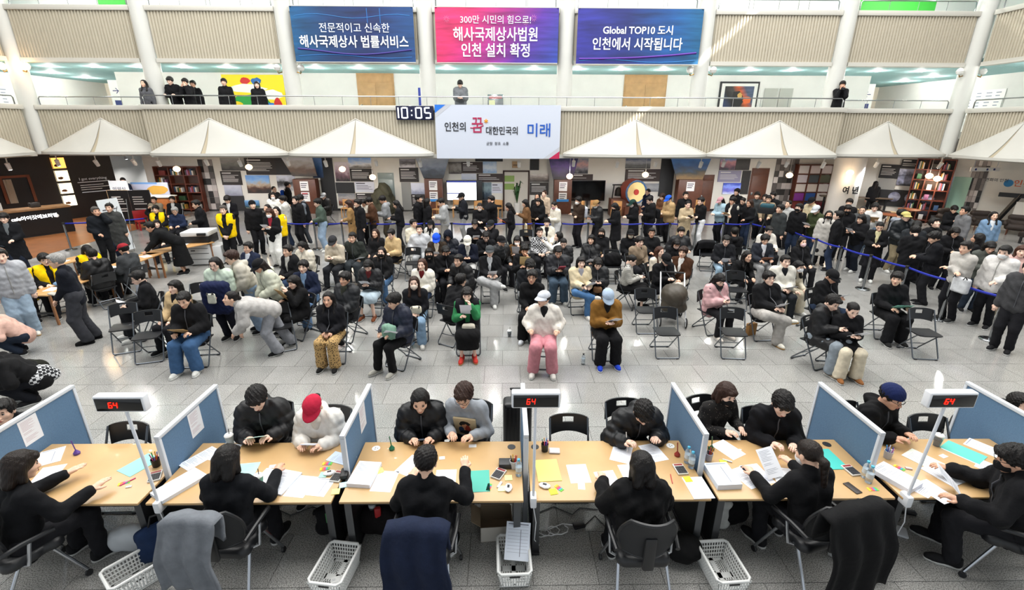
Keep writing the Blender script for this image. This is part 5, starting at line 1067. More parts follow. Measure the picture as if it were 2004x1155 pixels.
# ---------------------------------------------------------------- counselling desks
DTOP=mat('desk_maple','#bf9c6c',.35,var=.06,vscale=3,coat=.1);PFAB=mat('partition_fabric','#5a7896',.9,bump=.4,bscale=220,var=.08,vscale=60);PFR=mat('partition_frame','#ccd0d6',.35);LEGB=mat('desk_black','#131315',.5)
PX=(-5.15,-3.46,-1.63,.21,2.03,3.83,5.65,7.4);DN=('first','second','third','fourth','fifth','sixth','seventh')
for i in range(7):
    x0,x1=PX[i]+.035,PX[i+1]-.035;w=x1-x0;t=thing('desk','%s maple counselling desk from the left with black legs'%DN[i],'desk',((x0+x1)/2,4.09,0),0,'counselling desks in a row')
    MB().rbox(-w/2,w/2,-.46,.46,.692,.72,.009,2).build('desk_top',DTOP,t)
    for s in(-1,1):
        MB().rbox(s*(w/2-.06)-.03,s*(w/2-.06)+.03,-.40,.40,.03,.69,.01).build('leg_panel',LEGB,t)
        MB().box(s*(w/2-.06)-.034,s*(w/2-.06)+.034,-.405,-.395,.03,.69).build('leg_edge',STEELD,t);MB().rbox(s*(w/2-.06)-.04,s*(w/2-.06)+.04,-.44,.44,0,.03,.008).build('leg_foot',LEGB,t)
    MB().box(-w/2+.1,w/2-.1,.30,.33,.48,.60).build('cross_beam',mat('beam_grey','#a9aba8',.5),t);MB().box(-w/2+.1,w/2-.1,-.40,-.36,.63,.69).build('front_beam',LEGB,t)
for i in range(7):
    t=thing('partition','%s blue fabric desk partition from the left with pale frame'%DN[i],'partition',(PX[i],4.0,0),0,'blue desk partitions');L,Hh=1.03,1.2
    MB().box(-.014,.014,.03,L-.03,.05,Hh-.03).build('fabric_panel',PFAB,t)
    MB().rbox(-.026,.026,0,L,Hh-.04,Hh,.006).build('top_rail',PFR,t)
    for y in(0,L-.035):MB().rbox(-.026,.026,y,y+.035,0,Hh-.04,.006).build('edge_post',PFR,t)
    MB().box(-.02,.02,.035,L-.035,.02,.05).build('bottom_rail',PFR,t)
def sheet_me(w,h,th,kind):
    b=MB();b.rbox(-w/2,w/2,-h/2,h/2,0,th,.0006,1) if th<.004 else b.box(-w/2,w/2,-h/2,h/2,0,th);b.mat(1);r_=random.Random(int(w*999+h*77+len(kind)))
    z=th+.0004
    if kind=='text':
        for j in range(int(h/.014)-3):
            if r_.random()<.82:y=h/2-.03-j*.014;b.add([(-w*.40,y,z),(-w*.40+w*r_.uniform(.3,.8),y,z),(-w*.40+w*r_.uniform(.3,.8),y+.0035,z),(-w*.40,y+.0035,z)],[(0,1,2,3)])
    elif kind=='form':
        for j in range(9):y=h*.38-j*h*.085;b.add([(-w*.42,y,z),(w*.42,y,z),(w*.42,y+.002,z),(-w*.42,y+.002,z)],[(0,1,2,3)])
        b.add([(-w*.42,h*.42,z),(w*.42,h*.42,z),(w*.42,h*.455,z),(-w*.42,h*.455,z)],[(0,1,2,3)]);b.add([(w*.1,-h*.4,z),(w*.13,-h*.4,z),(w*.13,h*.3,z),(w*.1,h*.3,z)],[(0,1,2,3)])
    return b
_SM={}
def paper(x,y,z,rz,label,w=.21,h=.297,c='#e9ebf0',kind='text',th=.0012,name='paper_sheet',cat='paper',tilt=0,M=None,ink='#8a8f9c'):
    k=(w,h,th,kind,c)
    if k not in _SM:_SM[k]=sheet_me(w,h,th,kind).mesh(name,[mat('paper_'+c,c,.7),mat('ink_'+ink,ink,.7)])
    o=inst(name,_SM[k]);o.location=(x,y,z);o.rotation_euler=(tilt,0,rz)
    if M is not None:o.matrix_world=M
    return tag(o,label,cat)
ZD=.7205
for q in(
 ((-4.927,4.325),32,'text sheet lying at the far left of first desk',.21,.297,'#e9ebf0','form',.003),((-4.699,4.035),18,'blank sheet under the arm of staff at first desk',.21,.297,'#eef0f4','none',.0012),((-3.872,4.183),-25,'mint folder lying on the first desk',.23,.31,'#8fd3c4','none',.003),((-3.864,4.195),-22,'white sheet on the mint folder of first desk',.20,.28,'#eef0f4','text',.001),
 ((-3.241,3.859),-30,'thick pad of blank paper at left end of second desk',.22,.42,'#dfe5ee','none',.035),((-3.295,4.285),-30,'long printed list beside left partition of second desk',.19,.36,'#dde4f0','text',.002),((-3.088,4.385),-10,'sheet behind the second staff member',.21,.297,'#e4e9f2','text',.0012),
 ((-2.695,4.054),8,'mint form under the papers of second desk',.21,.297,'#a9d8d2','text',.002),((-2.432,3.953),-12,'white sheet partly under the clipped stack',.21,.297,'#eceef4','text',.0015),((-2.243,3.899),-14,'clipped stack of forms in the middle of second desk',.22,.32,'#e2e7f0','text',.018),((-2.038,3.847),-8,'printed sheet right of the clipped stack',.21,.297,'#eef0f6','text',.001),((-1.836,3.836),-8,'overlapping printed sheet near yellow note',.19,.25,'#eceff6','form',.001),((-1.772,4.262),70,'pale folded document against the third partition',.16,.28,'#c3d2e6','text',.004),
 ((-1.443,3.988),-6,'thick stack of applications at left of third desk',.24,.34,'#e8ecf5','text',.045),((-1.221,3.911),-5,'single application sheet beside the thick stack',.21,.297,'#eaeef6','text',.001),((-0.995,4.139),-28,'sheet in front of customer with phone',.21,.297,'#eef0f4','none',.001),((-0.609,3.935),2,'printed sheet right of third staff member',.21,.28,'#e9edf4','text',.001),((-0.28,3.902),4,'teal folder being written on at third desk',.24,.31,'#4fae9c','none',.004),((-0.295,3.89),3,'white form inside teal folder',.21,.29,'#eceff5','text',.001),
 ((0.443,4.054),4,'yellow folder with clipped list on fourth desk',.24,.33,'#e8e57a','none',.006),((0.427,4.055),5,'clipped white list in the yellow folder',.21,.31,'#e6ebf4','text',.002),((0.758,4.004),3,'lone printed sheet in the middle of fourth desk',.21,.28,'#e8ebf2','text',.001),((0.761,3.819),-6,'small white card below the lone printed sheet',.07,.09,'#f2f2f0','none',.001),((1.042,3.889),8,'blank sheet under hand of fourth staff member',.21,.297,'#eff0f4','none',.002),((1.292,4.015),6,'second blank sheet left of bob-haired staff member',.18,.25,'#eff0f4','none',.001),((1.277,4.318),-22,'form being filled in by bowing customer',.21,.297,'#e7eaf2','text',.001),((1.632,4.332),14,'printed sheet right of the bowing customer',.21,.297,'#e4e8f0','text',.001),
 ((1.92,3.786),3,'stapled sheets with a neon note bridging two desks',.21,.30,'#e9ecf2','text',.004),((2.215,3.922),3,'thick block of forms at left of fifth desk',.25,.33,'#dfe6f0','form',.06),((2.487,4.377),28,'sheet in front of customer in dotted blouse',.21,.297,'#eceef4','text',.001),((2.485,3.934),22,'application sheet right of the thick block',.21,.297,'#eaedf4','text',.001),((2.612,3.977),10,'overlapping application sheet being leafed through',.21,.297,'#e6eaf4','text',.001),((2.87,3.93),-10,'printed sheet left of ponytailed staff member',.21,.297,'#eef0f4','text',.001),((3.52,4.203),2,'bright teal folder behind ponytailed staff member',.20,.33,'#3fb8ae','none',.006),
 ((3.992,3.889),26,'tall sloping stack of papers at left of sixth desk',.24,.36,'#e6e9f2','text',.05),((4.119,3.8),30,'loose sheet right of the sloping stack',.21,.297,'#eceef4','text',.002),((4.252,3.713),16,'loose sheet at the front edge of sixth desk',.21,.297,'#f0f1f5','none',.001),((4.527,4.185),28,'white and green printed booklet on the sixth desk',.24,.30,'#e4ebdc','text',.004),((4.533,3.944),20,'crumpled pile of sheets in front of masked staff',.22,.30,'#e9ecf2','text',.006),((5.085,4.308),30,'mint edged folder at right of sixth desk',.24,.34,'#58bcae','none',.004),((5.059,4.294),30,'white form on the mint edged folder',.21,.31,'#e6ecf0','text',.002),((5.381,4.377),32,'form with black header beside right partition',.21,.30,'#e8ebf0','form',.002),((5.141,4.032),35,'folded sheets under the right-hand staff chin',.21,.25,'#eceef2','text',.003)):
    p,a,lb,w_,h_,c,kd,th=q;paper(p[0],p[1],ZD if th>.0011 else ZD+.0001,a*D2R,lb,w_,h_,c,kd,th) if len(p)==2 else paper(p[0],p[1],p[2],a*D2R,lb,w_,h_,c,kd,th)
for k,(i,y,z) in enumerate(((0,4.42,1.0),(1,4.55,1.0),(2,4.62,1.0))):
    paper(PX[i]+.0155,y,z,0,'white notice taped on the %s partition'%DN[i],.21,.297,'#e3e3e6','text',name='paper_notice',M=T(PX[i]+.0150,y,z)@RZ(math.pi/2)@RX(math.pi/2),ink='#b08a92')
def bottle(x,y,label,z=ZD,c='#4fb3d8',r=.033,h=.2):
    t=thing('water_bottle',label,'bottle',(x,y,z));MB().lathe([(r*.9,0),(r,.01),(r,h*.68),(r*.8,h*.78),(r*.42,h*.86),(r*.42,h*.9)],16).build('bottle_body',mat('pet_clear','#dfe8ee',.08,trans=.85,spec=.6),t);MB().lathe([(r*.46,h*.9),(r*.46,h),(r*.40,h*1.005)],12).build('bottle_cap',mat('cap_'+c,c,.4),t);MB().lathe([(r*1.01,h*.3),(r*1.01,h*.55)],16).build('bottle_label',mat('pet_label','#c9d3da',.5),t)
for p,lb in(((0.137,3.987),'water bottle with blue cap against the middle partition'),((1.947,4.168),'rear water bottle with blue cap at fourth desk'),((1.961,4.087),'front water bottle with blue cap at fourth desk'),((3.693,3.922),'rear water bottle with blue cap at fifth desk'),((3.681,3.848),'front water bottle with blue cap at fifth desk'),((-5.229,4.237),'water bottle with blue cap behind first staff head')):bottle(p[0],p[1],lb)
def calculator(x,y,a,label):
    t=thing('calculator',label,'calculator',(x,y,ZD),a*D2R);MB().rbox(-.055,.055,-.08,.08,0,.02,.006).build('case',WHITE,t);MB().box(-.048,.048,-.073,.035,.02,.0215).build('keypad',BLACKM,t);MB().box(-.045,.045,.045,.07,.02,.0215).build('display',mat('calc_red','#8c2a2a',.4),t)
    for i in range(4):
        for j in range(4):MB().rbox(-.042+i*.0225,-.026+i*.0225,-.066+j*.0245,-.05+j*.0245,.0215,.0245,.002,1).build('key',mat('key_grey','#3a3a3e',.5),t)
for p,a,lb in(((-3.576,3.994),25,'calculator at the right end of first desk'),((-1.716,3.975),-10,'calculator beside black pouch on second desk'),((-0.069,3.997),-28,'calculator in front of the stamp box on third desk'),((1.833,4.048),5,'calculator beside bottles on fourth desk'),((3.619,4.015),8,'calculator beside bottles on fifth desk')):calculator(p[0],p[1],a,lb)
def pencup(x,y,label,c,cols=('#d8402c','#2a6fc8','#e8a020','#20a050','#181818','#e05090','#8a50c0')):
    t=thing('pen_cup',label,'pen cup',(x,y,ZD));MB().lathe([(.036,0),(.042,.09),(.038,.09),(.034,.01)],16).build('cup',mat('cup_'+c,c,.4),t);r_=random.Random(len(label))
    for i,q in enumerate(cols):a=i*.9;MB().tube([(.012*math.cos(a),.012*math.sin(a),.01),(.034*math.cos(a),.034*math.sin(a),.13+.03*r_.random())],.005,6).build('pen',mat('pen_'+q,q,.4),t)
pencup(*(-3.678,4.165),'black mesh pen cup on the first desk','#141414');pencup(*(0.086,4.105),'white pen cup left of the middle partition','#c8c8ca',('#d8402c','#d02020','#e0b020','#181818'));pencup(*(0.437,4.378),'dark pen cup with colourful pens at fourth desk','#232326');pencup(*(2.194,4.207),'pen cup with orange pens at fifth desk','#9a9aa6',('#e07020','#d02020','#181818','#e8e8e8'));pencup(*(4.163,4.222),'pen cup full of blue and white pens on sixth desk','#b9b9bc',('#2a3f9c','#e8e8ee','#8a6ac8','#38a0d8','#2a3f9c','#e8e8ee','#c070b0'))
def flags(x,y,a,label,cols=('#e8e030','#f08030','#e04080','#40a0b0','#60c040')):
    t=thing('sticky_flags',label,'sticky notes',(x,y,ZD),a*D2R)
    for i,c in enumerate(cols):MB().box(-.05+i*.02,-.032+i*.02,-.022,.022,0,.004).build('flag',mat('flag_'+c,c,.6),t)
for p,a,lb in(((-1.892,4.18),0,'row of neon sticky flags on second desk'),((-1.89,4.1),10,'lower row of neon sticky flags on second desk'),((-0.163,3.814),80,'sticky flags by the teal folder on third desk'),((0.533,3.793),-50,'pink and green sticky flags on fourth desk'),((3.654,3.747),0,'sticky flags near bottles on fifth desk'),((4.168,4.057),-60,'rainbow sticky flags on the sixth desk'),((-3.826,3.908),30,'pink sticky flags by the first staff hand')):flags(p[0],p[1],a,lb)
def note(x,y,a,label,c='#e6ef3c',s=.076):o=MB().box(-s/2,s/2,-s/2,s/2,0,.006).build('sticky_note',mat('note_'+c,c,.7),loc=(x,y,ZD),rot=(0,0,a*D2R));tag(o,label,'sticky note')
for p,a,lb,c in(((-1.666,3.766),10,'yellow sticky note at front edge of second desk','#f0e68a'),((-1.873,4.007),0,'mint sticky note near tissue pack','#a6e0cc'),((-1.621,3.857),15,'pale blue sticky note by black pouch','#b6dde6'),((0.031,3.943),4,'yellow note pad on third desk','#efe79a'),((-0.036,3.791),0,'pale yellow note near white pack','#f2eeb0'),((0.472,3.744),12,'neon yellow note block on fourth desk','#dfee38'),((-1.311,4.062),30,'yellow note sticking out of thick stack','#f2ee7c'),((1.86,3.903),6,'neon yellow note on bridging sheets','#dcee30'),((2.339,4.156),-10,'neon yellow note beside white marker','#d8ec40')):
    note(p[0],p[1],a,lb,c)
def softpack(x,y,a,label,c='#e8e8ea'):
    V,F=sdf([el((0,0,.016),(.062,.04,.017)),ripple(.002,60),cut(0,0,1,0)],.008);t=thing('tissue_pack',label,'tissue pack',(x,y,ZD),a*D2R);link(bpy.data.objects.new('pouch',mesh_np('pouch',V,F,[mat('pack_'+c,c,.5)])),t);MB().box(-.02,.02,-.012,.012,.0335,.035).build('printed_label',BLACKM,t)
softpack(*(-1.815,4.022),20,'white tissue pack on second desk');softpack(*(0.03,3.791),85,'white wet wipe pack on third desk');softpack(*(0.392,3.815),-20,'white wet wipe pack on fourth desk')
def rb(name,x,y,a,w,d,h,c,label,cat,r=.008,z=ZD,rough=.5):
    o=MB().rbox(-w/2,w/2,-d/2,d/2,0,h,r).build(name,mat('rb_'+c,c,rough),loc=(x,y,z),rot=(0,0,a*D2R));return tag(o,label,cat)
rb('pouch',*(-1.647,3.99),10,.08,.14,.06,'#111113','black zip pouch at the right end of second desk','pouch',.02);rb('stamp_box',*(0.011,4.13),0,.16,.11,.06,'#2a2c2e','black stamp box on the third desk','box');rb('small_box',*(0.543,4.36),-4,.12,.09,.02,'#c9c2c4','white and red ink pad box on fourth desk','box')
rb('phone',*(3.46,3.763),15,.075,.155,.01,'#2b211c','dark patterned smartphone lying on fifth desk','phone',.012);rb('marker_pen',*(2.388,4.18),-28,.10,.016,.016,'#e4e4e6','white marker pen on fifth desk','pen',.007);rb('pen',*(1.696,3.912),80,.14,.009,.009,'#b83a36','red pen lying on fourth desk','pen',.004);rb('id_card',*(-2.448,4.145),12,.085,.054,.002,'#d0d4d6','identity card on second desk','card',.001);rb('id_card',*(-0.368,4.466),4,.085,.054,.002,'#dadcdc','identity card at the far edge of third desk','card',.001);rb('id_card',*(4.802,4.241),20,.085,.054,.002,'#d6d2c8','identity card near iced coffee','card',.001);rb('eraser',*(-3.737,3.85),20,.05,.022,.012,'#ececec','white eraser by the first staff hand','eraser',.003);rb('pen',*(-3.801,3.922),55,.14,.011,.011,'#e0407c','pink highlighter by the first staff hand','pen',.005);rb('correction_pen',*(-0.057,3.841),65,.09,.025,.014,'#d6d6e2','correction pen on the third desk','pen',.005);rb('eraser',*(4.253,4.041),-20,.06,.03,.015,'#c9b9b9','pinkish eraser on sixth desk','eraser',.004);rb('paper_tag',*(-0.686,4.26),8,.06,.05,.004,'#f0f0ee','small white tag on third desk','tag',.001)
for k,(p,c,lb) in enumerate((((-1.441,4.431),'#e6e6e4','white round socket cover on third desk'),((1.862,4.446),'#e6e6e4','white round socket cover on fourth desk'),((0.069,4.444),'#1c1c1e','black cable grommet left of middle partition'),((0.333,4.442),'#1c1c1e','black cable grommet right of middle partition'),((3.651,4.457),'#1c1c1e','black cable grommet on fifth desk'))):
    t=thing('cable_grommet',lb,'grommet',(p[0],p[1],ZD));MB().lathe([(.045,0),(.045,.003),(.03,.003)],20).build('ring',mat('gro_'+c,c,.4),t)
    for q in range(3):MB().lathe([(.006,.003),(.006,.0045)],8,(.016*math.cos(q*2.1),.016*math.sin(q*2.1),0)).build('socket_hole',BLACKM,t)
def stampstand(p,c,label):
    t=thing('pen_stand',label,'pen stand',(p[0],p[1],ZD));MB().lathe([(.030,0),(.032,.02),(.018,.04),(.012,.05)],14).build('base',mat('ps_'+c,c,.4),t);MB().tube([(0,0,.04),(-.015,0,.17)],.006,6).build('pen',mat('ps_'+c,c,.4),t)
stampstand((-4.677,4.366),'#5a3a8c','purple desk pen in round base on first desk');stampstand((-1.261,4.412),'#1f6a4a','green desk pen in round base on third desk');stampstand((1.88,4.278),'#8c2a20','red stamp with looped strap on fourth desk');stampstand((2.299,4.379),'#2a5a34','green desk pen beside fifth partition')
def cup(x,y,z,label,liquid='#3a1e10',lid='#e8e8e6',h=.13,body=None):
    t=thing('drink_cup',label,'cup',(x,y,z));MB().lathe([(.032,0),(.046,h),(.043,h),(.030,.004)],18).build('cup_wall',body or MATS['pet_clear'],t)
    if body is None:MB().lathe([(.029,.005),(.039,h*.68),(.0,h*.68)][:2],16).build('drink',mat('drink_'+liquid,liquid,.2),t)
    MB().lathe([(.048,h),(.048,h+.008),(.036,h+.022),(.012,h+.025)],18).build('lid',mat('lid_'+lid,lid,.3),t);MB().tube([(.005,0,h*.3),(.012,0,h+.09)],.004,6).build('straw',mat('straw','#202020',.4),t)
cup(*(4.883,4.427),ZD,'iced coffee in clear cup on the sixth desk');cup(*(-3.084,4.501),ZD,'paper coffee cup with white lid behind second staff',body=mat('cup_paper','#8e9694',.6));cup(*(-2.474,3.902),ZD,'mint paper cup beside second staff elbow',lid='#e8ece8',body=mat('cup_mint','#6fa98f',.6),h=.08)
cup(*(-1.368,10.207),0,'iced coffee cup on the floor between rows');cup(*(0.088,9.003),0,'iced coffee cup on the floor beside front row');bottle(*(1.431,7.775),'yellow tumbler standing on the floor in the front row',0,'#2a2a2a',.035,.22)
LEDR=mat('led_red','#ff2a1a',.4,emit=3,ecol='#ff1a0a')
for k,(x,y,lb) in enumerate(((-3.29,3.63,'left'),(.27,3.66,'middle'),(3.90,3.63,'right'))):
    t=thing('number_display','%s queue display showing red 64 on a white pole'%lb,'display',(x,y,0));dx=(-.04,0,.06)[k]
    MB().rbox(dx-.215,dx+.215,-.05,.03,1.76,1.915,.014,3).build('case',mat('disp_white','#e2e4e8',.35),t);MB().rbox(dx-.198,dx+.198,-.056,-.045,1.775,1.895,.004).build('black_screen',mat('disp_black','#060607',.15),t)
    seg7(t,'64',dx-.085,1.808,.032,.056,LEDR,.15,.12);
    for o in t.children:
        if o.name.startswith('digit'):o.location.y=-.057
    MB().tube([(0,0,.68),(dx*.8,-.005,1.76)],.014,10).build('pole',mat('pole_white','#dfe3ea',.35),t);MB().rbox(-.03,.03,-.05,.06,.64,.76,.012).build('desk_clamp',MATS['disp_white'],t)
    MB().tube([(0,-.02,.65),(.03,-.03,.45),(.12 if k==0 else .02,0,.2),(.2 if k==0 else .08,.1,.02)],.005,5).build('power_cable',MATS['disp_white'],t)
# ---------------------------------------------------------------- chairs
PLB=mat('chair_plastic','#17181b',.42);TUBE=mat('chair_tube','#6d7278',.3,.9)
def fold_meshes():
    n,m=14,7;V=[];F=[];keep=lambda i,j:not(((i+.5-n/2)/2.2)**2+((j+.5-5)/.9)**2<1)
    for q in(0,1):
        for j in range(m+1):
            for i in range(n+1):
                s=2*i/n-1;ed=.02*(abs(s)**4);z=.585+.235*j/m-(ed if j==m else 0)+(.03*(1-s*s) if j==0 else 0)
                V.append((s*.215,.165+(z-.6)*.16+.045*(1-s*s)+(.016 if q else 0),z))
    g=lambda q,i,j:q*(n+1)*(m+1)+j*(n+1)+i
    for i in range(n):
        for j in range(m):
            if keep(i,j):
                F+=[(g(0,i,j),g(0,i+1,j),g(0,i+1,j+1),g(0,i,j+1)),(g(1,i,j),g(1,i,j+1),g(1,i+1,j+1),g(1,i+1,j))]
                for(a,b,di,dj) in(((i,j),(i+1,j),0,-1),((i+1,j),(i+1,j+1),1,0),((i+1,j+1),(i,j+1),0,1),((i,j+1),(i,j),-1,0)):
                    ni,nj=i+di,j+dj
                    if not(0<=ni<n and 0<=nj<m) or not keep(ni,nj):F.append((g(0,*a),g(1,*a),g(1,*b),g(0,*b)))
    back=mesh_np('backrest',V,F,[PLB],smooth=True,sharp=40)
    b=MB();pts=[(-.20,.16),(-.205,-.10),(-.19,-.19),(-.12,-.215),(.12,-.215),(.19,-.19),(.205,-.10),(.20,.16)];k=len(pts)
    b.prism(pts,.435,.455);seat=b.mesh('seat',PLB)
    fa=MB().tube([(-.212,.19,.80),(-.212,.02,.46),(-.212,-.20,.05),(-.205,-.215,.022),(-.18,-.222,.014),(.18,-.222,.014),(.205,-.215,.022),(.212,-.20,.05),(.212,.02,.46),(.212,.19,.80)],.0115,8).mesh('front_frame',TUBE)
    fb=MB().tube([(-.19,-.14,.44),(-.19,.0,.30),(-.19,.24,.05),(-.18,.255,.022),(-.155,.262,.014),(.155,.262,.014),(.18,.255,.022),(.19,.24,.05),(.19,.0,.30),(.19,-.14,.44)],.011,8).mesh('rear_frame',TUBE)
    cb=MB().tube([(-.19,.13,.17),(.19,.13,.17)],.007,6).mesh('cross_bar',TUBE);ft=MB().box(-.02,.02,-.018,.018,0,.02).mesh('foot_cap',PLB)
    return back,seat,fa,fb,cb,ft
FOLD=fold_meshes()
def folding_chair(x,y,rz,label,group='black folding chairs in the waiting area'):
    t=thing('folding_chair',label,'chair',(x,y,0),rz*D2R,group);t.scale=(1.06,1.06,1.06);bk,se,fa,fb,cb,ft=FOLD
    inst('backrest',bk,t);inst('seat',se,t);inst('front_frame',fa,t);inst('rear_frame',fb,t);inst('cross_bar',cb,t)
    for p in((-.17,-.222,.0),(.17,-.222,0),(-.145,.262,0),(.145,.262,0)):inst('foot_cap',ft,t,p)
    return t
def office_meshes():
    V,F=sdf([rc((-.14,0,.44),(.14,0,.44),.09,.09,.05),rc((-.15,-.14,.44),(.15,-.14,.44),.08,.08,.05),rc((-.15,.12,.44),(.15,.12,.44),.08,.08,.05),cut(0,0,1,.41),cut(0,0,-1,-.50)],.02);seat=mesh_np('seat',V,F,[PLB])
    n=12;VV=[];FF=[]
    for q in(0,1):
        for j in range(9):
            for i in range(n+1):
                s=2*i/n-1;tt=j/8;wv=.235*(1-.25*(2*tt-.9)**2);VV.append((s*wv,.22+.10*tt-.09*s*s-.03*math.sin(math.pi*tt)+(.012 if q else 0),.56+.42*tt-.03*s*s*tt))
    g=lambda q,i,j:q*(n+1)*9+j*(n+1)+i
    for i in range(n):
        for j in range(8):FF+=[(g(0,i,j),g(0,i+1,j),g(0,i+1,j+1),g(0,i,j+1)),(g(1,i,j),g(1,i,j+1),g(1,i+1,j+1),g(1,i+1,j))]
    back=mesh_np('mesh_back',VV,FF,[mat('mesh_black','#1b1c1f',.7)]);rim=MB().tube([VV[g(0,i,0)] for i in range(n+1)]+[VV[g(0,n,j)] for j in range(1,9)]+[VV[g(0,i,8)] for i in range(n-1,-1,-1)]+[VV[g(0,0,j)] for j in range(7,0,-1)],.016,6,closed=True).mesh('back_rim',PLB)
    return seat,back,rim
OFFM=office_meshes()
def office_chair(x,y,rz,label):
    t=thing('office_chair',label,'chair',(x,y,0),rz*D2R);t.scale=(1.06,1.06,1.06);SIL=mat('chair_silver','#b4b8be',.25,1);se,bk,rm=OFFM
    inst('seat',se,t);inst('mesh_back',bk,t);inst('back_rim',rm,t);MB().rbox(-.05,.05,.235,.275,.46,.80,.02).build('lumbar_support',PLB,t)
    for s in(-1,1):
        MB().tube([(s*.25,.20,.62),(s*.27,.05,.65),(s*.27,-.16,.64)],.02,8).build('armrest',PLB,t);MB().tube([(s*.27,.0,.64),(s*.26,.05,.43),(s*.2,.08,.42)],.014,8).build('arm_support',SIL,t)
        MB().tube([(s*.20,.10,.42),(s*.235,.30,.06)],.014,8).build('rear_leg',SIL,t);MB().tube([(s*.20,-.12,.42),(s*.26,-.26,.07)],.014,8).build('front_leg',SIL,t)
        for y_ in(.30,-.26):MB().lathe([(.028,-.012),(.032,0),(.028,.012)],12,M=T(s*(.235 if y_>0 else .26),y_,.032)@RY(math.pi/2)).build('caster',PLB,t)
    return t
def drape(x,y,z,rz,w,drop,front,c,label,name='draped_coat',seed=0,thick=.03):
    nx,ny=22,26;V=[];F=[];r_=random.Random(seed);ph=[r_.uniform(0,6) for _ in range(4)];tot=front+drop
    for j in range(ny+1):
        s=j/ny*tot
        for i in range(nx+1):
            u=2*i/nx-1;hem=1+.07*math.sin(3*u+ph[0])
            if s<front:yy,zz=-.05-.01*math.sin(u*7),-(front-s)
            else:d=(s-front)*hem;yy,zz=.05+.10*min(1,d/.3)+.022*math.sin(u*9+ph[1]+2*d)*min(1,d/.2)+.03*d,-d
            zz-=.05*abs(u)**3+(.0 if abs(s-front)>.06 else-.015)
            V.append((u*w/2*(1+.12*max(0,-zz))+.015*math.sin(zz*12+ph[2]),yy,zz))
    k=nx+1
    for j in range(ny):
        for i in range(nx):F.append((j*k+i,j*k+i+1,(j+1)*k+i+1,(j+1)*k+i))
    o=link(bpy.data.objects.new(name,mesh_np(name,V,F,[cloth(c)])));o.location=(x,y,z);o.rotation_euler=(0,0,rz*D2R);s_=o.modifiers.new('thickness','SOLIDIFY');s_.thickness=thick;s_.offset=0;return tag(o,label,'coat')
# ---------------------------------------------------------------- baskets, bags and small floor things
BASK=mat('basket_white','#d9dad8',.45)
def basket(x,y,rz,label,L=.46,W=.31,h=.20):
    t=thing('plastic_basket',label,'basket',(x,y,0),rz*D2R,'white plastic baskets behind the desks');a,b_=.86,.82
    def lat(n,rows,p0,p1,q0,q1,handle=False):
        m=MB();P0,P1,Q0,Q1=map(Vector,(p0,p1,q0,q1))
        for i in range(n+1):s=i/n;A=P0.lerp(P1,s);B=Q0.lerp(Q1,s);m.tube([A,B],.0068,4)
        for j in range(rows+1):
            s=.06+.86*j/rows;m.tube([P0.lerp(Q0,s),P1.lerp(Q1,s)],.0075,4)
        return m
    c0=[(-W/2*b_,-L/2*a,.01),(W/2*b_,-L/2*a,.01),(W/2*b_,L/2*a,.01),(-W/2*b_,L/2*a,.01)];c1=[(-W/2,-L/2,h),(W/2,-L/2,h),(W/2,L/2,h),(-W/2,L/2,h)]
    for i in range(4):k=(i+1)%4;lat(11 if i%2==0 else 16,4,c0[i],c0[k],c1[i],c1[k]).build('lattice_wall',BASK,t)
    MB().tube([(p[0],p[1],h) for p in[(-W/2+.03,-L/2,0),(W/2-.03,-L/2,0),(W/2,-L/2+.03,0),(W/2,L/2-.03,0),(W/2-.03,L/2,0),(-W/2+.03,L/2,0),(-W/2,L/2-.03,0),(-W/2,-L/2+.03,0)]],.014,8,closed=True).build('rim',BASK,t)
    bt=MB();bt.box(-W/2*b_,W/2*b_,-.03,.03,.004,.010)
    for s in(-1,1):bt.box(s*W/2*b_-.015,s*W/2*b_+.015,-L/2*a,L/2*a,.004,.010)
    bt.box(-.02,.02,-L/2*a,L/2*a,.004,.010);bt.box(-W/2*b_,W/2*b_,-L/2*a,-L/2*a+.03,.004,.01);bt.box(-W/2*b_,W/2*b_,L/2*a-.03,L/2*a,.004,.01)
    for s in(-1,1):
        for i in range(7):yy=s*(.06+i*.02);bt.box(-W/2*b_,W/2*b_,yy-.006,yy+.006,.004,.009)
        for i in range(4):xx=s*(.045+i*.022);bt.box(xx-.006,xx+.006,-L/2*a,L/2*a,.004,.009)
    bt.build('base_grid',BASK,t)
    for s in(-1,1):MB().rbox(-.05,.05,s*(L/2)-.004,s*(L/2)+.004,h-.045,h-.022,.003).build('handle_slot',mat('slot_dark','#3a3a3a',.6),t)
    return t
for(x,y,a,lb) in((-3.5,3.42,-38,'white basket beside the plaid bag at far left'),(-1.62,3.42,-8,'white basket between second and third desks'),(.08,3.50,2,'white basket holding a printed list by middle partition'),(2.08,3.40,4,'white basket under the fourth and fifth desks'),(3.52,3.55,35,'white basket beside the black draped coat')):basket(x,y,a,lb)
paper(.13,3.60,.02,0,'printed list standing up in the basket by middle partition',.24,.34,'#dfe6f2','form',.006,M=T(.12,3.60,.25)@RZ(-.12)@RX(.75));paper(-1.62,3.36,.011,.3,'receipt lying in basket between second and third desks',.08,.14,'#e2e2e0','text')
def blobbag(name,prims,c,label,cat,loc,rz=0,h=.018,straps=()):
    V,F=sdf(prims,h);t=thing(name,label,cat,(loc[0],loc[1],loc[2] if len(loc)>2 else 0),rz*D2R);link(bpy.data.objects.new('bag_body',mesh_np('bag_body',V,F,[c if not isinstance(c,str) else cloth(c)])),t)
    for s in straps:MB().tube(s,.011,6).build('strap',BLACKM,t)
    return t
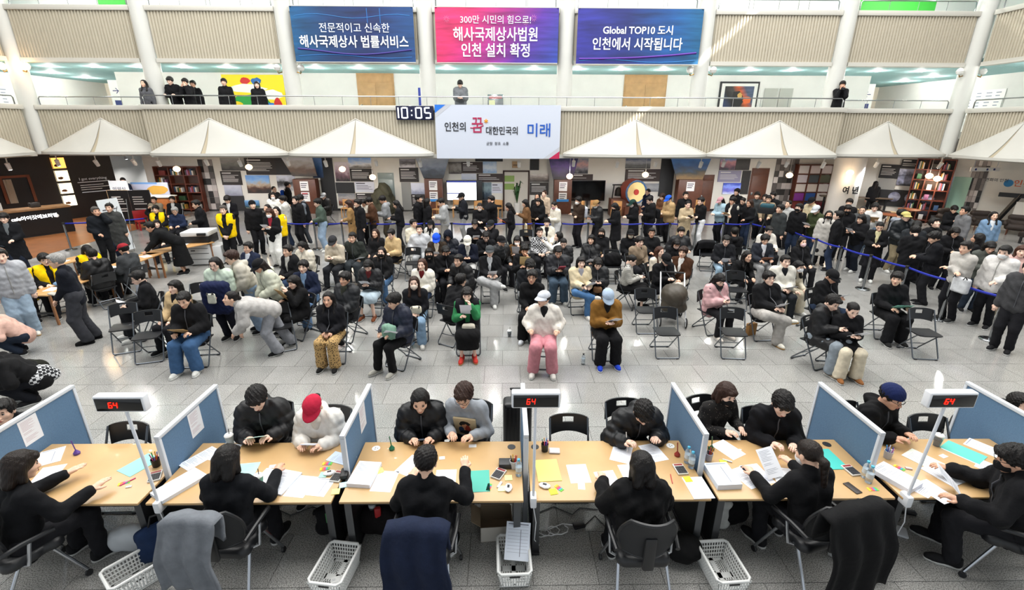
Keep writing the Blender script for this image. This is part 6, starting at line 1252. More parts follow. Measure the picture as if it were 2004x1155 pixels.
bagp=lambda w,d,h_:[rc((-w,0,d),(w,0,d),d,d,.05),rc((-w,0,h_-d),(w,0,h_-d),d*.8,d*.8,.08),el((0,0,h_/2),(w+d*.6,d*1.05,h_/2),.05),ripple(.006,24),cut(0,0,1,0)]
plaid=mat('plaid_blue','#1b2f55',.9)
blobbag('shopping_bag',bagp(.16,.09,.40),'#1a2c4c','dark blue plaid bag leaning by the first desk leg','bag',(-3.42,3.72),30,.018,[[(-.1,0,.38),(-.06,0,.5),(.06,0,.5),(.1,0,.38)]]);blobbag('plastic_bag',bagp(.12,.09,.28),mat('plastic_grey','#c3c8cd',.35),'translucent white plastic bag behind the left basket','bag',(-3.82,3.80),10);blobbag('handbag',bagp(.14,.08,.36),'#0d0d0f','black tote with green card by second desk leg','bag',(-1.80,3.98),5);rb('green_card',-1.80,3.86,0,.10,.004,.12,'#3c8a4c','green and white card leaning on the black tote','card',.001,.24)
blobbag('backpack',bagp(.15,.12,.34),'#141012','open dark bag with blue bottle and red items under third desk','bag',(-1.34,4.0),0);bottle(-1.40,3.98,'pale blue tumbler sticking out of open bag',.30,'#9fc6d2',.04,.14);rb('red_pouch',-1.33,3.92,12,.07,.05,.14,'#b3262a','red pouch in the open dark bag','pouch',.02,.24)
blobbag('tote_bag',bagp(.12,.06,.38),'#c9cac6','white tote bag leaning inside fifth desk leg','bag',(2.26,4.02),-12);blobbag('backpack',bagp(.12,.10,.32),'#0c0c0e','black rucksack beside the white tote bag','bag',(2.46,4.08),10);blobbag('round_bag',[el((0,0,.13),(.19,.16,.14)),ripple(.008,20),cut(0,0,1,0)],'#0b0b0c','soft round black bag behind the fourth office chair','bag',(1.78,3.62));bottle(1.97,3.80,'white tumbler under fourth desk',.0,'#d8d6cc',.042,.26)
t=thing('cardboard_box','open brown cardboard box under the third desk','box',(-.10,3.98,0),4*D2R);CB=mat('cardboard','#8d7c66',.8)
for a in((-.17,.17,-.15,-.145,0,.19),(-.17,.17,.145,.15,0,.19),(-.17,-.165,-.15,.15,0,.19),(.165,.17,-.15,.15,0,.19),(-.17,.17,-.15,.15,0,.006)):MB().box(*a).build('carton_wall',mat('carton_white','#c3beb4',.7) if a[2]<0 and a[3]<0 else CB,t)
MB().box(-.16,.16,-.002,.002,0,.17,T(0,.15,.19)@RX(-.7)).build('flap',CB,t);MB().box(-.002,.002,-.13,.13,0,.12,T(-.17,0,.19)@RY(-.9)).build('flap',CB,t)
t=thing('power_strip','black power strip with a red glowing switch under second desk','power strip',(-1.98,4.25,0),.1);MB().rbox(-.18,.18,-.03,.03,0,.04,.008).build('housing',BLACKM,t);MB().box(-.15,-.12,-.012,.012,.04,.043).build('switch',LEDR,t)
t=thing('power_strip','black power strip with a red glowing switch under sixth desk','power strip',(4.45,4.2,0),-.3);MB().rbox(-.18,.18,-.03,.03,0,.04,.008).build('housing',BLACKM,t);MB().box(-.15,-.12,-.012,.012,.04,.043).build('switch',LEDR,t)
def cable(pts,m,label):tag(MB().tube(pts,.006,6).build('cable',m),label,'cable')
cw_=mat('cable_white','#d6d6d6',.5)
cable([(.30+.09*math.cos(i*.8)+.012*i,3.92+.06*math.sin(i*.8),.012+.002*i) for i in range(26)],cw_,'coiled white cable on the floor by middle partition');cable([(.42,3.95,.01),(.62,4.05,.01),(.75,4.02,.02)],cw_,'white cable running to black adapter');rb('power_adapter',.80,4.02,15,.13,.08,.035,'#141416','black power adapter on the floor under fourth desk','adapter',.01,0)
cable([(.86,4.02,.01),(1.0,4.16,.01),(1.1,3.98,.01),(1.25,4.12,.01),(1.45,4.05,.01),(1.6,4.2,.01)],BLACKM,'black cable curling under fourth desk');cable([(.35,4.2,.01),(.55,4.3,.01),(.75,4.18,.01),(.85,4.28,.01),(1.05,4.25,.01)],BLACKM,'second black cable under fourth desk');cable([(-2.6,4.3,.01),(-2.4,4.2,.01),(-2.2,4.32,.01),(-2.0,4.25,.02)],BLACKM,'black cable under the second desk');cable([(4.1,4.1,.01),(4.25,3.98,.01),(4.4,4.08,.01),(4.3,4.2,.01),(4.15,4.12,.01)],BLACKM,'looped black cable under the sixth desk')
rb('storage_box',4.22,3.92,-30,.2,.16,.03,'#c9ccd0','white flat plastic tray on floor below right display','tray',.02,0)
def suitcase(x,y,rz,label,h=.6):
    t=thing('suitcase',label,'suitcase',(x,y,0),rz*D2R);m=mat('case_black','#0d0d0f',.35);MB().rbox(-.19,.19,-.12,.12,.05,h,.05,3).build('shell',m,t)
    for i in range(-3,4):MB().rbox(i*.05-.008,i*.05+.008,-.128,-.115,.1,h-.06,.004,1).build('rib',m,t)
    for s in(-1,1):MB().tube([(s*.08,.08,h-.02),(s*.08,.08,h+.12)],.008,6).build('handle_bar',STEEL,t)
    MB().rbox(-.1,.1,.065,.095,h+.11,h+.135,.008).build('grip',BLACKM,t)
    for a in((-.14,-.08),(.14,-.08),(-.14,.08),(.14,.08)):MB().lathe([(.025,-.012),(.025,.012)],10,M=T(a[0],a[1],.026)@RY(math.pi/2)).build('wheel',BLACKM,t)
suitcase(.16,5.42,0,'black ribbed suitcase behind the middle partition',.72);suitcase(*(0.648,8.606),15,'black suitcase at left of front-row person in white hooded jacket',.55)
t=blobbag('camera_bag',[el((0,0,.14),(.34,.15,.15)),ripple(.008,20),cut(0,0,1,0)],'#1a1b14','dark olive camera bag on the floor at left edge','bag',(*(-8.335,7.429),0),20,.02,[[(-.25,0,.2),(-.1,-.1,.34),(.1,-.1,.34),(.25,0,.2)]])
rb('paper_bag',*(5.169,9.076),20,.22,.09,.26,'#9a6f3c','brown paper bag behind the front empty chair','bag',.01,0,.8)
t=thing('video_camera','teal and black video camera on a tall tripod at the barrier','camera',(8.75,15.75,0),.9);MB().rbox(-.13,.13,-.26,.26,1.42,1.68,.03).build('camera_body',BLACKM,t);MB().lathe([(.06,0),(.07,.18)],14,M=T(0,-.26,1.55)@RX(math.pi/2)).build('lens',mat('lens_black','#0a0a0c',.2),t);MB().rbox(-.14,.14,-.2,.2,1.62,1.74,.03).build('rain_cover',mat('cover_teal','#1d4a56',.5),t);MB().tube([(0,0,1.1),(0,0,1.42)],.04,8).build('head',BLACKM,t)
for k in range(3):a=k*2.094+.5;MB().tube([(0,0,1.2),(.48*math.cos(a),.48*math.sin(a),.0)],.018,6).build('tripod_leg',BLACKM,t)
TT=mat('table_top_wood','#b98d5a',.45,var=.08)
for k,(x,y,rz,lb) in enumerate(((-9.96,10.48,90,'near folding work table at left with papers and denim bag'),(-9.96,12.32,90,'middle folding work table at left beside red-capped person'),(-9.70,13.9,60,'far folding work table near the photocopier'),(-11.75,11.9,80,'folding work table behind seated vest staff'))):
    t=thing('work_table',lb,'table',(x,y,0),rz*D2R);MB().rbox(-.9,.9,-.26,.26,.69,.72,.006).build('table_top',TT,t)
    for s in(-1,1):
        for q in(-1,1):MB().box(s*.8-.02,s*.8+.02,q*.22-.02,q*.22+.02,0,.69,None).build('leg',mat('table_leg_wood','#8a5c38',.5),t)
        MB().box(s*.8-.015,s*.8+.015,-.2,.2,.25,.29).build('brace',BLACKM,t)
for k,(x,y,a) in enumerate(((-9.95,10.0,10),(-10.02,10.5,80),(-9.9,11.0,30),(-9.95,11.7,75),(-10.0,12.3,95),(-9.9,12.8,60),(-9.6,13.7,20),(-9.8,14.2,100),(-11.7,11.6,70),(-11.75,12.3,100))):paper(x,y,.7205,a*D2R,'%s sheet of paper on the left work tables'%ORD[k],.21,.297,'#e9ebee','text')
blobbag('denim_pouch',[el((0,0,.06),(.17,.11,.07)),ripple(.008,26),cut(0,0,1,0)],'#6f8fae','light denim pouch on the near work table','pouch',(-9.92,10.25,.722),20)
# ---------------------------------------------------------------- people
def pattern(kind,a,b,scale=20):
    k='pattern_%s_%s_%s'%(kind,a,b)
    if k in MATS:return MATS[k]
    m=mat(k,a,.9);nt=m.node_tree;bs=nt.nodes['Principled BSDF'];tc=nt.nodes.new('ShaderNodeTexCoord');mx=nt.nodes.new('ShaderNodeMix');mx.data_type='RGBA';mx.inputs[6].default_value=(*lin(a),1);mx.inputs[7].default_value=(*lin(b),1)
    if kind=='spots':
        v=nt.nodes.new('ShaderNodeTexVoronoi');v.inputs['Scale'].default_value=scale;n=nt.nodes.new('ShaderNodeMath');n.operation='LESS_THAN';n.inputs[1].default_value=.36;nt.links.new(tc.outputs['Object'],v.inputs['Vector']);nt.links.new(v.outputs['Distance'],n.inputs[0]);out=n.outputs[0]
    elif kind=='stripe':
        v=nt.nodes.new('ShaderNodeTexWave');v.inputs['Scale'].default_value=scale;v.bands_direction='Z';nt.links.new(tc.outputs['Object'],v.inputs['Vector']);n=nt.nodes.new('ShaderNodeMath');n.operation='GREATER_THAN';n.inputs[1].default_value=.72;nt.links.new(v.outputs['Fac'],n.inputs[0]);out=n.outputs[0]
    else:
        v=nt.nodes.new('ShaderNodeTexChecker');v.inputs['Scale'].default_value=scale;nt.links.new(tc.outputs['Object'],v.inputs['Vector']);out=v.outputs['Fac']
    nt.links.new(out,mx.inputs[0]);nt.links.new(mx.outputs[2],bs.inputs['Base Color']);return m
HOLD=[]
def p_(pid,lab,x,y,z0,rz,pose,spec):
    lab='person in '+lab;d=dict(q.split(':') for q in spec.split(','));c=lambda k:'#'+d[k] if k in d else None;kw={}
    for a,b in(('h','hair'),('hc','hc'),('t','top'),('b','bot'),('sk','skin'),('hd','hands')):
        if a in d:kw[b]=d[a]
    for a,b in(('m','mask'),('i','inner'),('v','vest'),('tc','tc'),('bc','bc'),('sh','sh'),('so','sole')):
        if a in d:kw[b]=c(a)
    for a,b in(('hy','hy'),('hp','hp'),('tw','tw'),('sd','side'),('s','s')):
        if a in d:kw[b]=float(d[a])
    if 'cap' in d:a,b=d['cap'].split('/');kw['cap']=(a,'#'+b)
    kw['glasses']='g' in d;kw['lod']={'n':'near','f':'far'}.get(d.get('l'),'mid');fx=d.get('fx','').split('/')
    if 'leo' in fx:kw['bm_']=pattern('spots','#b08f5c','#2c1d12',34)
    if 'dot' in fx:kw['tm']=pattern('spots','#100d0c','#b9ada0',46);MATS['pattern_spots_#100d0c_#b9ada0'].node_tree.nodes['Math'].inputs[1].default_value=.13
    if 'chk' in fx:kw['tm']=pattern('check','#1a1b1f','#c9cacc',26)
    if 'stp' in fx:kw['tm']=pattern('stripe','#c3c0b6','#3a3a40',14)
    W=person(pid,lab,x,y,z0,rz,pose,**kw)
    ref=' '.join(lab.replace(',','').split()[:9])
    if pid[0] in 'qrgs':a,b=lab.rsplit(', ',1);ref=b.replace(' from left',' person from left') if pid[0]!='s' else b.replace(' from left in',' person from left in seated')
    W['ref']='the '+ref if pid[0] in 'qrgs' else ref;J=W['J'];root=W['root']
    if 'prt' in fx:
        p=J['chest']+J['fw']*.128-J['up']*.06;M_=np.eye(4);M_[:3,0]=J['lat'];M_[:3,1]=-J['fw'];M_[:3,2]=J['up'];M_[:3,3]=p;q=Matrix(M_.tolist())
        o=MB().rbox(-.13,.13,-.014,.014,-.15,.13,.01).build('shirt_print',mat('print_beige','#b9a684',.8),root);o.matrix_local=q
        for k,(a,b,ra,rb_,cc) in enumerate(((0,.05,.06,.045,'#15130f'),(0,-.015,.042,.06,'#c08a68'),(.03,-.03,.03,.06,'#8c2f22'),(-.045,-.05,.03,.05,'#233a5e'),(0,-.09,.07,.03,'#14161c'))):o2=MB().prism(blob(a,b,ra,rb_,seed=k),.012+.0008*k,.0145+.0008*k,Mz).build('print_shape',mat('print_s%d'%k,cc,.8),o)
    if 'yoke' in fx:V,F=sdf([rc(J['shL']-J['up']*.01,J['neck'],.112,.085,.03),rc(J['shR']-J['up']*.01,J['neck'],.112,.085,.03),rc(J['neck']-J['up']*.02,J['chest']+J['up']*.04,.11,.135,.03)],.018);link(bpy.data.objects.new('shoulder_yoke',mesh_np('shoulder_yoke',V,F,[cloth('#131317','p')])),root)
    if 'chkb' in fx:V,F=sdf([rc(J['pel']+J['lat']*.06+J['up']*.05,J['pel']-J['lat']*.06+J['up']*.05,.155,.155,.03),rc(J['pel']-J['fw']*.1,J['pel']-J['fw']*.2-np.array([0,0,.12]),.12,.1,.05),ripple(.006,30)],.02);link(bpy.data.objects.new('tied_shirt',mesh_np('tied_shirt',V,F,[pattern('check','#1a1b1f','#c9cacc',26)])),root)
    if d.get('ch')=='1':folding_chair(x,y,rz,'black folding chair under '+W['ref'])
    if d.get('ch')=='2':W['chair']=office_chair(x,y,rz,'black mesh office chair of the staff member '+lab[lab.index('at the'):] if 'at the' in lab else 'black mesh office chair')
    if 'ho' in d:
        for h_ in d['ho'].split('/'):HOLD.append((pid,h_))
p_('g0','grey cardigan with long dark hair, first from left in upper gallery',-13.57,19.67,4,0,'stand','h:long,t:sweat,tc:55565a,s:0.995,sk:a,l:f')
p_('g1','black jacket, second from left in upper gallery',-12.81,20.16,4,0,'railL','s:1.09,sk:c,l:f')
p_('g2','dark top, half hidden, third from left in upper gallery',-12.52,20.95,4,10,'stand','t:sweat,sk:b,l:f')
p_('g3','black jacket raising a phone, fourth from left in upper gallery',-12.25,20.10,4,0,'cam','sk:a,l:f')
p_('g4','black suit, fifth from left in upper gallery',-10.79,20.05,4,15,'stand','t:blazer,sk:a,l:f')
p_('g5','black coat with shoulder hair, sixth from left in upper gallery',-9.55,20.05,4,20,'stand','h:bob,t:coat,s:0.995,sk:c,l:f')
p_('g6','grey padded jacket using a phone, seventh from left in upper gallery',-1.73,20.11,4,0,'standp','t:puffer,tc:606468,sk:c,l:f,ho:ph')
p_('g7','black coat aiming a camera, eighth from left in upper gallery',12.98,19.71,4,-25,'cam','t:coat,sk:b,l:f,ho:cm')
p_('q8','yellow vest over black jacket, first from left in rear queue',-8.62,14.69,0,10,'standc','v:f0c800,h:short,hc:s,bc:0f0f12,sh:141414,so:141414,sk:c,l:f')
p_('q9','black suit with white shirt and tie, second from left in rear queue',-9.75,17.05,0,0,'standp','i:dcdcdc,t:blazer,tc:0d0d12,sk:a,l:f,ho:ph')
p_('q10','black hooded jacket and trousers, third from left in rear queue',-8.26,15.67,0,45,'stand','cap:beanie/0f0f12,h:short,t:hoodie,sk:c,l:f')
p_('q11','black blazer, white trousers and white mask, fifth from left in rear queue',-6.97,14.21,0,-5,'standw','m:e8e8e8,i:8a2230,h:bob,hc:r,t:blazer,b:wide,bc:e4e3de,sh:1a1a1a,sk:a,l:f,ho:pa')
p_('q12','dark top behind masked visitor, fourth from left in rear queue',-7.67,15.52,0,-20,'stand','h:tied,t:sweat,s:0.995,sk:a,l:f')
p_('q13','yellow vest over white shirt and dark hair, eighth from left in rear queue',-7.17,15.04,0,0,'standc','v:f0c800,h:long,t:shirt,tc:d0d0ce,s:0.995,sk:c,l:f')
p_('q14','white jacket and white mask, sixth from left in rear queue',-8.88,18.49,0,20,'standq','m:e6e6e6,h:long,tc:e2e0da,s:0.995,sk:c,l:f')
p_('q15','white fleece sweater and dark jeans, ninth from left in rear queue',-7.70,16.87,0,-70,'standx','t:fleece,tc:cfcdc6,bc:232f45,sh:d6d6d2,sk:a,l:f')
p_('q16','dark grey jacket near the palace photograph, seventh from left in rear queue',-9.76,20.43,0,60,'stand','h:tied,tc:33363a,s:0.995,sk:a,l:f')
p_('q17','black jacket facing the display wall, tenth from left in rear queue',-9.57,21.29,0,110,'stand','sk:b,l:f,ho:bb')
p_('q18','black padded vest with grey sleeves, twelfth from left in rear queue',-7.22,17.27,0,-65,'standp','v:0e0f14,tc:6a7078,bc:3a3e44,sh:d6d6d2,sk:a,l:f,ho:ph')
p_('q19','dark jacket, half hidden, eleventh from left in rear queue',-7.24,16.73,0,-30,'stand','h:short,sk:c,l:f')
p_('q20','green bomber jacket and pale jeans, thirteenth from left in rear queue',-6.24,16.19,0,-60,'standq','tc:46534a,b:baggy,bc:8ea3ba,sh:d6d6d2,sk:c,l:f')
p_('q21','black coat and pale cap by totem, fourteenth from left in rear queue',-7.88,21.11,0,-20,'sitw','cap:cap/8f9092,h:short,t:long,sk:c,l:f,ch:1')
p_('q22','long camel coat with brown hair, fifteenth from left in rear queue',-5.33,16.54,0,-80,'standq','h:longb,hc:b,t:coat,tc:9c7a4e,s:0.995,sk:b,l:f,ho:pa')
p_('q23','black jacket behind camel coat, sixteenth from left in rear queue',-4.88,16.04,0,-50,'stand','sk:a,l:f')
p_('q24','cream jacket and black trousers, seventeenth from left in rear queue',-4.92,16.95,0,-25,'standp','h:bob,t:fleece,tc:cfcabd,s:0.995,sk:b,l:f,ho:ph')
p_('q25','brown jacket looking down, eighteenth from left in rear queue',-4.61,16.66,0,-70,'standp','tc:4a3020,sk:a,l:f')
p_('q26','grey hooded sweatshirt and olive trousers, nineteenth from left in rear queue',-4.23,17.03,0,-75,'standp','t:hoodie,tc:8b8d90,bc:4a4436,sk:b,l:f,ho:ph')
p_('q27','black hooded top and long hair, twentieth from left in rear queue',-3.66,16.54,0,-80,'standp','h:long,t:hoodie,s:0.995,sk:a,l:f,ho:ph')
p_('q28','black jacket facing right, twenty-first from left in rear queue',-3.13,17.12,0,80,'stand','bc:0f0f12,sk:a,l:f')
p_('q29','dark coat with long hair beside the totem, twenty-second from left in rear queue',-2.78,16.96,0,120,'stand','h:long,t:coat,s:0.995,sk:b,l:f')
p_('q30','light grey hooded sweatshirt, twenty-third from left in rear queue',-2.09,16.44,0,-75,'standp','h:short,t:hoodie,tc:9b9c9c,bc:8a8782,sh:d6d6d2,sk:a,l:f')
p_('q31','black cap and dark leather jacket, twenty-fourth from left in rear queue',-1.54,17.75,0,-70,'standw','cap:cap/0f0f12,h:short,tc:15171d,bc:8d8d8c,sk:a,l:f')
p_('q32','black coat and pale mask, twenty-fifth from left in rear queue',-0.85,16.09,0,0,'standp','m:d8c8bc,h:tied,t:coat,s:0.995,sk:c,l:f')
p_('q33','black jacket touching face, twenty-sixth from left in rear queue',-0.45,16.91,0,-60,'stande','sk:b,l:f')
p_('q34','black outfit with long hair and orange folder, twenty-seventh from left in rear queue',0.22,15.99,0,-90,'standp','h:long,t:sweat,b:slim,s:0.995,sk:a,l:f,ho:of')
p_('q35','brown coat carrying cream tote, twenty-eighth from left in rear queue',0.78,16.72,0,-85,'standw','h:longb,t:coat,tc:6b4c30,s:0.995,sk:a,l:f,ho:tt')
p_('q36','black coat standing behind, twenty-ninth from left in rear queue',1.26,18.40,0,-20,'stand','h:long,t:coat,s:0.995,sk:b,l:f')
p_('q37','beige jacket with tied hair, thirty-first from left in rear queue',1.59,19.13,0,-40,'stand','h:tied,hc:r,tc:c0aa94,s:0.995,sk:c,l:f')
p_('q38','black coat holding brown envelope, thirtieth from left in rear queue',1.23,17.13,0,-30,'standq','h:longb,t:coat,s:0.995,sk:a,l:f,ho:en')
p_('q39','cream sweater and pinkish mask, thirty-second from left in rear queue',1.78,16.39,0,-60,'standp','m:b98a94,h:tied,t:knit,tc:d6cfc0,b:baggy,bc:c9c9c9,s:0.995,sk:a,l:f')
p_('q40','brown jacket with pale backpack and mask, thirty-third from left in rear queue',2.63,16.75,0,-60,'standx','m:e6e4e0,h:part,tc:33261c,sk:a,l:f,ho:wb')
p_('q41','tan cap, white mask and black jacket, thirty-fourth from left in rear queue',3.28,16.62,0,-70,'standp','m:e0ded8,cap:cap/8f6f45,h:tied,t:puffer,s:0.995,sk:b,l:f,ho:pa')
p_('q42','long black coat and black mask, thirty-fifth from left in rear queue',3.80,16.04,0,-80,'standp','m:1a1a1c,h:bob,t:coat,s:0.995,sk:a,l:f')
p_('q43','dark green cap and black coat, thirty-sixth from left in rear queue',4.62,16.85,0,-80,'standp','m:d8d2cc,cap:cap/1d3a34,h:long,t:coat,s:0.995,sk:c,l:f')
p_('q44','black jacket with white stripe and round bag, thirty-eighth from left in rear queue',5.26,17.00,0,-80,'standp','h:short,t:hoodie,sk:c,l:f,ho:rbg')
p_('q45','black hair and navy jacket at the rear, thirty-seventh from left in rear queue',5.98,19.89,0,-60,'standq','h:tied,tc:131b33,s:0.995,sk:a,l:f')
p_('q46','brown fur jacket behind blue cap, thirty-ninth from left in rear queue',6.20,18.62,0,-60,'standp','h:bob,hc:b,t:fleece,tc:5a3a26,s:0.995,sk:c,l:f')
p_('q47','blue cap and beige fleece jacket, fortieth from left in rear queue',6.02,17.27,0,-75,'standp','cap:cap/1f55c4,h:short,t:fleece,tc:a98d66,bc:0f0f12,sk:c,l:f')
p_('q48','black jacket in front of brown door, forty-first from left in rear queue',6.83,18.10,0,0,'stand','h:short,sk:a,l:f')
p_('q49','long beige trench coat holding camera, forty-second from left in rear queue',6.32,16.49,0,5,'standw','h:tied,t:coat,tc:b5a284,s:0.995,sk:c,l:f,ho:cm')
p_('q50','black sweater and white trousers, forty-third from left in rear queue',6.93,16.66,0,-75,'standx','h:short,t:sweat,b:wide,bc:dfe0e2,sh:5a5a5a,sk:c,l:f')
p_('q51','light blue padded jacket and pink cap, forty-fourth from left in rear queue',8.03,17.52,0,-75,'standp','cap:cap/b88a92,h:bob,t:puffer,tc:93aebb,bc:0f0f12,s:0.995,sk:c,l:f')
p_('q52','black vest over white sleeves holding envelope, forty-fifth from left in rear queue',8.11,16.81,0,-65,'standx','v:121216,t:sweat,tc:d3cdc0,sk:b,l:f,ho:en')
p_('q53','black jacket by the blue photograph, forty-sixth from left in rear queue',9.33,19.16,0,-60,'stand','sk:a,l:f')
p_('q54','long brown hair, black top and jeans, forty-eighth from left in rear queue',8.73,16.81,0,-70,'standq','h:long,hc:b,t:sweat,bc:232f45,s:0.995,sk:b,l:f')
p_('q55','dark jacket partly hidden with white bag, forty-seventh from left in rear queue',8.80,17.43,0,-60,'standp','h:tied,s:0.995,sk:a,l:f')
p_('q56','dark grey shirt in front of brown door, forty-ninth from left in rear queue',9.60,18.13,0,-30,'stand','t:shirt,tc:3c3f40,sk:a,l:f')
p_('q57','glasses and black jacket, fiftieth from left in rear queue',9.97,18.21,0,-40,'stand','g:1,h:bob,s:0.995,sk:c,l:f')
p_('q58','beige sweater operating the video camera, fifty-first from left in rear queue',9.82,17.64,0,-35,'lean20','h:short,t:knit,tc:93826a,sk:a,l:f')
p_('q59','black hair behind the camera operator, fifty-second from left in rear queue',10.23,18.12,0,-60,'stand','sk:c,l:f')
p_('r60','dark grey hooded jacket, first from left in right-hand queue',8.78,14.97,0,-80,'stand','h:curly,t:hoodie,tc:2e3132,sk:a,l:f')
p_('r61','light grey sweater with tied hair, second from left in right-hand queue',9.94,16.53,0,-70,'stand','h:tied,t:knit,tc:a8a8a6,s:0.995,sk:a,l:f')
p_('r62','black jacket, black mask and jeans, third from left in right-hand queue',9.49,15.19,0,-60,'stand','m:141416,h:curly,bc:232f45,sk:c,l:f')
p_('r63','cream hooded jacket and black cap, fourth from left in right-hand queue',10.97,16.83,0,-70,'standp','cap:cap/0f0f12,h:short,t:hoodie,tc:c2b597,sk:a,l:f')
p_('r64','white cap and olive green jacket, fifth from left in right-hand queue',9.95,14.94,0,-70,'standp','cap:cap/b9bcc0,h:short,t:hoodie,tc:343b24,bc:232f45,sk:c,l:f,ho:pa')
p_('r65','long pale grey padded coat with long hair, sixth from left in right-hand queue',9.94,14.40,0,-30,'stand','m:161618,h:long,t:long,tc:b5b1aa,s:0.995,sk:b,l:f')
p_('r66','black jacket seen from behind and dark jeans, seventh from left in right-hand queue',9.83,13.73,0,-130,'stand','h:short,bc:232f45,sk:c,l:f')
p_('r67','black hooded top and black mask, eighth from left in right-hand queue',10.90,14.99,0,-25,'standq','m:121214,t:hoodie,sk:b,l:f')
p_('r68','dark jacket at the rear, ninth from left in right-hand queue',11.90,16.33,0,-40,'stand','sk:a,l:f')
p_('r69','glasses and grey jacket, eleventh from left in right-hand queue',11.62,15.26,0,-45,'stand','g:1,h:tied,tc:4c4e50,s:0.995,sk:a,l:f')
p_('r70','black coat raising white sheet, tenth from left in right-hand queue',10.53,13.74,0,-75,'standw','h:bob,b:wide,bc:141924,sh:d6d6d2,s:0.995,sk:a,l:f,ho:pa')
p_('r71','white sweater and pale jeans with envelope, twelfth from left in right-hand queue',12.10,15.42,0,-30,'standw','h:part,t:knit,tc:d4d4d2,b:baggy,bc:8ea3ba,sk:c,l:f,ho:en')
p_('r72','black coat with cream hood using phone, fourteenth from left in right-hand queue',10.27,12.73,0,-35,'standp','i:d8cfa2,h:tied,t:coat,sh:d6d6d2,s:0.995,sk:a,ho:ph')
p_('r73','yellow cap and dark padded jacket, phoning, sixteenth from left in right-hand queue',11.66,13.65,0,0,'stande','cap:cap/b7ab6a,h:short,t:puffer,tc:11161a,bc:8f8268,sh:d6d6d2,sk:c,l:f')
p_('r74','grey hooded sweatshirt behind yellow cap, fifteenth from left in right-hand queue',11.87,14.11,0,60,'standx','t:hoodie,tc:8a8f98,sk:a,l:f')
p_('r75','glasses and dark grey jacket, eighteenth from left in right-hand queue',10.95,12.35,0,-40,'standp','g:1,h:short,tc:25282c,sk:a')
p_('r76','wide black coat seen from behind, seventeenth from left in right-hand queue',10.26,11.51,0,160,'standp','t:coat,tc:0d0d10,sk:c')
p_('r77','black jacket looking upward, twentieth from left in right-hand queue',11.61,12.58,0,5,'stand','hp:-22,sk:c')
p_('r78','black jacket seen from behind beside striped bag, nineteenth from left in right-hand queue',10.28,10.86,0,-120,'standp','tc:0c0d12,sk:a')
p_('r79','black hooded coat and glasses with red lettering, twenty-second from left in right-hand queue',11.66,12.01,0,-20,'standp','g:1,h:bob,t:hoodie,s:0.995,sk:a')
p_('r80','black sweater seated in an armchair, twenty-first from left in right-hand queue',17.00,17.85,0,-10,'sitp','t:sweat,sk:a,l:f,ho:ph')
p_('r81','grey wool coat facing left, twenty-third from left in right-hand queue',14.39,14.60,0,-100,'stand','h:short,t:coat,tc:6a6a6c,sk:b,l:f')
p_('r82','denim blue jacket with white collar, twenty-seventh from left in right-hand queue',14.92,14.26,0,-20,'stand','i:d8dce0,h:long,tc:6f8aa6,bc:8a8678,s:0.995,sk:a,l:f')
p_('r83','black jacket with long black hair bending away, twenty-fifth from left in right-hand queue',11.46,11.06,0,-150,'stand','h:long,s:0.995,sk:b')
p_('r84','pale grey sweater looking down, twenty-fourth from left in right-hand queue',10.00,9.84,0,-80,'standx','h:short,t:knit,tc:b0aca6,bc:0e0f14,sh:2a2a2a,sk:a,ho:sb')
p_('r85','grey green jacket holding a phone, twenty-sixth from left in right-hand queue',11.01,10.40,0,-25,'standp','h:longb,tc:4a4d48,bc:27313f,s:0.995,sk:a,ho:ph')
p_('r86','white sweatshirt, white mask and black backpack, twenty-eighth from left in right-hand queue',10.45,9.47,0,-65,'standq','m:e2e2e2,h:short,t:fleece,tc:cfccc8,bc:0c0d12,sk:c,ho:kb')
p_('r87','pink jacket with brown hair at the edge, twenty-ninth from left in right-hand queue',11.23,9.88,0,-40,'stand','h:longb,hc:r,t:fleece,tc:c9a39c,bc:b0a58e,s:0.995,sk:c')
p_('r88','dark grey jacket cut by right edge, thirtieth from left in right-hand queue',9.69,8.26,0,-60,'stand','tc:3b3b3d,sk:c')
p_('r89','black coat reading the angled wall, thirteenth from left in right-hand queue',17.82,22.99,0,170,'stand','h:long,b:slim,s:0.995,sk:c,l:f')
p_('s90','black fleece jacket and blue jeans with envelope, first from left in front row',-5.59,7.91,0,5,'sitw','h:short,t:fleece,tc:0d0d10,b:baggy,bc:3b5a80,sh:c9c9c4,so:e2e2de,sk:a,ho:en/ph1,ch:1')
p_('s91','black varsity jacket and leopard trousers, second from left in front row',-3.15,8.03,0,0,'sith','h:long,tc:131318,b:wide,bc:8f7448,sh:141414,s:0.995,sk:b,fx:leo,ho:ph,ch:1')
p_('s92','navy padded jacket holding green scarf, third from left in front row',-1.87,7.82,0,-30,'sitw','hy:-20,t:puffer,tc:10172b,bc:0e0e10,sh:9a9890,sk:a,ho:ph1/sc/pa2,ch:1')
p_('s93','green sleeves, black skirt and raised white sheet, fourth from left in front row',-0.71,8.36,0,3,'sitv','v:15151a,h:longb,t:knit,tc:2f7a4a,b:skirt,bc:0c0c0e,sh:b8362e,so:b98a5c,s:0.995,sk:c,ho:pa/hb,ch:1')
p_('s94','white hooded jacket, pink trousers and white cap, fifth from left in front row',0.69,7.79,0,-5,'sitk','hy:-40,i:141416,cap:cap/c3c6ce,h:short,t:fleece,tc:d9d2c9,b:baggy,bc:bf7f88,sh:c6c2bc,sk:a,ch:1')
p_('s95','brown fleece jacket and grey cap, sixth from left in front row',1.84,8.11,0,2,'sitp','hp:34,i:0e0e10,cap:cap/9fb0c4,h:short,t:fleece,tc:7a5522,b:baggy,bc:0f0f12,sh:1f3fb4,so:d8d8d8,sk:c,ho:ph/pa2,ch:1')
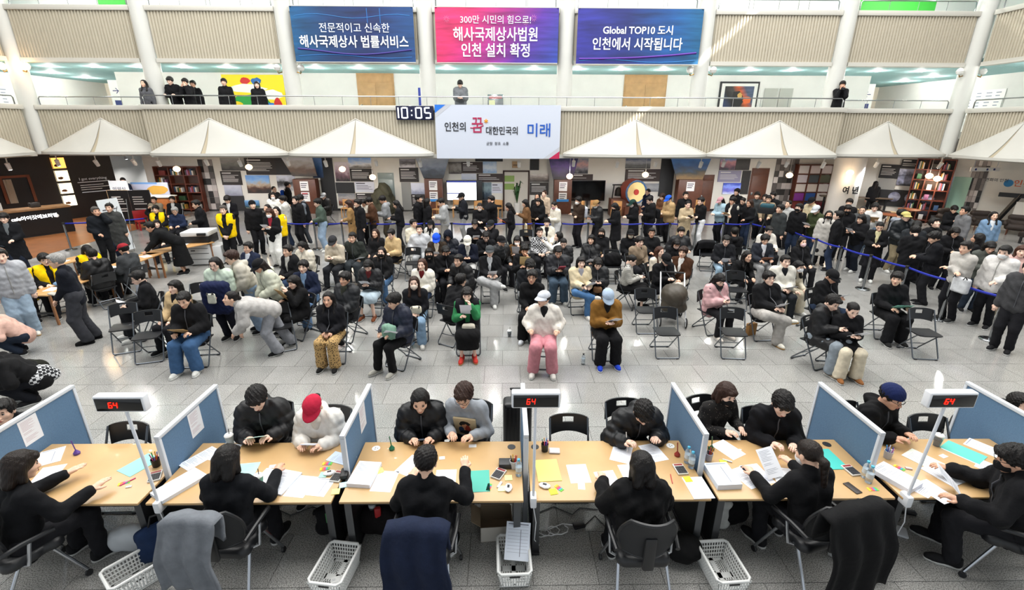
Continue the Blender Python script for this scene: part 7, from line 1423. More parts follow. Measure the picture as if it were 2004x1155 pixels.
p_('s96','black long padded coat and grey jeans, seventh from left in front row',5.67,7.78,0,20,'sitp','h:short,t:long,b:baggy,bc:7f8890,sh:8a7a66,sk:c,ho:ph,ch:1')
p_('s97','black coat and cream trousers, eighth from left in front row',5.95,7.57,0,-8,'sitp','hp:26,h:tied,t:coat,b:wide,bc:cfc4ae,sh:8a5a34,s:0.995,sk:c,ho:ph/pa2,ch:1')
p_('s98','black turtleneck holding mint sheet, eleventh from left in second row',7.88,9.02,0,-8,'sitw','hy:-35,hp:0,t:turtle,b:baggy,bc:0f0f12,sh:1a1a1a,sk:a,ho:mp,ch:1')
p_('s99','black jacket over grey hood holding large sheet, first from left in second row',-7.23,9.16,0,-50,'sitw','i:9a9fa6,g:1,h:short,sh:d0d0cc,sk:c,ho:pa,ch:1')
p_('s100','beige fleece with black panel, second from left in second row',-6.32,8.67,0,-15,'sit','i:131316,h:bob,t:fleece,tc:b89f78,s:0.995,sk:c,ch:1')
p_('s101','navy jacket and glasses, first from left in fourth row',-6.37,11.54,0,-20,'sit','i:c3c8d0,g:1,h:short,tc:1b2338,sk:a,ch:1')
p_('s102','black jacket over diamond patterned sweater, second from left in fourth row',-5.24,11.29,0,-25,'sith','i:b7b5ae,h:short,t:hoodie,bc:22324a,sk:a,ch:1')
p_('s103','white padded jacket and long black hair, first from left in fifth row',-5.21,12.14,0,-20,'sitp','h:long,t:puffer,tc:cfc8b8,s:0.995,sk:c,ho:ph,ch:1')
p_('s104','patterned knit jacket and dark cap, second from left in fifth row',-4.56,12.51,0,-5,'sitp','cap:cap/2b2b2e,h:short,t:knit,tc:b9ae9c,bc:202226,sk:c,ho:ph,ch:1')
p_('s105','dark green jacket with hand at chin, first from left in sixth row',-4.16,12.91,0,0,'sitc','h:short,tc:282c28,b:baggy,bc:31363a,sk:a,ho:pa2,ch:1')
p_('s106','black coat and long brown hair, second from left in sixth row',-3.75,13.55,0,-10,'sit','h:long,hc:b,t:coat,tc:101013,s:0.995,sk:a,l:f,ch:1')
p_('s107','navy jacket with denim collar and jeans, first from left in third row',-4.33,9.86,0,0,'sitx','i:6d86a4,h:part,tc:131c33,b:baggy,bc:5f7c9f,sh:15151a,sk:c,ch:1')
p_('s108','long black coat hidden behind brown envelope, third from left in second row',-4.16,9.09,0,-30,'sitv','h:longb,t:coat,tc:0b0b0d,b:slim,bc:0c0c0e,sh:c9c9c6,s:0.995,sk:c,ho:en,ch:1')
p_('s109','black padded jacket with khaki shirt, fourth from left in second row',-3.17,8.97,0,-25,'sit','i:30322a,h:part,t:puffer,tc:14161a,bc:0f0f12,sh:c9b9b4,sk:b,ho:pa2,ch:1')
p_('s110','black padded jacket and pale blue skirt, second from left in third row',-3.05,10.36,0,-5,'sitp','i:5a1f20,h:longb,t:puffer,tc:121216,b:midi,bc:a9b9c4,sh:6a3a22,s:0.995,sk:c,ho:pa,ch:1')
p_('s111','black hooded jacket and black mask, third from left in fourth row',-3.03,11.34,0,-5,'sit','m:131315,h:long,hc:d,t:hoodie,tc:0f0f11,b:baggy,bc:3c5878,s:0.995,sk:c,ho:pk,ch:1')
p_('s112','beige jacket with black strap, third from left in sixth row',-3.17,13.32,0,-30,'sitw','h:short,tc:bfa479,bc:0f0f12,sk:c,l:f,ch:1')
p_('s113','cream jacket turned right, first from left in seventh row',-2.85,14.67,0,30,'sit','hy:20,h:short,tc:cdc5b2,sk:a,l:f,ch:1')
p_('s114','pale grey zipped jacket looking up, fourth from left in sixth row',-2.50,13.70,0,5,'sitk','hp:-10,h:short,t:puffer,tc:b4b6ba,bc:a8aaac,sk:c,l:f,ch:1')
p_('s115','white and black jacket with black cap, first from left in eighth row',-2.34,14.99,0,-20,'sith','i:17171a,cap:cap/0f0f12,h:long,tc:cfcdc8,s:0.995,sk:c,l:f,ch:1')
p_('s116','bright blue cap and brown jacket, fifth from left in sixth row',-1.87,12.82,0,0,'sitp','i:d0c6b4,cap:cap/1c4fd8,h:short,tc:33281e,sk:c,ho:pa,ch:1')
p_('s117','navy hood up using a phone, sixth from left in sixth row',-1.59,13.15,0,0,'sitp','h:hoodup,t:puffer,tc:0e1320,bc:2e4a6a,sk:b,ho:ph,ch:1')
p_('s118','black top, black mask and long hair, fourth from left in fourth row',-1.85,11.24,0,10,'sit','m:151517,h:longb,t:sweat,s:0.995,sk:a,ch:1')
p_('s119','black jacket and dark mask, fifth from left in fourth row',-1.48,11.36,0,15,'sitp','m:141416,h:short,sk:b,ch:1')
p_('s120','white padded jacket over red top, third from left in third row',-1.85,10.29,0,-10,'sith','i:5f1518,h:long,hc:r,t:puffer,tc:ddd8cc,b:wide,bc:1f2d44,sh:7a4a2a,s:0.995,sk:c,ch:1')
p_('s121','black coat, beige mask and long brown hair, fifth from left in second row',-1.80,8.96,0,5,'sith','m:d9c9bb,h:long,hc:b,t:coat,tc:121318,b:baggy,bc:7d98b2,sh:c4c2bc,s:0.995,sk:c,ho:wbg,ch:1')
p_('s122','black padded jacket leaning forward, sixth from left in fourth row',-0.92,10.84,0,-30,'sitf','h:short,t:puffer,bc:0f0f12,sk:a,ch:1')
p_('s123','black jacket turned away behind green sleeves, sixth from left in second row',-1.04,8.80,0,150,'sitf','h:short,sk:a,ch:1')
p_('s124','white cap, white hood and navy coat, third from left in fifth row',-1.00,12.52,0,0,'sitp','i:cfccc4,cap:cap/d6d2c6,h:short,t:hoodie,tc:0f1424,b:baggy,bc:b7b7b5,sh:d6d6d2,sk:a,ho:ph,ch:1')
p_('s125','black sweater with light trousers, second from left in seventh row',-0.97,14.85,0,10,'sitp','h:short,t:sweat,bc:9b9b99,sk:a,l:f,ho:pa,ch:1')
p_('s126','dark cap and black jacket holding card, third from left in seventh row',-0.39,14.65,0,-40,'sitv','cap:cap/1d2022,h:short,sk:a,l:f,ho:pa,ch:1')
p_('s127','black jacket with face in shadow, seventh from left in sixth row',-0.54,13.08,0,5,'sitp','h:short,sk:c,ch:1')
p_('s128','black cap and padded jacket on the phone, fourth from left in fifth row',-0.18,12.46,0,35,'sitc','cap:cap/0f0f12,h:short,t:puffer,tc:121315,sk:a,ch:1')
p_('s129','grey cap, grey hood and grey sweatpants, seventh from left in fourth row',-0.37,11.20,0,0,'sitx','i:b3b4b6,cap:cap/3e4143,h:short,b:baggy,bc:a4a5a6,sh:d6d6d2,sk:c,ho:pa,ch:1')
p_('s130','brown coat and white mask holding sheet, fifth from left in fifth row',0.34,12.77,0,-5,'sitv','m:e8e8ea,h:longb,t:coat,tc:5d4226,s:0.995,sk:c,ho:pa,ch:1')
p_('s131','black jacket holding yellow envelope, eighth from left in fourth row',0.47,11.48,0,5,'sitv','sk:b,ho:ye,ch:1')
p_('s132','dark jacket and lowered white mask, fourth from left in third row',0.52,10.13,0,10,'sitp','m:e4e4e4,tc:1a1c20,b:baggy,bc:9a9b9d,sk:c,ch:1')
p_('s133','black sweater, glasses and black trousers, seventh from left in second row',0.55,9.15,0,-10,'sith','g:1,h:part,t:sweat,tc:0c0c0e,b:wide,bc:0d0d0f,sh:c9cdd2,sk:b,ch:1')
p_('s134','black and white checked shirt, eighth from left in sixth row',0.98,13.45,0,10,'sith','h:short,t:shirt,tc:8d8e90,sk:c,l:f,fx:chk,ch:1')
p_('s135','white sweater reaching to a face, ninth from left in sixth row',1.64,13.21,0,-85,'touch','h:long,t:knit,tc:d6d5d0,s:0.995,sk:c,ch:1')
p_('s136','white jacket over black top, fourth from left in seventh row',1.32,14.86,0,0,'sit','i:151518,tc:d6cfbf,sk:c,l:f,ch:1')
p_('s137','black padded jacket with centre parting, sixth from left in fifth row',1.58,12.56,0,-5,'sitp','h:tied,t:puffer,s:0.995,sk:c,ch:1')
p_('s138','charcoal padded jacket with red folder, ninth from left in fourth row',1.30,11.36,0,0,'sitp','h:short,t:puffer,tc:202126,b:baggy,bc:3c4c5c,sh:8a8a86,sk:a,ho:rf/ph1,ch:1')
p_('s139','cream boucle coat and blue jeans, fifth from left in third row',1.73,10.42,0,5,'sitx','i:9a9aa2,h:bob,t:fleece,tc:cfc0a0,bc:456a94,sh:d4d0c8,s:0.995,sk:c,ho:ph1/pa2,ch:1')
p_('s140','black leather jacket with brown handbag, sixth from left in third row',2.13,10.53,0,-5,'sitp','h:bob,t:puffer,tc:131417,bc:0f0f12,s:0.995,sk:c,ho:ph/bh,ch:1')
p_('s141','black padded coat with hood and white sheet, seventh from left in fifth row',2.37,12.76,0,-25,'sit','h:bob,t:long,tc:0d0d10,s:0.995,sk:a,ho:pa2,ch:1')
p_('s142','black jacket, black mask and yellow card, tenth from left in sixth row',2.82,13.64,0,-15,'sit','m:141416,h:bob,hc:d,t:hoodie,s:0.995,sk:a,l:f,ho:yc,ch:1')
p_('s143','black cap, pale mask and black hooded top, eleventh from left in sixth row',3.64,13.55,0,0,'sith','m:d6cbb8,cap:cap/0f0f12,h:bob,t:hoodie,s:0.995,sk:b,l:f,ch:1')
p_('s144','black shirt and beige sweater, hand at cheek, eighth from left in fifth row',3.54,12.43,0,15,'sitc','i:131315,h:part,t:knit,tc:8f7d69,sk:c,ch:1')
p_('s145','black jacket and glasses with crossed leg, twelfth from left in sixth row',4.20,13.34,0,-10,'sitx','g:1,h:short,bc:1d2636,sk:b,l:f,ch:1')
p_('s146','round black padded jacket, thirteenth from left in sixth row',5.10,13.47,0,-5,'sitk','t:puffer,tc:141519,sk:a,l:f,ch:1')
p_('s147','dark coat and pinkish mask, ninth from left in fifth row',4.61,12.50,0,-5,'sitp','m:d2b3a6,g:1,h:longb,t:coat,s:0.995,sk:b,ho:ph,ch:1')
p_('s148','white cardigan with long red-brown hair, eleventh from left in fourth row',3.82,11.45,0,30,'sith','h:long,hc:r,t:knit,tc:cfc5b4,b:wide,bc:c3b596,s:0.995,sk:c,ch:1')
p_('s149','brown corduroy jacket over white shirt, twelfth from left in fourth row',4.30,11.09,0,-40,'sit','i:d8d6d2,h:part,hc:b,tc:3d2312,b:wide,bc:cfc8bd,sk:a,ch:1')
p_('s150','black cap leaning towards the baby, seventh from left in third row',3.68,10.64,0,15,'sitp','hp:30,cap:cap/0f0f12,h:short,sk:c,ch:1')
p_('s151','striped shirt and long black skirt, tenth from left in fourth row',2.86,10.72,0,70,'sitp','h:tied,t:shirt,tc:b9b6ae,b:skirt,bc:0c0c0e,s:0.995,sk:c,fx:stp,ho:ph,ch:1')
p_('s152','black leather jacket with open notebook, tenth from left in fifth row',5.97,12.51,0,-15,'sitw','h:short,tc:15161a,bc:8fa9bd,sh:d6d6d2,sk:c,ho:pa,ch:1')
p_('s153','black hooded jacket seen from behind, fourteenth from left in sixth row',6.67,13.50,0,170,'sit','h:short,t:hoodie,sk:b,l:f,ch:1')
p_('s154','black jacket and long black hair leaning forward, thirteenth from left in fourth row',5.86,11.46,0,15,'sitf','h:long,tc:0f0f11,s:0.995,sk:a,ch:1')
p_('s155','white and black fleece holding camera, fifteenth from left in sixth row',7.77,13.79,0,5,'sitw','i:2a2c30,h:short,t:fleece,tc:cfcac0,sk:c,l:f,ho:cm,ch:1')
p_('s156','dark blue jacket over white shirt, eleventh from left in fifth row',7.07,12.64,0,-5,'sitw','i:d3d5da,h:part,tc:23262e,bc:8a8a8a,sk:a,ho:fo,ch:1')
p_('s157','white fleece with black pocket, smiling, eighth from left in third row',6.34,10.31,0,-5,'sith','i:15171c,h:short,t:fleece,tc:cfcbc0,bc:22252a,sk:c,ho:pa2,ch:1')
p_('s158','cream knit set and white mask, ninth from left in third row',6.57,10.55,0,20,'sitf','m:e9ebee,g:1,h:longb,t:knit,tc:cfc6b2,b:wide,bc:cfc6b2,sh:d6d6d2,s:0.995,sk:c,ch:1')
p_('s159','black hooded jacket and pink mask, twelfth from left in fifth row',8.06,12.46,0,5,'sit','m:e6c3c6,h:long,t:hoodie,s:0.995,sk:a,ch:1')
p_('s160','pink padded jacket with black shoulders, eighth from left in second row',4.35,9.28,0,18,'sitp','h:longb,t:puffer,tc:c49a9c,bc:121216,sh:c9c0b6,s:0.995,sk:c,fx:yoke,ho:ph,ch:1')
p_('s161','black jacket and glasses with legs crossed, ninth from left in second row',5.28,8.98,0,5,'sitx','hp:-6,g:1,h:part,t:fleece,b:baggy,bc:a9a5a0,sh:d6d2c6,so:a9834e,sk:c,ho:pa,ch:1')
p_('s162','black bomber jacket and cap, writing, tenth from left in second row',6.67,9.32,0,20,'sitp','cap:cap/0f0f12,g:1,h:short,bc:27344a,sk:b,ho:pa,ch:1')
p_('l163','long black coat at far left of the cafe',-13.87,13.31,0,25,'standq','i:6a6f72,t:coat,tc:111216,bc:1b2230,sk:c,l:f,ho:ph1')
p_('l164','dark navy outfit on the phone',-12.24,14.34,0,60,'stande','h:short,hc:s,tc:0e1218,bc:0c0d10,sk:b,l:f')
p_('l165','grey coat behind the notice board',-12.33,15.03,0,15,'stand','h:short,t:coat,tc:3c3d3c,bc:1a2233,sk:a,l:f')
p_('l166','long black outfit bending over work table',-9.44,13.51,0,-65,'bendt','h:short,t:sweat,tc:0c0d0f,b:skirt,bc:0b0b0d,sk:b,l:f')
p_('l167','beige jacket seated by the bookcase',-14.29,19.71,0,15,'sita','h:short,tc:8c8270,sk:b,l:f,ch:1')
p_('l168','black suit with white shirt by the bookcase',-13.62,19.76,0,10,'sit','i:d0d0ce,h:part,t:blazer,sk:a,l:f,ch:1')
p_('l169','yellow vest with hand behind head',-12.63,17.41,0,15,'hdhead','v:f0c800,h:part,sk:a,l:f,ch:1')
p_('l170','navy shirt and white hair',-11.79,17.18,0,10,'sitw','g:1,h:short,hc:g,t:shirt,tc:1c2740,sk:a,l:f,ch:1')
p_('l171','black jacket standing by the copier',-10.07,15.83,0,-50,'standq','h:short,sk:a,l:f')
p_('l172','navy top behind the reception desk',-17.82,22.87,0,40,'stand','t:sweat,tc:1a2238,sk:c,l:f')
p_('l173','dark jacket and tied hair below the yellow vest',-10.97,14.98,0,25,'sit','h:bob,s:0.995,sk:c,l:f,ch:1')
p_('l174','light grey padded jacket and pale jeans',-9.85,9.12,0,45,'stand','h:short,t:puffer,tc:9c9ea3,b:baggy,bc:93a6b8,sh:d6d2c8,so:a98a5c,sk:c')
p_('l175','yellow vest looking down at near table',-10.73,10.21,0,65,'sitw','hp:30,v:f0c800,g:1,h:bob,s:0.995,sk:a,ch:1')
p_('l176','yellow sash vest and black sweater',-10.43,10.51,0,55,'sitw','hp:8,v:f0c800,g:1,t:sweat,sk:c,ch:1')
p_('l177','dark navy jacket, grey hair and grey trousers',-8.38,8.82,0,-60,'book','g:1,h:short,hc:g,t:blazer,tc:12151e,b:baggy,bc:34353a,sh:0d0d0f,so:0d0d0f,sk:a,ho:bk')
p_('l178','yellow vest with dark hair behind work table',-10.46,11.67,0,60,'sitw','hp:24,v:f0c800,h:bob,s:0.995,sk:c,ch:1')
p_('l179','black padded coat seen from behind at work table',-9.59,10.86,0,-120,'sitw','hp:18,h:short,t:long,tc:0b0b0d,sk:a,ch:1')
p_('l180','red cap and dark grey coat at work table',-9.25,11.42,0,-100,'sitw','hp:16,cap:cap/8c1f28,h:short,t:coat,tc:393b3d,sk:a,ch:1')
p_('l181','mint padded jacket carrying navy coat, laughing',-5.58,8.94,0,0,'standq','g:1,h:long,t:puffer,tc:b4c2b2,bc:121420,s:0.995,sk:c,ho:nc')
p_('l182','cream padded jacket leaning left',-5.20,9.31,0,-55,'lean20','h:curly,hc:b,t:puffer,tc:b3ada0,b:baggy,bc:8ea4bd,sk:c,ho:pa')
p_('l183','white padded jacket, black cap and black skirt',-4.61,9.12,0,-40,'lean20','hp:30,cap:cap/0f0f12,h:long,hc:d,t:puffer,tc:c3c5b2,b:midi,bc:0e0e10,s:0.995,sk:b')
p_('l184','light grey jacket and grey trousers bending down',-4.39,8.30,0,-55,'bend','h:tied,t:fleece,tc:a9a6a3,b:wide,bc:8a8c92,sh:141416,s:0.995,sk:a')
p_('l185','pink top crouching at left edge',-9.10,8.36,0,-60,'crouch','h:tied,t:sweat,tc:c9a496,bc:1b2432,s:0.995,sk:b')
p_('l186','black jacket with checked shirt tied at waist',-7.35,6.70,0,-50,'crouch','h:short,tc:0d0d0f,bc:0f1118,sk:a,fx:chkb')
p_('l187','black jacket behind leftmost partition',-6.03,5.27,0,20,'crouch','h:short,sk:a,l:n')
p_('d188','black padded coat looking down at the second desk',-2.84,4.93,0,10,'desk','hp:34,t:puffer,tc:0d0d10,sk:c,l:n,ho:mf,ch:1')
p_('d189','red cap and white padded jacket at the second desk',-2.12,4.83,0,-5,'desk','hp:34,i:cfc6ba,cap:cap/b3213c,h:tied,t:puffer,tc:dedad3,s:0.995,sk:a,l:n,ho:wp,ch:1')
p_('d190','black padded coat and long black hair at the third desk',-0.99,4.93,0,5,'desk','hp:22,h:long,t:puffer,tc:0c0d11,s:0.995,sk:a,l:n,ho:ph,ch:1')
p_('d191','grey sweatshirt with printed portrait at the third desk',-0.42,4.95,0,-12,'desk','hp:24,g:1,h:curly,hc:b,t:sweat,tc:8f949b,sk:a,l:n,fx:prt,ch:1')
p_('d192','black padded coat bowing to write at the fourth desk',1.50,4.96,0,5,'deskd','hp:52,t:puffer,tc:0d0e12,sk:c,l:n,ho:pen,ch:1')
p_('d193','dotted black blouse and black mask at the fifth desk',2.53,5.03,0,18,'desk','hp:16,m:121214,h:bob,hc:b,t:shirt,tc:15110f,s:0.995,sk:c,l:n,fx:dot,ch:1')
p_('d194','black bomber jacket at the fifth desk',3.11,4.76,0,-8,'desk','hp:30,tc:0e0e12,sk:c,l:n,ch:1')
p_('d195','navy beanie and black hooded coat at the sixth desk',4.31,4.86,0,22,'desk','hp:18,cap:beanie/15204a,g:1,h:short,t:hoodie,tc:0c0c0e,sk:b,l:n,ch:1')
p_('d196','black coat behind rightmost partition',6.26,5.33,0,0,'crouch','h:short,t:puffer,sk:c,l:n')
p_('d197','black blazer and shoulder hair, staff at the first desk',-4.40,3.38,0,150,'desks','hd:flat,h:bob,hc:d,t:blazer,tc:0b0c10,sk:a,l:n,ch:2')
p_('d198','black blazer and wavy bob, staff at the second desk',-2.55,3.46,0,178,'desks','h:bob,t:blazer,tc:0d0f14,s:1.03,sk:b,l:n,ch:2')
p_('d199','black suit, staff at the third desk',-0.73,3.35,0,178,'deskw','h:short,t:blazer,tc:0c0d11,sk:a,l:n,ch:2')
p_('d200','black coat and straight bob, staff at the fourth desk',1.23,3.33,0,180,'desks','h:bob,tc:0b0b0d,s:1.03,sk:a,l:n,ch:2')
p_('d201','black suit, white mask and ponytail, staff at the fifth desk',2.89,3.49,0,-165,'desks','m:e8e8e8,h:pony,hc:d,t:blazer,tc:0c0c0f,s:1.03,sk:a,l:n,ho:pa,ch:2')
p_('d202','black jacket, black mask and glasses, staff at the sixth desk',4.81,3.43,0,-125,'desks','m:121214,g:1,tc:0d0d10,sk:b,l:n,ho:pa,ch:2')
# ---------------------------------------------------------------- things people hold or carry
def face_mat(c,target,roll=0):
    z=(target-c).normalized();up=Vector((0,0,1));y=(up-z*up.dot(z));y=y.normalized() if y.length>.05 else Vector((0,1,0));x=y.cross(z)
    return Matrix(((x.x,y.x,z.x,c.x),(x.y,y.y,z.y,c.y),(x.z,y.z,z.z,c.z),(0,0,0,1)))@RZ(roll)
_PH=[]
def phone_thing(M,label):
    if not _PH:_PH.extend([MB().rbox(-.037,.037,-.078,.078,-.004,.004,.006).mesh('case',mat('phone_case','#141519',.3)),MB().box(-.033,.033,-.072,.072,.004,.0046).mesh('screen',mat('phone_screen','#5b6470',.15,emit=.25))])
    t=thing('smartphone',label,'phone');t.matrix_world=M;inst('case',_PH[0],t);inst('screen',_PH[1],t)
def bag(name,W,off,w,d,h,c,label,cat='bag',rz=0,strap=True):
    """soft bag at an offset (left, forward, up) from the wearer's chest"""
    key=('bag',w,d,h)
    if key not in _HM:V,F=sdf([bx((0,0,0),(w*.5,d*.5,h*.5),d*.42,.02),ripple(.007 if cat in('scarf','coat') else .003,40 if cat in('scarf','coat') else 26)],.016);_HM[key]=mesh_np('bag_body',V,F,[MATS['base_cloth']])
    a=W['RZ'];f=RZ(a);p=W['chest']+f@Vector((off[0],-off[1],off[2]));t=thing(name,label,cat,p,a+rz);inst('bag_body',_HM[key],t,mats=[cloth(c)])
    if strap:
        for s in(-1,1):MB().tube([(s*w*.35,-d*.3,h*.42),(s*w*.3,-d*.7,h*.62),(s*w*.3,-d*1.1,h*.45)],.012,6).build('strap',BLACKM,t)
def sheet_in(W,label,c,w=.21,h=.297,kind='text',side=0,th=.0015,name='paper_sheet',cat='paper',tilt=0):
    hl,hr=W['haL'],W['haR'];cpos=(hl+hr)/2 if side==0 else(hr if side<0 else hl);fw=Vector(W['fw']);cpos=cpos+fw*.05+Vector((0,0,.05))
    paper(0,0,0,0,label,w,h,c,kind,th,name,cat,M=face_mat(cpos,W['head'])@RZ(tilt))
for k,(pid,h_) in enumerate(HOLD):
    W=PEOPLE[pid];ref=W['ref'];mid=(W['haL']+W['haR'])/2;fw=Vector(W['fw']);up=Vector((0,0,1))
    if h_=='ph':phone_thing(face_mat(mid+fw*.05+up*.03,W['head']),'smartphone held by '+ref)
    elif h_=='ph1':phone_thing(face_mat(W['haR']+fw*.05+up*.035,W['head']),'smartphone in right hand of '+ref)
    elif h_=='pa':sheet_in(W,'white sheet held by '+ref,'#e6e8ee')
    elif h_=='pa2':sheet_in(W,'white sheet in left hand of '+ref,'#e6e8ee',side=1,tilt=.5)
    elif h_=='en':sheet_in(W,'brown paper envelope held by '+ref,'#b08d5c',.25,.34,'none',name='envelope',cat='envelope',th=.004)
    elif h_=='ye':sheet_in(W,'pale yellow envelope held by '+ref,'#dcbf86',.25,.34,'none',name='envelope',cat='envelope',th=.004)
    elif h_=='yc':sheet_in(W,'pale yellow card held by '+ref,'#e0cf9a',.14,.18,'none',name='card',cat='card')
    elif h_=='of':sheet_in(W,'orange folder carried by '+ref,'#e8652a',.33,.25,'none',name='folder',cat='folder',th=.006,side=1)
    elif h_=='rf':sheet_in(W,'dark red folder on lap of '+ref,'#7a1a2c',.16,.30,'none',name='folder',cat='folder',th=.02,side=1)
    elif h_=='mp':sheet_in(W,'mint green form held by '+ref,'#8fd8c4',.33,.23,'text',name='paper_form')
    elif h_=='mf':sheet_in(W,'mint form held by '+ref,'#bfe0d4',.21,.20,'text',name='paper_form')
    elif h_=='wp':sheet_in(W,'small white booklet held by '+ref,'#d6dae6',.16,.12,'none',name='booklet',cat='booklet',th=.01)
    elif h_=='fo':sheet_in(W,'brown folder held by '+ref,'#7a4a30',.26,.2,'none',name='folder',cat='folder',th=.01)
    elif h_=='bk':sheet_in(W,'slim book held by '+ref,'#c9c6bc',.12,.18,'none',name='book',cat='book',th=.02,side=-1)
    elif h_=='cm':
        t=thing('camera','black camera held by '+ref,'camera');t.matrix_world=face_mat(mid+fw*.04+up*.03,mid+fw*.04+up*.03-fw);MB().rbox(-.07,.07,-.045,.045,-.03,.03,.012).build('camera_body',BLACKM,t);MB().lathe([(.034,0),(.038,.1)],14,M=RX(math.pi)@T(0,0,.02)).build('lens',mat('lens_black','#0a0a0c',.2),t)
    elif h_=='pen':tag(MB().tube([W['haR']+up*.10-fw*.02,W['haR']+fw*.09-up*.035],.005,6).build('pen',WHITE),'white pen in hand of '+ref,'pen')
    elif h_=='bb':bag('backpack',W,(0,-.22,-.08),.30,.16,.42,'#1f4fb0','blue backpack worn by '+ref)
    elif h_=='wb':bag('backpack',W,(0,-.24,-.08),.28,.16,.40,'#c9cdd6','pale backpack worn by '+ref)
    elif h_=='kb':bag('backpack',W,(0,-.26,-.12),.28,.16,.40,'#0d0e12','black backpack worn by '+ref)
    elif h_=='rbg':bag('shoulder_bag',W,(0,-.25,-.16),.36,.18,.34,'#0e0e11','large round black bag on back of '+ref)
    elif h_=='tt':bag('tote_bag',W,(.26,.06,-.52),.32,.08,.36,'#c9bda2','cream tote bag carried by '+ref)
    elif h_=='sb':bag('tote_bag',W,(.24,.20,-.42),.34,.12,.34,'#c3c5c8','white and black striped bag carried by '+ref)
    elif h_=='hb':bag('handbag',W,(.02,.34,-.22),.24,.10,.13,'#d2cbbb','cream box handbag on the lap of '+ref,strap=False)
    elif h_=='wbg':bag('handbag',W,(.03,.30,-.14),.22,.10,.16,'#cfc8b4','cream handbag on the lap of '+ref)
    elif h_=='bh':bag('handbag',W,(.0,.34,-.24),.20,.10,.15,'#7a5a3e','brown handbag on the lap of '+ref,strap=False)
    elif h_=='pk':bag('pouch',W,(-.08,.30,-.26),.12,.08,.12,'#7a5c40','small brown pouch on the lap of '+ref,strap=False)
    elif h_=='sc':bag('scarf',W,(.08,.34,-.12),.26,.16,.26,'#6f8f7e','bundled sage green scarf held by '+ref,'scarf',strap=False)
    elif h_=='nc':bag('folded_coat',W,(.02,.24,-.30),.52,.24,.66,'#131b3c','bundled navy coat carried by '+ref,'coat',strap=False);bag('tote_bag',W,(.02,.40,-.26),.16,.05,.2,'#cfcfc0','small cream bag hanging over bundled navy coat','bag')
# ---------------------------------------------------------------- empty chairs and what lies on them
def chair_at(p,rz,label):return folding_chair(p[0],p[1]+.22,rz,label)
chair_at((3.06,7.988),0,'empty folding chair in front of the stroller');chair_at((4.318,7.958),-6,'empty folding chair in front row right of the stroller');chair_at((2.992,9.115),0,'empty folding chair left of the stroller');chair_at((-7.317,8.273),24,'empty folding chair at far left of front rows');chair_at((-6.589,7.872),18,'empty folding chair beside person in black fleece jacket');chair_at((7.939,7.912),-6,'empty folding chair beside person in black turtleneck')
c1=chair_at((5.529,10.433),-4,'empty folding chair with papers on the seat');c2=chair_at((6.733,10.327),-6,'empty folding chair with dark green bag on seat');c3=chair_at((2.998,12.512),0,'folding chair holding a black backpack');c4=chair_at((6.183,13.752),-10,'folding chair with black jacket over its back');chair_at((-2.61,12.808),4,'empty folding chair behind person in black hooded jacket');chair_at((0.708,15.314),0,'empty folding chair beside person in white mask');chair_at((-6.634,9.551),10,'folding chair half hidden behind person in black fleece');chair_at((-4.367,8.297),30,'folding chair behind the bending person')
for p,lb in(((-4.344,4.697),'folding chair facing first desk, unoccupied'),((0.755,4.814),'folding chair facing fourth desk, unoccupied'),((5.051,4.776),'folding chair facing sixth desk, unoccupied')):folding_chair(p[0],p[1]-.2,0,lb,'folding chairs at the desks')
paper(c1.location.x,c1.location.y-.02,.457,.3,'leaflets lying on the empty chair seat',.28,.24,'#c9d3d6','text',.004);blobbag('shoulder_bag',[el((0,0,.07),(.19,.15,.075)),ripple(.005,24),cut(0,0,1,0)],'#1c2624','dark green bag on an empty chair seat','bag',(c2.location.x,c2.location.y,.457),0,.02,[[(.18,-.1,.05),(.24,-.1,-.2),(.2,.1,-.22),(.18,.12,.05)]])
blobbag('backpack',bagp(.13,.12,.40),'#0c0c0f','black backpack sitting on a folding chair','bag',(c3.location.x,c3.location.y-.02,.457),0);drape(c4.location.x,c4.location.y+.17,.84,0,.56,.50,.22,'#0c0c0f','black jacket draped over a folding chair back','draped_jacket',3)
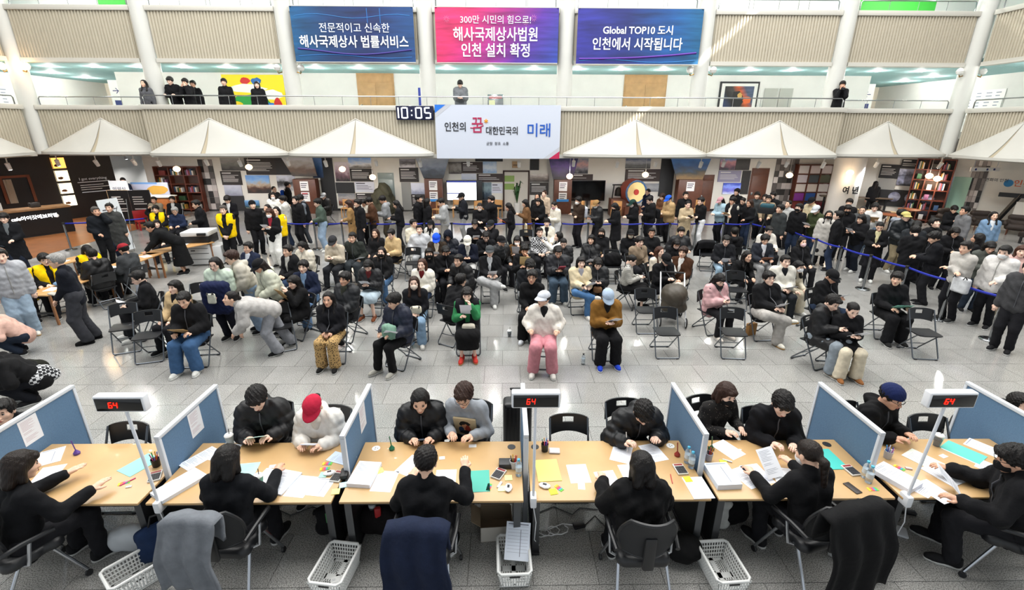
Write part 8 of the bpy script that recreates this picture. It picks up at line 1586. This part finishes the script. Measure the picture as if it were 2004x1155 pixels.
for k,(u,lb,c,w_,dr) in enumerate((('d','grey wool shawl over the second office chair','#6c7076',.46,.62),('d','dark navy coat over the third office chair','#141d33',.52,.68),('d','long black coat over the fifth office chair','#0a0a0c',.66,.80))):
    W=[v for n,v in PEOPLE.items() if n[0]=='d' and 'chair' in v][(1,2,4)[k]];ch=W['chair'];a=ch.rotation_euler.z;q=ch.location+RZ(a)@Vector((-.02 if k else .06,.345,1.075));drape(q.x,q.y,q.z,math.degrees(a),w_,dr,.26,c,lb,'draped_shawl' if k==0 else 'draped_coat',11+k)
SX,SY=(3.728,9.492);t=thing('baby_stroller','white framed stroller with dark brown hood in the third row','stroller',(SX,SY+.35,0),-.2);m=mat('stroller_white','#d6d8da',.35)
for s in(-1,1):
    MB().tube([(s*.26,-.38,.14),(s*.26,.1,.55),(s*.26,.48,1.0)],.016,8).build('side_frame',m,t);MB().tube([(s*.26,.34,.12),(s*.26,.0,.5)],.016,8).build('rear_strut',m,t)
    for y_ in(-.38,.34):MB().tube([(s*.27,y_+.10*math.cos(i*.5236),.115+.10*math.sin(i*.5236)) for i in range(12)],.016,8,closed=True).build('wheel',BLACKM,t);MB().lathe([(.085,-.008),(.085,.008)],16,M=T(s*.27,y_,.115)@RY(math.pi/2)).build('wheel_disc',m,t)
MB().tube([(-.26,.48,1.0),(.26,.48,1.0)],.02,8).build('handle',BLACKM,t)
V,F=sdf([el((0,-.10,.66),(.28,.34,.27)),rc((-.14,-.2,.42),(.14,-.2,.42),.14,.14,.06),ripple(.004,26),el((0,.26,.92),(.22,.38,.24),.03,'sub')],.02);link(bpy.data.objects.new('hood',mesh_np('hood',V,F,[mat('stroller_brown','#40392f',.5,bump=.3,bscale=30)])),t);V,F=sdf([rc((-.16,.0,.32),(.16,.0,.32),.10,.10,.05),ripple(.004,26)],.02);link(bpy.data.objects.new('basket',mesh_np('basket',V,F,[MATS['case_black']])),t)
bx,by=(3.959,10.985);person('baby','baby in white bear hat sitting in the dark stroller',bx,by,.52,-10,'baby',.55,hair='hoodup',top='fleece',tc='#d8d6d0',bot='baggy',bc='#c9c5bc',sh='#d8d4cc',skin='c',lod='far')
